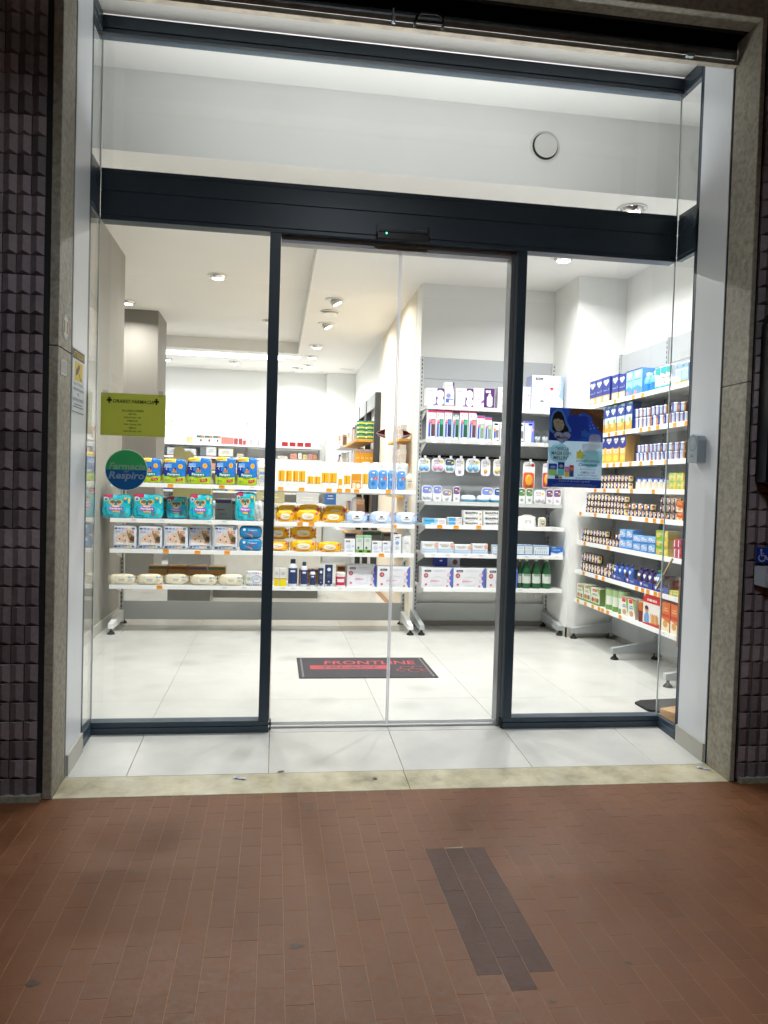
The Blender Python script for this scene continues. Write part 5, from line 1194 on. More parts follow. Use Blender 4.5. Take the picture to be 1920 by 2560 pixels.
def d_cream(p, w, h):
    p.rect(-w / 2, 0, -w * .02, h, '#58b6e4', 0); p.rect(-w * .02, 0, w * .12, h, '#a8d4ec', 0); p.text('Bepanthenol', -w * .14, h * .62, w * .55, h * .24, '#1f5aa0', 1, 0, .01); p.lines(w * .3, h * .7, w * .3, 3, h * .2, '#c9a49a', 1, h * .07); p.ell(-w * .1, h * .22, w * .08, h * .1, '#e6f0f6', 1, 10)
def d_cream2(p, w, h):
    p.rect(-w * .46, h * .1, w * .05, h * .9, '#58aee0', 0); p.text('Bepanthenol', -w * .18, h * .6, w * .4, h * .26, '#1f5aa0', 1); p.rect(w * .08, h * .1, w * .46, h * .9, '#dfd0c8', 0); p.poly([(w * .38, h * .7), (w * .46, h * .9), (w * .3, h * .9)], '#3a4a80', 1)
def d_oint(p, w, h):
    p.text('BIAFIN', -w * .06, h * .58, w * .62, h * .4, '#23262b', 1, 0, .03); p.lines(-w * .06, h * .2, w * .34, 1, .006, '#9a9c9e', 1, .003); p.ell(w * .4, h * .45, h * .2, h * .2, '#c9a45a', 1, 12); p.rect(-w * .5, 0, -w * .44, h, '#cfd2d4', 0)
def d_baby(p, w, h):
    for k in range(4): p.poly([(-w / 2, h * (.08 + .1 * k)), (0, h * (.02 + .1 * k)), (w / 2, h * (.1 + .1 * k)), (w / 2, h * (.16 + .1 * k)), (0, h * (.09 + .1 * k)), (-w / 2, h * (.15 + .1 * k))], '#a9c6e6' if k % 2 else '#c6d9ee', 0)
    p.poly([(w / 2, h * .5), (w / 2, h * .98), (w * .32, h * .96), (w * .24, h * .72), (w * .34, h * .5)], '#e2b7a0', 1); p.rect(w * .36, h * .62, w * .42, h * .66, '#a8505a', 2); p.text('Narhinel', -w * .1, h * .78, w * .56, h * .12, '#5a647a', 1); p.rect(-w * .3, h * .63, w * .1, h * .69, '#d9a83a', 1)
def d_bw(p, w, h):
    p.rect(-w / 2, 0, w / 2, h * .12, '#2f62b0', 0); p.rect(-w / 2, h * .86, w / 2, h, '#7fb0dc', 0); p.text('Libenar', 0, h * .7, w * .7, h * .12, '#5a6a86', 1)
    for k in range(6): p.rect(-w * .42 + k * w * .15, h * .2, -w * .42 + k * w * .15 + w * .06, h * .5, '#8fc6dc', 0)
def d_blue(p, w, h):
    p.poly([(-w / 2, 0), (w / 2, 0), (w / 2, h * .5), (0, h * .25), (-w / 2, h * .4)], '#dfe9f4', 0); p.text('Libenar', -w * .02, h * .68, w * .6, h * .16, '#e9f0f8', 1); p.rect(-w * .4, h * .9, -w * .1, h * .97, '#e6c84a', 1)
def d_bphoto(p, w, h):
    p.rect(0, 0, w / 2, h, '#b9bccf', 0); p.ell(w * .3, h * .5, w * .1, h * .3, '#6a4a40', 1, 14); p.rrect(-w * .32, h * .55, -w * .2, h * .7, .006, '#dfe4ee', 1)
def milk(body, low, num):
    def f(p, w, h):
        p.rect(-w / 2, 0, w / 2, h * .3, low, 0); p.heart(0, h * .76, w * .72, h * .26, '#eef1f6', 1); p.text('Mellin', 0, h * .77, w * .5, h * .06, '#16295e', 2, 0, .01); p.text('latte', -w * .05, h * .48, w * .5, h * .05, '#dfe6f4', 1); p.text(num, w * .34, h * .5, w * .1, h * .07, '#f0f2f6', 1); p.ell(0, h * .16, w * .34, h * .1, '#eee6d0', 1, 14)
    return f
def d_sky(p, w, h):
    p.poly([(-w / 2, 0), (w / 2, 0), (w / 2, h * .25), (0, h * .38), (-w / 2, h * .3)], '#3f8fd6', 0); p.heart(0, h * .78, w * .62, h * .24, '#dfe9f4', 0); p.text('Aptamil', 0, h * .6, w * .78, h * .08, '#1f3f8a', 1, 0, .01); p.text('3', w * .3, h * .12, w * .14, h * .12, '#d0483a', 1, 0, .02); p.rect(-w / 2, h * .96, w / 2, h, '#2a357a', 1); p.ell(-w * .2, h * .12, w * .16, h * .08, '#d98a6a', 1, 12)
def d_cereal(p, w, h):
    p.rect(-w / 2, 0, w / 2, h * .34, '#e8a33a', 0); p.rect(-w / 2, h * .34, w / 2, h * .56, '#cfe3ef', 0); p.heart(0, h * .74, w * .66, h * .24, '#eef1f6', 1); p.text('Mellin', 0, h * .75, w * .46, h * .055, '#16295e', 2, 0, .01); p.ell(-w * .1, h * .26, w * .3, h * .09, '#f0c98a', 1, 14); p.ell(w * .2, h * .4, w * .2, h * .08, '#7fae5a', 1, 12); p.rect(0, h * .92, w / 2, h, '#6fa58a', 0)
def d_semo(p, w, h):
    p.rect(-w / 2, 0, w / 2, h * .62, '#eab24a', 0); p.ell(0, h * .62, w * .5, h * .09, '#26378c', 1, 18); p.heart(0, h * .8, w * .66, h * .24, '#eef1f6', 2); p.text('Mellin', 0, h * .81, w * .46, h * .05, '#16295e', 3, 0, .01); p.rect(-w * .34, h * .36, w * .34, h * .52, '#f0e3c0', 1); p.ell(0, h * .2, w * .36, h * .12, '#f3d05a', 1, 16); p.lines(0, h * .46, w * .5, 2, h * .05, '#b08a4a', 2, h * .02)
def d_snack(p, w, h):
    p.poly([(-w / 2, 0), (w * .1, 0), (w * .3, h), (-w / 2, h)], '#86b83a', 0); p.ell(-w * .3, h * .45, w * .16, h * .34, '#d9b46a', 1, 14); p.ell(w * .3, h * .5, w * .14, h * .3, '#e6cf5a', 1, 12); p.text('Bio', 0, h * .6, w * .3, h * .3, '#f2f4e6', 2); p.rect(w * .12, h * .1, w * .2, h * .9, '#c9b43a', 1)
def d_orange(p, w, h):
    p.poly([(-w / 2, 0), (w / 2, 0), (w / 2, h * .3), (-w / 2, h * .45)], '#f0e2c4', 0); p.rect(-w * .45, h * .5, w * .45, h * .6, '#c8392a', 1); p.ell(0, h * .26, w * .3, h * .12, '#d99a4a', 1, 12); p.lines(0, h * .8, w * .6, 2, h * .08, '#f6dcb0', 1, h * .03)
def d_red(p, w, h):
    p.rect(-w * .3, h * .1, -w * .05, h * .9, '#efe9ec', 0); p.rect(w * .1, h * .2, w * .4, h * .5, '#7a1f4a', 0)
def d_skypack(p, w, h):
    p.ell(-w * .15, h * .6, w * .24, h * .22, '#e6ecf4', 0, 14); p.text('mio', -w * .15, h * .6, w * .24, h * .2, '#c8324a', 1, 0, .02); p.ell(w * .25, h * .45, w * .16, h * .2, '#d8dfe8', 0, 12); p.rect(w * .2, h * .38, w * .32, h * .5, '#b8404a', 1); p.poly([(-w / 2, 0), (w / 2, 0), (w / 2, h * .25), (-w / 2, h * .15)], '#3f78c4', 0)
def d_gcereal(p, w, h):
    p.rect(-w / 2, 0, w / 2, h * .12, '#6f9a3a', 0); p.rect(-w * .3, h * .78, w * .2, h * .93, '#cf2a2f', 0); p.text('alkas', -w * .05, h * .855, w * .36, h * .07, '#f4ecec', 1); p.lines(0, h * .66, w * .7, 2, h * .07, '#3f4a3a', 1, h * .03); p.poly([(w * .1, h), (w / 2, h), (w / 2, h * .6)], '#8fb85a', 0)
    for x, c_ in ((-.25, '#b8604a'), (.05, '#c9a06a'), (.3, '#8a6a4a')): p.ell(w * x, h * .3, w * .15, h * .14, c_, 1, 12)
def d_biscuit(p, w, h):
    p.rect(-w / 2, h * .94, w / 2, h, '#c8302f', 0); p.rect(-w * .4, h * .74, w * .1, h * .92, '#c8302f', 0); p.poly([(w * .1, h * .94), (w / 2, h * .94), (w / 2, h * .2), (w * .3, h * .5)], '#7fae4a', 0); p.lines(-w * .05, h * .6, w * .6, 2, h * .1, '#2f5aa0', 1, h * .05); p.ell(0, h * .24, w * .28, h * .14, '#c99a6a', 1, 14)
def d_redbis(p, w, h):
    p.rect(-w / 2, h * .7, w / 2, h, '#d0302c', 0); p.lines(0, h * .8, w * .7, 1, h * .1, '#f4e4e0', 1, h * .07); p.rect(-w * .45, h * .9, -w * .38, h * .97, '#f0e6e6', 1)
    p.poly([(-w * .42, h * .08), (-w * .12, h * .06), (-w * .14, h * .3), (-w * .2, h * .4), (-w * .34, h * .38), (-w * .42, h * .25)], '#6f9fd0', 1); p.ell(-w * .28, h * .48, w * .1, h * .1, '#c99278', 2, 16); p.ell(-w * .28, h * .54, w * .1, h * .065, '#4a3328', 3, 14)
    for k in range(4): p.poly([(w * (-.02 + .1 * k), h * .1), (w * (.08 + .1 * k), h * .08), (w * (.04 + .11 * k), h * .34), (w * (-.03 + .1 * k), h * .4), (w * (-.06 + .1 * k), h * .34)], ('#d9a86a', '#c8935a')[k % 2], 2 + k)
    p.poly([(-w / 2, 0), (w / 2, 0), (w / 2, h * .14), (w * .1, h * .1), (-w / 2, h * .05)], '#c82f2f', 1)

def lathe_prod(prof, cf, parts, d, mat='gloss', seg=24, sy=None):
    def f(w, h):
        pf = [prof[0]]
        for q in prof[1:]:
            n = max(1, int((q[1] - pf[-1][1]) / .07)); p0 = pf[-1]
            pf += [(p0[0] + (q[0] - p0[0]) * (i + 1) / n, p0[1] + (q[1] - p0[1]) * (i + 1) / n) for i in range(n)]
        b = MB(); b.lathe(pf, seg, cf, 0, 0, 0, 0, w, sy or w)
        b.v = [(x, y, z * h) for x, y, z in b.v]
        out = [(None, b, mat)]
        for nm, pr, c, sc_ in parts:
            m_ = MB(); m_.lathe(pr, 16, c, 0, 0, 0, 0, w, sy or w); m_.v = [(x, y, z * h) for x, y, z in m_.v]
            out.append((nm, m_, 'plastic'))
        return out, w
    return f
def lathe_pack(prof, cf, unit=.064, seg=20):
    """a row of jars wrapped together"""
    def f(w, h):
        n = max(1, round(w / unit)); d = w / n
        pf = [prof[0]]
        for q in prof[1:]:
            m_ = max(1, int((q[1] - pf[-1][1]) / .09)); p0 = pf[-1]
            pf += [(p0[0] + (q[0] - p0[0]) * (i + 1) / m_, p0[1] + (q[1] - p0[1]) * (i + 1) / m_) for i in range(m_)]
        b = MB()
        for k in range(n): b.lathe(pf, seg, cf, 0, -w / 2 + d * (k + .5), 0, 0, d, .062)
        b.v = [(x, y, z * h) for x, y, z in b.v]
        return [(None, b, 'gloss')], .062
    return f
def cf_navyb(a, z):
    if abs(a) < 75 and .08 < z < .7: return '#33426f' if not (abs(a) < 28 and .52 < z < .62) else '#dfe4ee'
    return '#d9dde4'
def cf_jarpink(a, z): return '#c8385e' if .12 < z < .72 and abs(a) < 100 and not (abs(a) < 45 and .32 < z < .55) else '#ece6e4'
def cf_green(a, z):
    if .18 < z < .5 and abs(a) < 80: return '#cfd8d0' if z < .42 or abs(a) > 50 else '#8fa39a'
    return '#2c5f3c'
def cf_food(a, z):
    a = (a - 44 + 180) % 360 - 180
    if .12 < z < .9:
        if -95 < a < -52: return '#dd8348'
        if -52 <= a < -8: return '#233a80' if not (.4 < z < .72 and -40 < a < -18) else '#e9edf4'
        if -8 <= a < 58: return '#ecdca8' if not (.5 < z < .75 and 12 < a < 40) else '#a8643a'
        return '#5a4636'
    return '#4a3b30'
def cf_food2(a, z):
    if .12 < z < .9:
        if -75 < a < -14: return '#22397c' if not (.4 < z < .72 and -50 < a < -25) else '#e9edf4'
        if -14 <= a < 70: return '#ead9a6' if not (.45 < z < .72 and 15 < a < 50) else '#b98a4a'
        return '#4a3d33'
    return '#403529'
def cf_pot(a, z):
    a = (a - 36 + 180) % 360 - 180
    if -95 < a < -25: return '#2a3f8f' if not (.35 < z < .7 and -70 < a < -45) else '#e9edf4'
    if -25 <= a < 12: return '#c9d4e6'
    if 12 <= a < 45: return '#e2953a'
    return '#57483c'
def cf_can(a, z):
    a = (a - 50 + 180) % 360 - 180
    if z > .68: return '#2a4a9a' if not (abs(a) < 30 and z < .9) else '#e9edf4'
    return '#dcd5c6' if abs(a) < 90 else '#cfc6b4'
def cf_gcan(a, z):
    a = (a - 50 + 180) % 360 - 180
    return '#a9c58f' if z > .62 or abs(a) > 55 else ('#e2e6da' if z > .2 else '#6f9a55')
def cf_brown(a, z):
    a = (a - 50 + 180) % 360 - 180
    return '#c8702f' if z > .55 else ('#7a2f22' if abs(a) < 70 else '#8a4a2a')
def cf_milkb(a, z): return '#6fb2e6' if z > .45 else ('#2f7fd0' if abs(a) < 80 else '#4a92d6')

def k_pouch(col, cap):
    def f(w, h):
        d = .035; b = soft(w * .92, h * .86, d, lambda x, z, y: col if z > .25 else '#d9cdb4', 3, 8, 8, 3, 43, .02)
        p = Print(0, softfun(w * .92, h * .86, d, 3)); p.heart(0, h * .58, w * .5, h * .24, '#e9edf4', 0); p.ell(0, h * .25, w * .26, h * .12, '#d99a4a', 0, 12)
        c = MB(); c.lathe([(.006, h * .83), (.006, h * .9), (.011, h * .9), (.011, h * .985), (.009, h)], 12, cap)
        return [(None, b, 'film'), ('cap', c, 'plastic'), ('front_print', p, 'film')], d
    return f
def k_carton(body, deco):
    def f(w, h):
        d = w; b = card(w, h * .9, d, body); c = MB(); c.lathe([(w * .28, h * .9), (w * .28, h * .985), (w * .24, h)], 14, '#eef0f0')
        p = Print(-d / 2); deco(p, w, h * .9)
        return [(None, b, 'card'), ('cap', c, 'plastic'), ('front_print', p, 'card')], d
    return f
def d_teal(p, w, h):
    p.poly([(-w / 2, h * .75), (w / 2, h * .62), (w / 2, h), (-w / 2, h)], '#3aa0a4', 0); p.rect(-w / 2, 0, w / 2, h * .14, '#2f98a0', 0); p.text('DNA', 0, h * .5, w * .7, h * .1, '#3a4450', 1, 0, .01); p.text('1', w * .3, h * .28, w * .14, h * .12, '#3a4450', 1)
def d_meadow(p, w, h):
    p.rect(-w / 2, h * .74, w / 2, h, '#7fb0e0', 0); p.poly([(-w / 2, h * .68), (0, h * .72), (w / 2, h * .66), (w / 2, h * .76), (-w / 2, h * .76)], '#e9eef2', 1); p.rect(-w / 2, 0, w / 2, h * .14, '#c9b45a', 0)
    for k in range(7): x = -w * .42 + k * w * .13; p.poly([(x, h * .1), (x + w * .05, h * .1), (x + w * .03, h * (.26 + .05 * (k % 3)))], '#7fa03a', 1)
    p.rect(-w * .3, h * .84, -w * .1, h * .94, '#c8485a', 1)
def k_clear_bottle(w, h):
    b = MB(); b.lathe([(.44, 0), (.48, .08), (.48, .5), (.44, .56)], 18, '#e3e6e8', 0, 0, 0, 0, w, w); b.v = [(x, y, z * h) for x, y, z in b.v]
    c = MB(); c.lathe([(.5, .56), (.5, .68), (.44, .86), (.25, .98), (.08, 1.0)], 18, '#f0f2f4', 0, 0, 0, 0, w, w); c.v = [(x, y, z * h) for x, y, z in c.v]
    p = Print(-w * .485); p.lines(-.0, h * .5, w * .3, 1, .01, '#8a94a8', 0, .008); 
    return [(None, b, 'clearplastic'), ('dome_cap', c, 'clearplastic'), ('liner', _inner(w * .42, h * .5), 'plastic'), ('label_print', p, 'paper')], w
def _inner(r, h):
    m_ = MB(); m_.lathe([(r, .004), (r, h)], 16, '#cfd6da'); return m_
def k_blister(cardc, bubc, rnd=True):
    def f(w, h):
        b = MB(); pts = []
        r_ = w * .28
        for cx, cz, a in ((w / 2 - r_, r_, -90), (w / 2 - r_, h - r_, 0), (-w / 2 + r_, h - r_, 90), (-w / 2 + r_, r_, 180)):
            for k in range(5): pts.append((cx + r_ * math.cos(R(a + 22.5 * k)), cz + r_ * math.sin(R(a + 22.5 * k))))
        b.prism(pts, -.0012, .0012, '#e6e8ec')
        p = Print(-.0012); p.rrect(-w * .44, h * .5, w * .44, h * .95, w * .2, cardc, 0); p.rrect(-w * .3, h * .74, w * .12, h * .84, w * .05, '#2a3358', 1); p.rrect(-w * .26, h * .755, w * .08, h * .825, w * .04, '#e9edf2', 2); p.ell(w * .26, h * .7, w * .12, w * .12, '#e0cf5a', 1, 12); p.lines(-w * .1, h * .64, w * .5, 2, h * .05, '#8a92a8', 1, h * .02)
        s = MB()
        for x in ((-.2, .2) if w > .085 else (0,)):
            s.lathe([(w * .2, 0), (w * .17, .01), (.004, .013)], 14, bubc, 0, 0, 0, 0, 1, 1); 
            n = len(s.v); m0 = n - 14 * 3
            for i in range(m0, n):
                X, Y, Z = s.v[i]; s.v[i] = (X + x * w, -.0016 - Z, h * .3 + Y * 1.1)
        return [(None, b, 'card'), ('front_print', p, 'card'), ('soother', s, 'plastic')], .03
    return f
def k_hanging(cardc, low, shape):
    return k_blister(cardc, low)

KIND = {  # kind: (object name, category, short look, builder)
 'diaper_blue': ('diaper_pack', 'diaper pack', 'blue and lime diaper pack', k_diaper_blue),
 'diaper_teal': ('diaper_pack', 'diaper pack', 'teal diaper pack', k_diaper_teal),
 'diaper_photo': ('diaper_pack', 'diaper pack', 'white diaper pack with baby photo', k_diaper_photo),
 'wipes_yellow': ('wipes_pack', 'wipes pack', 'yellow wet wipes pack', k_wipes_yellow),
 'wipes_blue': ('wipes_pack', 'wipes pack', 'pale blue wet wipes pack', k_wipes_blue),
 'wipes_cream': ('wipes_pack', 'wipes pack', 'cream wet wipes pack', k_wipes_cream),
 'wipes_upright': ('wipes_pouch', 'wipes pouch', 'upright blue wipes pouch', k_wipes_upright),
 'swim_pack': ('swim_diaper_pack', 'diaper pack', 'small blue and orange swim diaper pack', k_swim_pack),
 'silver_bag': ('foil_bag', 'bag', 'plump silver foil bag', k_silver_bag),
 'white_bag': ('folded_bag', 'bag', 'white plastic bag', k_white_bag),
 'small_pouch': ('sachet', 'sachet', 'small cream sachet', k_small_pouch),
 'soft_pack': ('soft_pack', 'soft pack', 'flat pale blue soft pack', k_soft_pack),
 'pattern_pack': ('wipes_pack', 'wipes pack', 'white patterned wipes pack', k_pattern_pack),
 'lotion_pouch': ('lotion_pouch', 'pouch', 'tall cream lotion pouch', k_lotion_pouch),
 'paste_tall': ('cream_carton', 'carton', 'tall yellow cream carton', k_paste),
 'paste_small': ('cream_carton', 'carton', 'short yellow cream carton', k_paste),
 'paste_thin': ('cream_carton', 'carton', 'slim yellow cream carton', k_paste),
 'amber_box': ('carton', 'carton', 'amber cream carton', k_amber_box),
 'wash_bottle': ('wash_bottle', 'bottle', 'cream wash bottle', k_wash_bottle),
 'white_box': ('carton', 'carton', 'square white carton', plain('#e6e8ee', d_white)),
 'green_box': ('carton', 'carton', 'grey and green carton', plain('#cfd8d2', d_green)),
 'tall_white_box': ('carton', 'carton', 'tall white carton', plain('#e4e6ec', d_tallw)),
 'yellow_white_box': ('carton', 'carton', 'yellow and white carton', plain('#dcdedb', d_yw, .05)),
 'navy_bottle': ('lotion_bottle', 'bottle', 'white and navy lotion bottle', lathe_prod([(.42, 0), (.47, .03), (.47, .68), (.42, .78), (.28, .84)], cf_navyb, [('cap', [(.24, .84), (.26, .85), (.26, .98), (.22, 1.0)], '#3c4763', 1)], .06)),
 'navy_box': ('carton', 'carton', 'slim navy carton', plain('#27375f', d_navy, .04)),
 'pink_jar': ('powder_jar', 'jar', 'pink jar with white lid', lathe_prod([(.44, 0), (.48, .05), (.48, .78), (.46, .8)], cf_jarpink, [('lid', [(.47, .8), (.49, .82), (.49, .96), (.44, 1.0)], '#ece4e2', 1)], .06)),
 'pads_box': ('breast_pad_box', 'carton', 'wide white and lilac nursing pad carton', plain('#e3e4ea', d_pads, .13, '#d2cfd8')),
 'pump_box': ('breast_pump_box', 'carton', 'white and purple pump carton', plain('#eceaee', d_pump, .09)),
 'feeder_box': ('storage_cup_box', 'carton', 'tall carton with blue cups', plain('#e8e8ec', d_feeder, .08)),
 'nipple_box': ('nipple_box', 'carton', 'white and lilac teat carton', plain('#eceaf0', d_nipple, .08)),
 'purple_box': ('bottle_box', 'carton', 'purple baby bottle carton', plain('#54206b', d_purple, .08)),
 'sterilizer_box': ('steriliser_box', 'carton', 'white and blue steriliser carton', plain('#e9e8f0', d_ster, .16, '#aab4e0')),
 'bottle_pink': ('baby_bottle_box', 'carton', 'white carton with pink bottle', plain('#e9ebf1', d_bottle('#5a3f4a', '#d9858e'), .06)),
 'bottle_green': ('baby_bottle_box', 'carton', 'white carton with green bottle', plain('#e9ebf1', d_bottle('#1f5a45', '#4fae8e'), .06)),
 'bottle_navy': ('baby_bottle_box', 'carton', 'white carton with navy bottle', plain('#e9ebf1', d_bottle('#2a3f66', '#4a86c0'), .06)),
 'bottle_clear': ('baby_bottle_box', 'carton', 'shorter white carton with clear bottle', plain('#e9ebf1', d_bottle('#7f9a86', '#a9cfae'), .06)),
 'bottle_small': ('baby_bottle_box', 'carton', 'small white carton with grey bottle', plain('#e9ebf1', d_small, .06)),
 'bottle_lilac': ('baby_bottle_box', 'carton', 'blue carton with white bottle', plain('#c6cbea', d_lilac, .07)),
 'clear_bottle': ('baby_bottle', 'baby bottle', 'clear baby bottle', k_clear_bottle),
 'soother_lilac': ('soother_pack', 'soother pack', 'lilac soother pack', k_blister('#7f8fe0', '#dfe6f4')),
 'soother_grey': ('soother_pack', 'soother pack', 'grey soother pack', k_blister('#9a8aa0', '#c9ccd0')),
 'soother_purple': ('soother_pack', 'soother pack', 'purple soother pack', k_blister('#7a4a86', '#d6cbe0')),
 'soother_navy': ('soother_pack', 'soother pack', 'navy soother pack', k_blister('#2f4f8a', '#6f92c6')),
 'soother_green': ('soother_pack', 'soother pack', 'green soother pack', k_blister('#5a8f5a', '#b9d0b4')),
 'soother_white': ('soother_pack', 'soother pack', 'white soother pack', k_blister('#ece9f0', '#dcd6e2')),
 'cream_box_wide': ('ointment_carton', 'carton', 'wide sky blue ointment carton', plain('#e4e8ec', d_cream, .05)),
 'cream_box': ('ointment_carton', 'carton', 'short sky blue ointment carton', plain('#dfe6ee', d_cream2, .05)),
 'ointment_box': ('ointment_carton', 'carton', 'white black lettered ointment carton', plain('#e6e8e9', d_oint, .05, '#d4d6d8')),
 'baby_box': ('nasal_aspirator_box', 'carton', 'white carton with baby face', plain('#e6ebf1', d_baby, .07)),
 'blue_white_box': ('saline_box', 'carton', 'white and blue saline carton', plain('#dfe6ec', d_bw, .06)),
 'blue_box': ('saline_box', 'carton', 'bright blue saline carton', plain('#2f74cc', d_blue, .06)),
 'blue_photo_box': ('carton', 'carton', 'dark blue carton lying on others', plain('#2c3f9a', d_bphoto, .1)),
 'green_bottle': ('glass_bottle', 'bottle', 'dark green bottle with white label', lathe_prod([(.42, 0), (.49, .02), (.49, .58), (.44, .68), (.22, .88), (.16, .93)], cf_green, [('cap', [(.15, .93), (.18, .94), (.18, .99), (.15, 1.0)], '#c9ccc6', 1)], .06)),
 'navy_milk_box': ('milk_carton', 'carton', 'navy milk powder carton', plain('#26378c', milk('#26378c', '#c9b27a', '2'), .08)),
 'sky_milk_box': ('milk_carton', 'carton', 'tall sky blue milk carton', plain('#8fc1e6', d_sky, .1, '#5f9fd8')),
 'sky_milk_bottle': ('milk_bottle', 'bottle', 'sky blue milk bottle', lathe_prod([(.44, 0), (.48, .05), (.48, .6), (.4, .76), (.26, .84)], cf_milkb, [('cap', [(.26, .84), (.3, .86), (.3, .97), (.27, 1.0)], '#eceff2', 1)], .06)),
 'teal_carton': ('milk_carton', 'carton', 'white and teal milk carton', k_carton('#e6eaea', d_teal)),
 'meadow_carton': ('milk_carton', 'carton', 'blue meadow milk carton', k_carton('#a9c9ec', d_meadow)),
 'cereal_box': ('cereal_box', 'carton', 'navy and orange cereal carton', plain('#26418f', d_cereal, .07)),
 'semolina_box': ('cereal_box', 'carton', 'navy and yellow semolina carton', plain('#26378c', d_semo, .07, '#b58a4a')),
 'fruit_pot': ('fruit_pot_pack', 'fruit pot pack', 'navy and orange fruit pot pack', lathe_pack([(.4, 0), (.46, .1), (.48, .8), (.5, .86), (.5, 1.0)], cf_pot)),
 'food_jar': ('jar_pack', 'jar pack', 'baby food jar pack', lathe_pack([(.4, 0), (.48, .12), (.5, .3), (.5, .7), (.47, .88), (.4, 1.0)], cf_food)),
 'navy_can': ('milk_can', 'can', 'navy topped white can', lathe_prod([(.46, 0), (.48, .03), (.48, .96), (.46, 1.0)], cf_can, [], .07, 'gloss', 18)),
 'snack_box': ('snack_box', 'carton', 'green snack carton', plain('#d3c24a', d_snack, .08)),
 'orange_box': ('biscuit_box', 'carton', 'orange biscuit carton', plain('#e0702f', d_orange, .08)),
 'red_box': ('snack_box', 'carton', 'crimson snack carton', plain('#c22f52', d_red, .07)),
 'sky_pack': ('yogurt_pack', 'yogurt pack', 'sky blue dessert pack', plain('#7fb2e8', d_skypack, .08)),
 'pouch_blue': ('fruit_pouch', 'pouch', 'blue fruit pouch', k_pouch('#3a66c0', '#2a4aa0')),
 'pouch_purple': ('fruit_pouch', 'pouch', 'purple fruit pouch', k_pouch('#4a3f7a', '#57408f')),
 'pouch_green': ('fruit_pouch', 'pouch', 'fruit pouch with green cap', k_pouch('#5a86b4', '#58c23a')),
 'green_cereal_box': ('cereal_box', 'carton', 'pale green cereal carton', plain('#e2e8d6', d_gcereal, .07, '#7f9a5a')),
 'green_can': ('cereal_can', 'can', 'pale green cereal can', lathe_prod([(.47, 0), (.48, .02), (.48, .93), (.46, .95)], cf_gcan, [('lid', [(.48, .95), (.5, .96), (.5, .99), (.47, 1.0)], '#5f6f5a', 1)], .07, 'gloss', 18)),
 'biscuit_box': ('biscuit_box', 'carton', 'white and red biscuit carton', plain('#e6e8e2', d_biscuit, .07)),
 'brown_jar': ('biscuit_jar', 'jar', 'orange and brown jar', lathe_prod([(.46, 0), (.48, .03), (.48, .9), (.44, .93)], cf_brown, [('lid', [(.46, .93), (.48, .94), (.48, .99), (.44, 1.0)], '#d9b88a', 1)], .07, 'gloss', 18)),
 'red_biscuit_box': ('biscuit_box', 'carton', 'large red and white biscuit carton', plain('#ece6e2', d_redbis, .07)),
}
ORD = ['first', 'second', 'third', 'fourth', 'fifth', 'sixth', 'seventh', 'eighth', 'ninth', 'tenth', 'eleventh', 'twelfth', 'thirteenth', 'fourteenth', 'fifteenth', 'sixteenth', 'seventeenth', 'eighteenth', 'nineteenth', 'twentieth', 'twenty-first', 'twenty-second', 'twenty-third', 'twenty-fourth', 'twenty-fifth', 'twenty-sixth', 'twenty-seventh', 'twenty-eighth']
SHELF = {'A1': "low rack's top shelf", 'A2': "low rack's second shelf", 'A3': "low rack's third shelf", 'A4': "low rack's bottom shelf",
 'B1': "tall grey rack's top shelf", 'B2': "tall grey rack's second shelf", 'B5': "tall grey rack's third shelf", 'B6': "tall grey rack's fourth shelf", 'B7': "tall grey rack's fifth shelf", 'B8': "tall grey rack's bottom shelf"}
for k, n in enumerate(('top', 'second', 'third', 'fourth', 'fifth', 'sixth', 'seventh', 'bottom')): SHELF['C%d' % (k + 1)] = "right wall rack's %s shelf" % n
_pm = {}
def goods_mesh(kind, w, h):
    key = (kind, round(w / .006), round(h / .006))
    if key not in _pm:
        parts, d = KIND[kind][3](w, h)
        _pm[key] = ([(nm, b.data(nm or KIND[kind][0], M[mt])) for nm, b, mt in parts], d)
    return _pm[key]
def stock(row, axis, front, ztop):
    items = ROWS[row]
    desc = {}
    for i, it in enumerate(items): desc.setdefault(KIND[it[0]][2], []).append(i)
    lab = {}
    for dsc, ids in desc.items():
        dz = sorted(set(round(items[i][5], 3) for i in ids)); tiers = [0.0]
        for z in dz:
            if z - tiers[-1] > .028: tiers.append(z)
        def tier(i): return max(k for k, t in enumerate(tiers) if items[i][5] >= t - .012)
        nt = max(tier(i) for i in ids) + 1
        for t in range(nt):
            sel = sorted([i for i in ids if tier(i) == t], key=lambda i: items[i][1] if axis == 'x' else -items[i][1])
            tn = '' if nt == 1 else (('lower', 'upper')[t] if nt == 2 else ('lower', 'middle', 'upper')[min(t, 2)]) + ' tier, '
            for k, i in enumerate(sel):
                if len(sel) == 1: lab[i] = '%s, %s%s' % (dsc, tn or 'on the ', SHELF[row])
                else: lab[i] = '%s %s from left, %s%s' % (ORD[k], dsc, tn, SHELF[row])
    for i, (kind, c, w, h, sb, dz) in enumerate(items):
        h = max(h, .03)
        w = max(.02, w - .003)
        if kind == 'food_jar' and row in ('C4', 'C6', 'C7'): pass
        parts, d = goods_mesh(kind, w, h)
        jit = rng.uniform(-.05, .05)
        z = ztop + dz + .0006
        if axis == 'x': loc, rz = (c, front + .012 + sb + d / 2, z), jit
        else: loc, rz = (front + .012 + sb + d / 2, c, z), R(-90) + jit
        nm, cat = KIND[kind][0], KIND[kind][1]
        o = tag(link(nm, parts[0][1], None, loc, rz), lab[i], cat, 'goods on the shop racks')
        for pn, me in parts[1:]: link(pn, me, o)

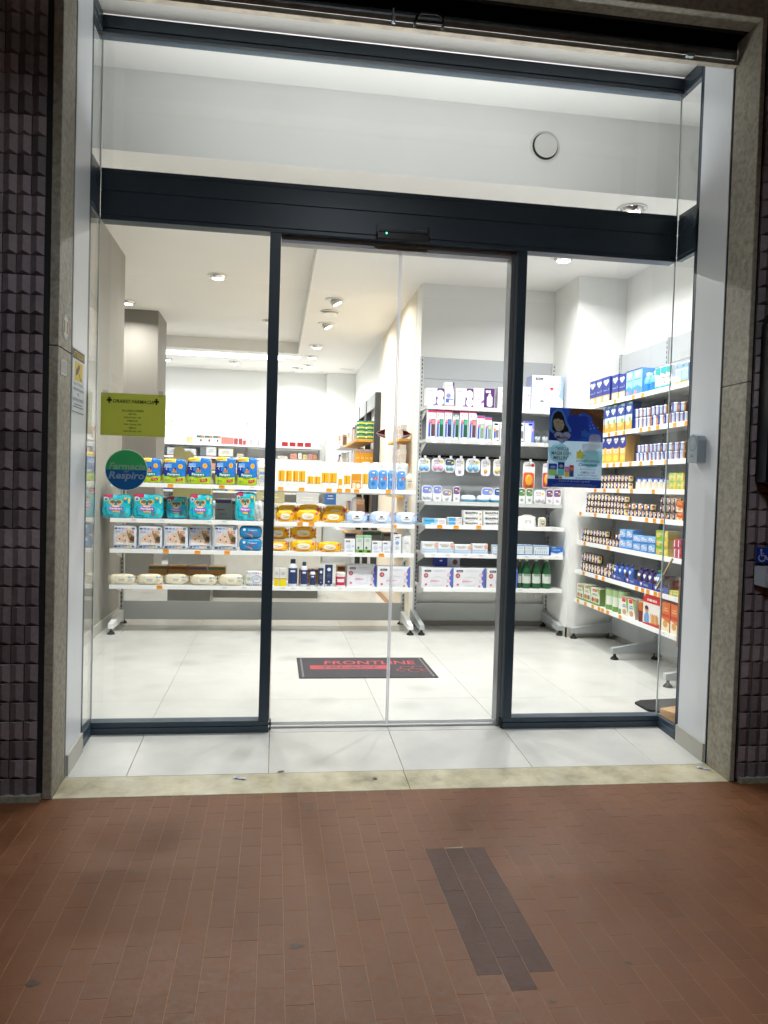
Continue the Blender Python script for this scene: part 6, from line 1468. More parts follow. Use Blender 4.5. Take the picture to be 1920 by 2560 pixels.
# ================================================================== racks
_tagm = {}
def tag_mesh(c):
    if c not in _tagm:
        b = MB(); b.box(-.0225, .0225, -.0016, 0, -.016, .014, {'o': '#f0a133', 'w': '#e9ebec'}[c], 0, .0004)
        p = Print(-.0016); p.lines(0, .007, .032, 2, .007, {'o': '#a8641c', 'w': '#a4a8ac'}[c], 0, .0022)
        b.f += [tuple(i + len(b.v) for i in f) for f in p.f]; b.v += p.v; b.c += p.c; b.m += p.m; b.sm += p.sm
        _tagm[c] = b.data('price_tag', M['paper'])
    return _tagm[c]
def shelf(rack, x0, x1, yf, yb, ztop, mat, row=None, t=.03, axis='x', o3=(0, 0, 0)):
    b = MB(); b.box(x0, x1, yf + .004, yb, ztop - .022, ztop, (1, 1, 1), 0, .001); b.box(x0, x1, yf, yf + .0038, ztop - t, ztop + .004, (1, 1, 1), 0, .001)
    s = b.build('shelf', M[mat], rack)
    for c, col_ in ROWS.get('T' + row, []) if row else []:
        if axis == 'x': o = link('price_tag', tag_mesh(col_), s, (c + rng.uniform(-.003, .003), yf - .0008, ztop - .012 + rng.uniform(-.003, .003)))
        else: o = link('price_tag', tag_mesh(col_), s, (-c, yf - .0008, ztop - .012))
        o.rotation_euler = (rng.uniform(-.12, .05), 0, rng.uniform(-.03, .03))
    for k in (x0 + .02, x1 - .02):
        q = MB(); q.prism([(yf + .05, ztop - .023), (yb, ztop - .023), (yb, ztop - .1), (yb - .03, ztop - .1)][::-1], 0, .002)
        q.v = [(k - .001 + y, x, z) for x, y, z in q.v]
        q.build('bracket', M[mat], s)
    return s
def upright(rack, x, y, z1, mat='rackgrey', w=.03, dd=.05, slots=True):
    b = MB(); b.box(x - w / 2, x + w / 2, y, y + dd, .02, z1, (1, 1, 1), 0, .002); u = b.build('upright', M[mat], rack)
    if slots:
        q = MB()
        z = .08
        while z < z1 - .03:
            q.box(x - .004, x + .004, y - .0012, y + .001, z, z + .022); z += .036
        tag(q.build('slots', M['slotblack'], u), kind='stuff')
    return u
def foot(rack, x, yf, yb, mat='steelwhite'):
    b = MB()
    b.mesh([(x - .02, yf, .045), (x + .02, yf, .045), (x + .02, yb, .05), (x - .02, yb, .05), (x - .02, yf, .085), (x + .02, yf, .085), (x + .02, yb, .15), (x - .02, yb, .15)],
           [(0, 3, 2, 1), (4, 5, 6, 7), (0, 1, 5, 4), (1, 2, 6, 5), (2, 3, 7, 6), (3, 0, 4, 7)], (1, 1, 1))
    f = b.build('foot', M[mat], rack)
    for y in (yf + .025, yb - .04):
        p = MB(); p.lathe([(.03, 0), (.03, .008), (.01, .028), (.01, .046)], 14, (1, 1, 1), 0, x, y); p.build('pad', M['rubber'], f)
    return f
# low free-standing rack in the middle
AT = {'A1': 1.205, 'A2': .92, 'A3': .678, 'A4': .392}
ra = thing('shelf_rack', 'low open white shelf rack facing the entrance with baby goods', 'shelf rack', (0, 0, 0))
for x in (-.415, .79, 1.995):
    upright(ra, x, 3.575, 1.2, 'rackgrey'); foot(ra, x, 3.15, 3.72, 'steelwhite')
for k, z in AT.items(): shelf(ra, -.437, 2.003, 3.17, 3.572, z, 'steelwhite', k)
b = MB(); b.box(-.4, .774, 3.58, 3.592, .05, .207, (1, 1, 1), 0, .001); b.build('kick_panel', M['rackgrey'], ra)
b = MB(); b.box(.806, 1.98, 3.58, 3.592, .05, .207, (1, 1, 1), 0, .001); b.build('kick_panel', M['rackgrey'], ra)
b = MB(); b.box(.7, 2.0, 3.6, 3.612, 1.16, 1.435, (1, 1, 1), 0, .001); b.build('back_board', M['steelwhite'], ra)
# tall grey rack
BT = {'B1': (1.93, 3.28, 'rackgrey'), 'B2': (1.648, 3.28, 'rackgrey'), 'B5': (1.122, 3.24, 'rackgrey'), 'B6': (.925, 3.17, 'steelwhite'), 'B7': (.683, 3.17, 'steelwhite'), 'B8': (.396, 3.17, 'steelwhite')}
rb = thing('shelf_rack', 'tall grey steel shelf rack against the white wall', 'shelf rack', (0, 0, 0))
for x in (2.105, 3.315): upright(rb, x, 3.585, 2.395, 'rackgrey'); foot(rb, x - .015, 3.15, 3.63, 'steelgrey')
for k, (z, yf, mt) in BT.items(): shelf(rb, 2.095, 3.305, yf, 3.585, z, mt, k)
for z0, z1 in ((.36, .62), (.622, .86), (.862, 1.1), (1.102, 1.505), (1.53, 1.93), (1.932, 2.2), (2.202, 2.39)):
    b = MB(); b.box(2.122, 3.298, 3.596, 3.604, z0, z1, (1, 1, 1), 0, .001); b.build('back_panel', M['steelgrey'], rb)
b = MB(); b.box(2.122, 3.298, 3.596, 3.604, .05, .207, (1, 1, 1), 0, .001); b.build('kick_panel', M['rackgrey'], rb)
b = MB(); b.box(2.122, 3.298, 3.57, 3.585, 1.508, 1.527); b.build('peg_bar', M['slotblack'], rb)
wall_socket = MB(); wall_socket.box(3.16, 3.28, 3.643, 3.6515, .235, .31, '#e6e6e2', 0, .003)
for k in range(3): wall_socket.box(3.218, 3.224, 3.6415, 3.6435, .253 + .016 * k, .258 + .016 * k, '#3a3a3a')
tag(wall_socket.build('wall_socket', M['plastic']), 'white triple socket plate on wall under the tall rack', 'socket')
# rack along the right wall, built facing -x
CT = {'C1': (1.963, 3.45), 'C2': (1.711, 3.45), 'C3': (1.468, 3.45), 'C4': (1.267, 3.45), 'C5': (1.07, 3.38), 'C6': (.828, 3.38), 'C7': (.583, 3.38), 'C8': (.34, 3.38)}
rc = thing('shelf_rack', 'grey shelf rack with white shelves along the right wall', 'shelf rack', (0, 0, 0), None, R(-90))
for x in (-3.045, -2.25, -1.46, -.74): upright(rc, x, 3.69, 2.4, 'steelgrey'); foot(rc, x, 3.35, 3.735, 'steelgrey')
for k, (z, yf) in CT.items(): shelf(rc, -3.078, -.73, yf, 3.69, z, 'steelwhite', k, .03, 'y')
for x0, x1 in ((-3.028, -2.267), (-2.233, -1.477), (-1.443, -.757)):
    for z0, z1 in ((.05, .338), (.342, .58), (.584, .826), (.83, 1.068), (1.072, 1.265), (1.27, 1.466), (1.47, 1.709), (1.713, 1.96), (1.966, 2.2), (2.203, 2.39)):
        b = MB(); b.box(x0, x1, 3.7, 3.708, z0, z1, (1, 1, 1), 0, .001); b.build('back_panel', M['steelgrey'], rc)

for k, z in AT.items(): stock(k, 'x', 3.17, z)
for k, (z, yf, mt) in BT.items(): stock(k, 'x', yf, z)
for k, (z, xf) in CT.items(): stock(k, 'y', xf, z)

# blister packs on the peg bar
PEGC = {'blue': ('#e6e8ee', '#7fb8e6', 'white and blue'), 'pink': ('#e6dfe8', '#dba9c4', 'white and pink'), 'teal': ('#3f5a70', '#7fb4c4', 'dark teal'), 'lilac': ('#dfe0ea', '#d9b4c9', 'white and lilac'), 'amber': ('#d9dbe4', '#dba45a', 'white and amber'), 'cream': ('#e9e4da', '#e6c98a', 'cream'), 'orange': ('#e6e4e6', '#e2923a', 'long orange'), 'red': ('#e6e0e2', '#c9485a', 'long red')}
seen = {}
for kd, x, w, h, zt in ROWS['PEGS']:
    cc, low, nm = PEGC[kd]
    seen[kd] = seen.get(kd, 0) + 1
    parts, d = k_blister(cc, low)(w, h)
    if kd in ('orange', 'red'):
        col_ = '#d9603a' if kd == 'orange' else '#c9485a'
        q = Print(-.0012); q.rrect(-w * .46, h * .02, w * .46, h * .62, w * .2, col_, 0); q.text('AVENT', -w * .1, h * .86, w * .5, h * .06, '#4a5060', 2); q.ell(w * .3, h * .88, w * .14, w * .14, '#cf4a3a', 2, 14)
        s_ = MB(); s_.lathe([(.02, 0), (.019, .012), (.012, .016)], 18, '#e6a23f', 0, 0, 0, 0, 1, 1); s_.v = [(X * w / .06, -.0016 - Z, h * .32 + Y * h * 12 * .06 / .06 * .95) for X, Y, Z in s_.v]
        parts = [parts[0], ('front_print', q, 'card'), ('spoon_case', s_, 'plastic')]
    me = [(a, b_.data(a or 'soother_pack', M[mt])) for a, b_, mt in parts]
    o = tag(link('soother_pack', me[0][1], None, (x, 3.36, zt - h), rng.uniform(-.1, .1)), '%s blister pack hanging from the tall rack peg bar%s' % (nm, ', %s of two' % ('left', 'right')[seen[kd] - 1] if kd == 'blue' else ''), 'blister pack', 'blister packs on hooks')
    for a, m_ in me[1:]: link(a, m_, o)
    hk = MB(); hk.tube([(x, 3.575, 1.515), (x, 3.5, zt - .008), (x, 3.345, zt - .008), (x, 3.33, zt + .006)], .0024, 6); hk.box(x - .011, x + .011, 3.322, 3.324, zt - .002, zt + .022, (1, 1, 1)); hk.build('hook', M['rackgrey'], rb)

# navy display trays under the pouches, seventh shelf of the right wall rack
for k, (y0, y1) in enumerate(((1.52, 1.72), (1.73, 1.93), (1.94, 2.14), (2.15, 2.36))):
    b = MB(); b.box(3.381, 3.3845, y0, y1, .5845, .63, '#2b3f95', 0, .0005); b.box(3.3845, 3.66, y0, y0 + .003, .5845, .66, '#6f5a48'); b.box(3.3845, 3.66, y1 - .003, y1, .5845, .66, '#6f5a48')
    o = tag(b.build('display_tray', M['card']), '%s navy card display tray from left, right wall rack\'s seventh shelf' % ORD[3 - k], 'display tray', 'pouch display trays')
    p = Print(-.0002)
    p.heart(-.06, .025, .03, .026, '#e9edf4', 0); p.text('Mellin', .01, .025, .06, .013, '#e9edf4', 0)
    p.build('front_print', M['card'], o, (3.381, (y0 + y1) / 2, .5845), R(-90))

# cartons standing behind on the low rack
for row, z, items in (('second', .92, [(-.05, .12, .17), (.09, .12, .17), (.42, .13, .17), (.56, .13, .16), (.7, .12, .17)]), ('bottom', .392, [(-.1, .15, .13), (.06, .15, .13), (.22, .15, .13), (.38, .14, .13), (1.43, .08, .15), (1.15, .17, .12)]), ('third', .678, [(1.68, .16, .17), (1.84, .12, .16), (1.5, .1, .15)])):
    for k, (x, w, h) in enumerate(items):
        base = {'second': '#b2b3af', 'bottom': '#b98a4f', 'third': '#b4b1aa'}[row]
        b = card(w, h, .14, base)
        o = tag(b.build('stock_carton', M['card'], None, (x, 3.49, z + .0006), rng.uniform(-.03, .03)), '%s plain %s stock carton from left behind the goods, low rack\'s %s shelf' % (ORD[k], {'second': 'grey', 'bottom': 'brown', 'third': 'dull grey'}[row], row), 'carton', 'cartons behind the front goods')
        p = Print(-.07); p.rect(-w / 2, h * .8, w / 2, h * .95, ('#5a7a5a', '#8a5a3a', '#6a5a8a')[k % 3], 0); p.rect(-w * .4, h * .45, w * .1, h * .5, '#a8484a', 0); p.lines(0, h * .3, w * .6, 2, .014, '#5a5a58', 0, .004)
        p.build('front_print', M['card'], o)
# white capped tubs behind the board
for k, x in enumerate((1.62, 1.71, 1.79, 1.88, 1.955)):
    b = MB(); b.lathe([(.03, 0), (.034, .01), (.034, .19), (.036, .195), (.036, .225), (.03, .235)], 16, '#e9ebeb'); 
    tag(b.build('white_tub', M['plastic'], None, (x, 3.5, 1.2056)), '%s tall white tub behind the blue wipes, low rack\'s top shelf' % ORD[k], 'tub', 'white tubs behind the wipes')

# ---- floor mat inside the door
mt = MB(); mt.box(-.452, .452, -.288, .288, .0005, .006, '#4b4a4e', 0, .002)
mo = tag(mt.build('door_mat', M['rubber'] if False else printed('mat_pile', .9, .6, 220), None, (1.477, 2.01, 0)), 'dark grey door mat with red lettering inside the entrance', 'door mat')
p = Print(0)
class _F(Print):
    def _p(s, x, z, L): return (x, z, .0062 + .0005 * L)
p = _F()
rd = '#a8414c'
p.text('FRONTLINE', .05, .13, .64, .11, rd, 0, .1, .02)
p.rect(-.37, -.06, .17, .05, rd, 0); p.text('TRI-ACT', -.1, -.005, .4, .07, '#4b4a4e', 1, .1, .03)
for a, b_ in ((-.43, -.418), (.418, .43)): p.rect(a, -.27, b_, .27, '#6a6a70', 0)
for cx, cz, r_ in ((.28, -.03, .045), (.36, -.02, .04), (.24, -.09, .035), (.33, -.1, .05), (.4, -.1, .03)): p.ring(cx, cz, r_, r_ * 1.1, .007, rd, 1, 16, 20, 300)
p.build('lettering', M['paper'], mo)

# ---- things behind the right pane
b = MB(); b.prism([(-.07, -.09), (.0, -.13), (.3, -.13), (.3, .14), (-.02, .1), (-.075, .06)], .001, .014, '#1c1c20')
b.v = [(x, z, .0145 - y) for x, y, z in b.v]
tag(b.build('rubber_ramp', M['rubber'], None, (3.04, 1.02, 0)), 'black rubber wedge mat on floor behind right pane corner', 'rubber mat')
b = MB(); b.box(-.09, .09, -.06, .06, .0005, .05, '#c49a68', 0, .002); b.box(-.004, .004, -.0605, .0605, .05, .0508, '#a87f50')
tag(b.build('cardboard_box', M['card'], None, (3.09, .8, .0), .35), 'small brown cardboard box on floor behind the right side glass', 'box')
b = MB(); b.box(-.006, .006, -.005, .005, 0, .2, '#c9ae84', 0, .002)
o = tag(b.build('wooden_stick', M['card'], None, (3.03, 1.0, .69)), 'pale wooden stick leaning behind the right side glass', 'stick'); o.rotation_euler = (0, R(27), 0)
b = MB()
b.box(-.1, .1, -.12, .12, .0, .4, '#8a6a4a', 0, .003)
tag(b.build('cardboard_display', M['card'], None, (3.3, .93, .35), .2), 'brown cardboard dump display behind the right side glass', 'display')
b = MB(); b.box(-.1, .1, -.1, .1, 0, .35, '#6f6a64', 0, .004)
tag(b.build('display_plinth', M['card'], None, (3.3, .93, .0), .2), 'grey plinth carrying the cardboard display behind right glass', 'plinth')

# ---- back of the shop: wall rack with medicine cartons
rd_ = thing('shelf_rack', 'white wall rack at the far back of the shop', 'shelf rack', (0, 0, 0))
for x in (-1.95, -.785, .385, 1.535): upright(rd_, x, 9.32, 2.34, 'rackgrey', .03, .05, False)
for z in (1.62, 1.82): 
    b = MB(); b.box(-2.4, 1.55, 9.0, 9.36, z - .03, z, (1, 1, 1), 0, .002); b.build('shelf', M['steelwhite'], rd_)
for z in (1.4, 1.1, .8, .5): 
    b = MB(); b.box(-2.4, 1.55, 8.98, 9.36, z - .03, z, (1, 1, 1), 0, .002); b.build('shelf', M['steelwhite'], rd_)
b = MB(); b.box(-2.4, 1.55, 9.372, 9.38, .3, 2.1, (1, 1, 1)); b.build('back_panel', M['steelwhite'], rd_)
b = MB(); b.box(-2.4, 1.55, 9.3, 9.318, 2.19, 2.34, (1, 1, 1)); b.build('header_panel', M['steelwhite'], rd_)
FAR = [(-.86, .04, .16, '#c22f35', 'red'), (-.73, .05, .1, '#e6e2d2', 'cream'), (-.66, .05, .1, '#e6e2d2', 'cream'), (-.47, .1, .1, '#e6c9a0', 'white and orange'), (-.31, .115, .125, '#5f7a70', 'white and green'), (-.185, .115, .125, '#5f7a70', 'white and green'), (-.06, .115, .125, '#5f7a70', 'white and green'), (.1, .185, .11, '#d98a84', 'pink'), (.23, .06, .1, '#b5595f', 'dusty red'), (.3, .06, .1, '#b5595f', 'dusty red'), (.36, .045, .07, '#b5595f', 'dusty red'),
       (.5, .1, .09, '#7a5a9a', 'white and purple'), (.62, .1, .09, '#7a5a9a', 'white and purple'), (.98, .1, .07, '#a83238', 'dark red'), (1.1, .1, .07, '#a83238', 'dark red'), (1.22, .1, .07, '#a83238', 'dark red'), (1.34, .1, .07, '#a83238', 'dark red')]
cnt = {}
for x, w, h, c_, nm in FAR:
    cnt[nm] = cnt.get(nm, 0) + 1
    tot = sum(1 for q in FAR if q[4] == nm)
    b = card(w, h, .09, '#e2e4e4')
    o = tag(b.build('medicine_carton', M['card'], None, (x, 9.06, 1.8206)), ('%s %s medicine carton from left on the back wall rack' % (ORD[cnt[nm] - 1], nm)) if tot > 1 else '%s medicine carton on the back wall rack' % nm, 'carton', 'cartons on the back wall rack')
    p = Print(-.045); p.rect(-w / 2, h * (.72 if 'green' in nm else 0), w * (.5 if 'purple' not in nm else -.35), h * (1 if 'cream' not in nm else .4), c_, 0)
    if 'green' in nm: p.ell(w * .1, h * .38, w * .1, h * .16, '#3a4048', 0, 12); p.ell(w * .28, h * .85, w * .16, w * .16, '#e08a5a', 1, 12)
    p.build('front_print', M['card'], o)
for k, (x, w, h, c_) in enumerate([(-.95, .2, .1, '#cfd3d8'), (-.7, .2, .12, '#c9cdd4'), (-.48, .22, .11, '#d4d8dc'), (-.26, .09, .14, '#7a8284'), (-.14, .15, .15, '#dde0e2'), (.08, .22, .13, '#e6e2d6'), (.3, .1, .06, '#d8cfc0'), (.95, .15, .05, '#e4dad2'), (1.12, .1, .09, '#d99a84'), (1.22, .06, .1, '#e9e6da'), (1.3, .07, .08, '#d9c98a'), (1.38, .06, .09, '#d49a9a'), (1.45, .06, .08, '#e0925a')]):
    b = card(w, h, .1, c_)
    o = tag(b.build('medicine_carton', M['card'], None, (x, 9.06, 1.6206 if k < 7 else 1.6206)), '%s pale medicine carton from left, back rack\'s second shelf' % ORD[k], 'carton', 'cartons on the back wall rack')
    p = Print(-.05); p.lines(0, h * .7, w * .6, 2, h * .2, '#7f868c', 0, h * .06); p.rect(-w / 2, 0, w / 2, h * .12, ('#3f5a7a', '#a85a4a', '#8a6a4a')[k % 3], 0); p.build('front_print', M['card'], o)
k = 0
for zi, z in enumerate((1.4, 1.1, .8)):
    k = 0
    x = -1.2
    while x < 1.45:
        w = rng.uniform(.07, .2); h = rng.uniform(.08, .2)
        c_ = rng.choice(['#e2e4e2', '#d9c98a', '#b8ccd8', '#d8a08a', '#dfe6ea', '#c9b8c4', '#8fb0a0', '#3f66a8'])
        b = card(w, h, .1, c_); p = Print(-.05); p.lines(0, h * .7, w * .6, 2, h * .15, '#6a7078', 0, h * .05); p.rect(-w / 2, 0, w / 2, h * .2, rng.choice(['#3f5a9a', '#a8483a', '#4a8a6a', '#e0b040']), 0)
        b.f += [tuple(i + len(b.v) for i in f) for f in p.f]; b.v += p.v; b.c += p.c; b.m += p.m; b.sm += p.sm
        tag(b.build('medicine_carton', M['card'], None, (x + w / 2, 9.05, z + .0006)), '%s small carton from left, back wall rack\'s %s shelf' % (ORD[k], ('third', 'fourth', 'fifth')[zi]), 'carton', 'cartons on the lower back shelves')
        x += w + rng.uniform(.01, .12); k += 1

# ---- wooden shelves with black posts on the side wall
rw = thing('wood_shelf_unit', 'yellow wood shelf unit with black posts on the far side wall', 'shelf unit', (0, 0, 0))
for y in (6.22, 7.15, 8.05): 
    b = MB(); b.box(2.03, 2.096, y, y + .08, 0, 2.385, (1, 1, 1), 0, .002); b.build('post', M['rubber'] if False else simple('black_post', '#3a3c3f', .6), rw)
for y0, y1 in ((6.3, 7.15), (7.23, 8.05)):
    b = MB(); b.box(2.035, 2.05, y0, y1, 2.21, 2.385, (1, 1, 1)); b.build('header_panel', M['steelgrey'], rw)
for z in (1.815, 1.52, 1.2, .9, .6):
    b = MB(); b.box(1.815, 2.035, 6.3, 7.9, z - .035, z, (1, 1, 1), 0, .002); b.build('shelf', M['wood'], rw)
    b = MB(); b.box(1.75, 2.09, 7.95, 9.0, z - .03, z, (1, 1, 1), 0, .002); b.build('shelf', M['steelwhite'], rw)
for i in range(4):
    for j in range(2):
        b = card(.101, .055, .12, '#1f7a5e')
        o = tag(b.build('remedy_carton', M['card'], None, (1.875 + .104 * j, 6.37, 1.8156 + .0556 * i)), 'green and yellow carton, %s row, %s column of the wood shelf stack' % (('bottom', 'second', 'third', 'top')[i], ('left', 'right')[j]), 'carton', 'green cartons on the wood shelf')
        p = Print(-.06); p.rect(-.04, .02, .05, .036, '#e6d84a', 0); p.lines(0, .046, .07, 1, .006, '#cfe6da', 0, .004); p.ell(-.04, .024, .012, .014, '#e9e6c0', 1, 10); p.build('front_print', M['card'], o)
for i in range(4):
    b = card(.053, .17, .1, '#e3a02f')
    o = tag(b.build('remedy_carton', M['card'], None, (1.845 + .055 * i, 6.37, 1.5206)), '%s tall orange carton from left on the lower wood shelf' % ORD[i], 'carton', 'orange cartons on the wood shelf')
    p = Print(-.05); p.rect(-.0265, .125, .0265, .17, '#a8928a', 0); p.ring(0, .12, .012, .012, .003, '#d0602a', 1, 14); p.rect(-.018, .05, .018, .07, '#eec06a', 0); p.build('front_print', M['card'], o)
k = 0
for z, y0, y1, xx, wn in ((1.815, 6.5, 7.8, 1.86, 'top wood shelf'), (1.52, 6.5, 7.8, 1.86, 'second wood shelf'), (1.815, 8.0, 8.9, 1.82, 'top white end shelf'), (1.52, 8.0, 8.9, 1.82, 'second white end shelf'), (1.2, 6.32, 7.8, 1.87, 'third wood shelf'), (.9, 6.32, 7.8, 1.87, 'fourth wood shelf')):
    y = y0; k = 0
    while y < y1:
        w = rng.uniform(.05, .12); h = rng.uniform(.09, .2)
        b = card(w, h, .1, rng.choice(['#e2dcd6', '#dfe4e4', '#cfa98a', '#b9c9d4', '#e0b890', '#8a6a58', '#d8c8b8', '#46558f']))
        tag(b.build('remedy_carton', M['card'], None, (xx + .03, y + w / 2, z + .0006), R(-90)), '%s remedy carton from the near end, far side wall\'s %s' % (ORD[k], wn), 'carton', 'receding cartons on the side wall')
        y += w + .006; k += 1
# nearer wood shelves on the beige wall
rn = thing('wood_shelf_unit', 'narrow yellow wood shelves on the beige wall beside the tall rack', 'shelf unit', (0, 0, 0))
for z in (1.69, 1.455, 1.16, .9, .62):
    b = MB(); b.box(1.985, 2.094, 4.0, 4.75, z - .025, z, (1, 1, 1), 0, .002); b.build('shelf', M['wood'], rn)
for z, n in ((1.69, 3), (1.455, 4), (1.16, 2), (.9, 2)):
    for j, y in enumerate((4.04, 4.14, 4.25, 4.36, 4.48)):
        for i in range(n - (j % 2)):
            b = card(.075, .044, .06, ('#e4ddd2', '#dfd2c9')[i % 2])
            o = tag(b.build('tablet_box', M['card'], None, (2.025, y, z + .0006 + .0446 * i), R(-90) + rng.uniform(-.1, .1)), 'cream tablet box, row %s up, stack %s from near end, beige wall\'s %s shelf' % (('one', 'two', 'three', 'four')[i], ('one', 'two', 'three', 'four', 'five')[j], {1.69: 'top', 1.455: 'second', 1.16: 'third', .9: 'fourth'}[z]), 'box', 'tablet boxes by the beige wall')
            p = Print(-.03); p.rect(-.03, .008, -.005, .036, ('#c98a7a', '#7a7a86')[(i + j) % 2], 0); p.build('front_print', M['card'], o)

# ---- service counter and card display behind the low rack
ct = thing('service_counter', 'pale service counter standing behind the low rack', 'counter', (0, 0, 0))
b = MB(); b.box(-.1, 1.35, 5.2, 5.75, .1, .98, '#d9d9d4', 0, .004); b.build('body', M['plastic'], ct)
b = MB(); b.box(-.14, 1.39, 5.16, 5.79, .98, 1.02, '#e6e6e2', 0, .004); b.build('counter_top', M['plastic'], ct)
b = MB(); b.box(-.08, 1.33, 5.22, 5.73, 0, .1, '#6a6a66'); b.build('plinth', M['plastic'], ct)
sc_pts = [(-.17, 0), (.19, 0), (.19, .1), (.165, .165), (.11, .2), (.06, .19), (.03, .17), (.02, .23), (-.02, .26), (-.06, .25), (-.08, .29), (-.13, .3), (-.17, .27)]
b = MB(); b.box(-.17, .19, .0, .2, 0, .7, '#a5a06e', 0, .003); b.prism([(x, z + .7) for x, z in sc_pts], .0, .006, '#b5ad7c')
tag(b.build('card_display', M['card'], None, (.04, 4.5, .565)), 'olive card display with scalloped header behind the low rack', 'display')
b = MB(); b.box(-.2, .2, -.2, .2, 0, .56, '#8d8f8e', 0, .003); tag(b.build('display_pedestal', M['plastic'], None, (.05, 4.62, .0)), 'grey pedestal under the olive card display', 'pedestal')
for k, (x, w, h, c_) in enumerate(((-.3, .22, .2, '#7c7f82'), (.55, .3, .16, '#b9b48c'), (.95, .24, .12, '#c9ccd0'), (1.2, .12, .16, '#3f6fb0'))):
    b = card(w, h, .2, c_)
    o = tag(b.build('counter_carton', M['card'], None, (x + .25, 5.4, 1.0206)), '%s carton from left standing on the service counter' % ORD[k], 'carton', 'cartons on the counter'); p = Print(-.1); p.lines(0, h * .6, w * .6, 2, .03, '#e6e6e0', 0, .01); p.build('front_print', M['card'], o)

# ================================================================== lamps
def lamp(name, kind, loc, watts, col_, parent, size=.12, spread=150, rot=(0, 0, 0)):
    l = bpy.data.lights.new(name, 'AREA'); l.shape = 'DISK'; l.size = size; l.energy = watts; l.color = col_; l.spread = R(spread)
    o = bpy.data.objects.new(name, l); COL.objects.link(o); o.parent = parent; o.location = loc; o.rotation_euler = rot
    return o
_dl = {}
def downlight(x, y, z, watts, col_, label):
    t = thing('downlight', label, 'downlight', (x, y, z), 'recessed ceiling downlights')
    if not _dl:
        b = MB(); b.lathe([(.098, -.001), (.098, -.006), (.088, -.008), (.078, -.007), (.076, -.001)], 32, '#e6e6e2', 0, 0, 0, 0, 1, 1, True, False); _dl['t'] = b.data('trim_ring', M['plastic'])
        b = MB(); b.lathe([(.076, -.004), (.07, -.022), (.055, -.034)][::-1], 32, (1, 1, 1), 0, 0, 0, 0, 1, 1, True, False); _dl['r'] = b.data('reflector', M['mirror'])
        b = MB(); b.lathe([(.054, -.031), (.05, -.03)], 24, (1, 1, 1)); _dl['e'] = b.data('emitter', M['lamp'])
    link('trim_ring', _dl['t'], t); link('reflector', _dl['r'], t); link('emitter', _dl['e'], t)
    lamp('lamp_light', 'AREA', (0, 0, -.04), watts, col_, t, .1)
    return t
warm, neu, cool = (1.0, .955, .89), (1.0, .975, .945), (.96, .98, 1.0)
for k, x in enumerate((-.2, .55, 1.25, 1.95, 2.55)): downlight(x, 2.05, ZC, P_FRONT, neu, '%s added unseen recessed downlight from left in the front ceiling row' % ORD[k])  # lamps added out of sight behind the transom to brighten the shop front
t = thing('cove_light', 'linear cove light lying on top of the transom behind the upper pane', 'light strip', (W / 2, .715, 2.6875))
b = MB(); b.box(-1.38, 1.38, -.012, .012, .0005, .01, (1, 1, 1)); b.build('profile', M['alu'], t)
b = MB(); b.box(-1.37, 1.37, -.007, .007, .0102, .013, (1, 1, 1)); b.build('diffuser', M['led'], t)
l = bpy.data.lights.new('cove_glow', 'AREA'); l.shape = 'RECTANGLE'; l.size = 2.7; l.size_y = .02; l.energy = P_UPPER; l.color = (1.0, .98, .96)
o = bpy.data.objects.new('cove_glow', l); COL.objects.link(o); o.parent = t; o.location = (0, 0, .016); o.rotation_euler = (R(180), 0, 0)
downlight(3.05, 1.56, ZC, P_FRONT, neu, 'recessed downlight seen through the upper pane at right')
downlight(3.01, 2.63, ZC, P_FRONT, neu, 'recessed downlight above the right wall rack')
downlight(.253, 4.47, ZT, P_TRAY, warm, 'bright recessed downlight in the raised ceiling at left')
downlight(-.826, 5.82, ZT, P_TRAY, warm, 'recessed downlight half hidden by the taupe wall edge')
for k, (x, y) in enumerate(((1.34, 7.03), (1.32, 7.88), (1.31, 8.7), (1.15, 9.07), (-.8, 8.75), (.2, 8.75))): downlight(x, y, ZC, P_BACK, neu, ['nearest recessed downlight of the far right row', 'second recessed downlight of the far right row', 'third recessed downlight of the far right row', 'farthest recessed downlight of the far right row', 'left recessed downlight below the light strips', 'right recessed downlight below the light strips'][k])
for k, (x, y) in enumerate(((1.38, 4.46), (1.37, 5.6))):
    t = thing('spotlight', '%s tilting ceiling spotlight of the middle pair' % ('nearer', 'farther')[k], 'spotlight', (x, y, ZC), 'tilting ceiling spotlights')
    b = MB(); b.lathe([(.095, -.001), (.095, -.006), (.075, -.008)], 28, '#e3e3df'); b.build('trim_ring', M['plastic'], t)
    b = MB(); b.lathe([(.055, 0), (.055, -.045), (.05, -.05)][::-1], 20, '#d4d4d0'); o = b.build('head', M['plastic'], t, (.0, 0, -.0)); o.rotation_euler = (0, R(-28), 0)
    b = MB(); b.lathe([(.042, -.0525), (.04, -.051)], 20, (1, 1, 1)); o = b.build('emitter', M['lamp'], t); o.rotation_euler = (0, R(-28), 0)
    lamp('lamp_light', 'AREA', (.03, 0, -.066), P_TRAY, warm, t, .08, 130, (0, R(-28), 0))
t = thing('ceiling_vent', 'white round air vent disc on the middle ceiling', 'vent', (1.37, 5.0, ZC), 'round air vents')
b = MB(); b.lathe([(.1, -.001), (.105, -.006), (.085, -.012)][::-1], 30, '#e0dfda'); b.build('ring', M['plastic'], t); b = MB(); b.lathe([(.082, -.03), (.084, -.024), (.08, -.02)], 30, '#e6e5e0'); b.build('disc', M['plastic'], t)
t = thing('ceiling_vent', 'white round air vent disc beside the dark left door post', 'vent', (.75, 6.4, ZT), 'round air vents')
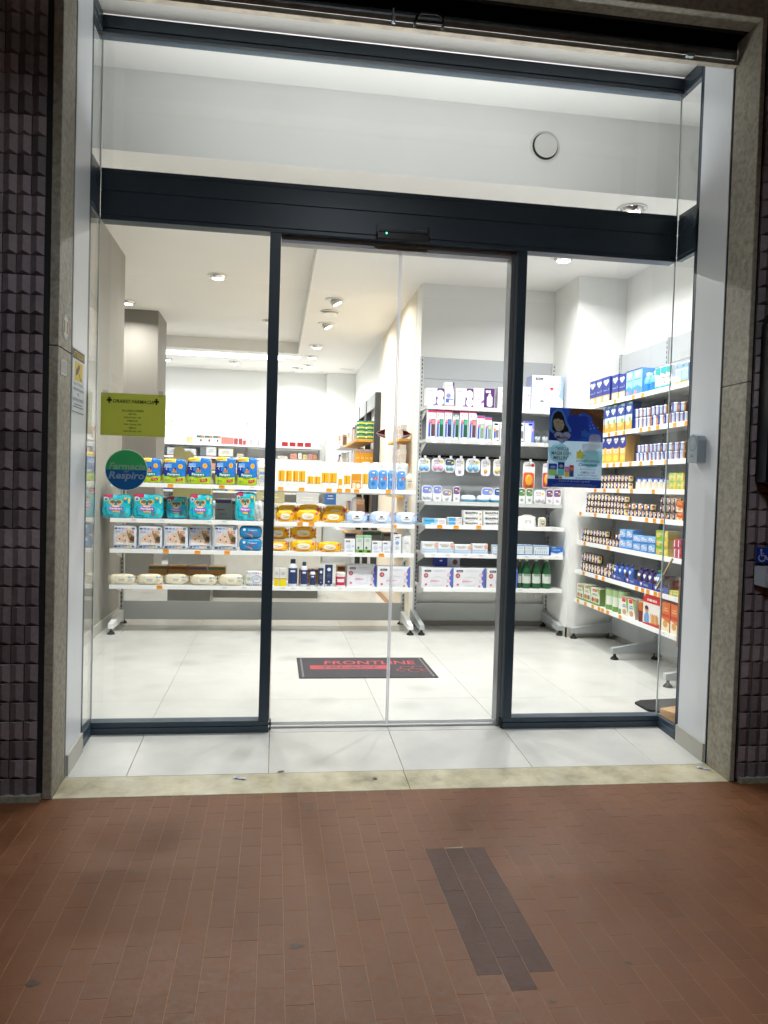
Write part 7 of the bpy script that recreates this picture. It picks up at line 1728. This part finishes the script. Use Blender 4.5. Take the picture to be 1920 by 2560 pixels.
b = MB(); b.lathe([(.1, -.001), (.105, -.006), (.085, -.012)][::-1], 30, '#e0dfda'); b.build('ring', M['plastic'], t); b = MB(); b.lathe([(.082, -.03), (.084, -.024), (.08, -.02)], 30, '#e6e5e0'); b.build('disc', M['plastic'], t)
t = thing('wall_vent', 'large round air vent on the grey bulkhead behind the upper pane', 'vent', (2.39, 1.36, 3.29), 'round air vents')
b = MB()
def vlathe(prof, c_, seg=40):
    m_ = MB(); m_.lathe(prof, seg, c_, 0, 0, 0, 0, 1, 1, True, True); m_.v = [(x, -z, y) for x, y, z in m_.v]; m_.f = [tuple(reversed(f)) for f in m_.f]; return m_
vlathe([(.094, .0005), (.096, .006), (.084, .012), (.08, .012)], '#dcdcd8').build('ring', M['plastic'], t)
vlathe([(.079, .0125), (.079, .013)], '#2a2a2a').build('throat', M['plastic'], t)
vlathe([(.06, .014), (.071, .026), (.071, .029), (.066, .032)], '#dedeDA').build('disc', M['plastic'], t)
sq = MB(); sq.box(-.1, .1, -.07, .07, -.008, -.001, '#d9d9d5', 0, .003); tag(sq.build('ceiling_grille', M['plastic'], None, (1.91, 8.945, ZC)), 'small square white ceiling grille near the back corner', 'grille')
for k, (y, x0, x1) in enumerate(((8.03, -2.6, 1.15), (8.25, -2.6, .92))):
    t = thing('light_strip', '%s linear light strip across the far ceiling' % ('nearer', 'farther')[k], 'light strip', ((x0 + x1) / 2, y, ZC), 'linear light strips')
    b = MB(); b.box(-(x1 - x0) / 2, (x1 - x0) / 2, -.022, .022, -.012, -.0008, (1, 1, 1)); b.build('diffuser', M['led'], t)
    l = bpy.data.lights.new('strip_light', 'AREA'); l.shape = 'RECTANGLE'; l.size = x1 - x0; l.size_y = .05; l.energy = P_LED; l.color = (.97, .98, 1.0)
    o = bpy.data.objects.new('strip_light', l); COL.objects.link(o); o.parent = t; o.location = (0, 0, -.02)
# arcade lamp over the pavement, in front of the shop
t = thing('arcade_lamp', 'linear arcade ceiling lamp above the pavement outside the frame', 'lamp', (1.3, -2.05, 3.76))
b = MB(); b.box(-.34, .34, -.08, .08, -.06, -.001, '#cfd2d4', 0, .004); b.build('housing', M['plastic'], t)
b = MB(); b.box(-.31, .31, -.06, .06, -.09, -.061, (1, 1, 1), 0, .01); b.build('diffuser', emit('arcade_emitter', '#eaf2ff', 7), t)
l = bpy.data.lights.new('lamp_light', 'AREA'); l.shape = 'RECTANGLE'; l.size = .6; l.size_y = .12; l.energy = P_ARCADE; l.color = (.86, .94, 1.0); l.spread = R(141)
o = bpy.data.objects.new('lamp_light', l); COL.objects.link(o); o.parent = t; o.location = (0, 0, -.097)
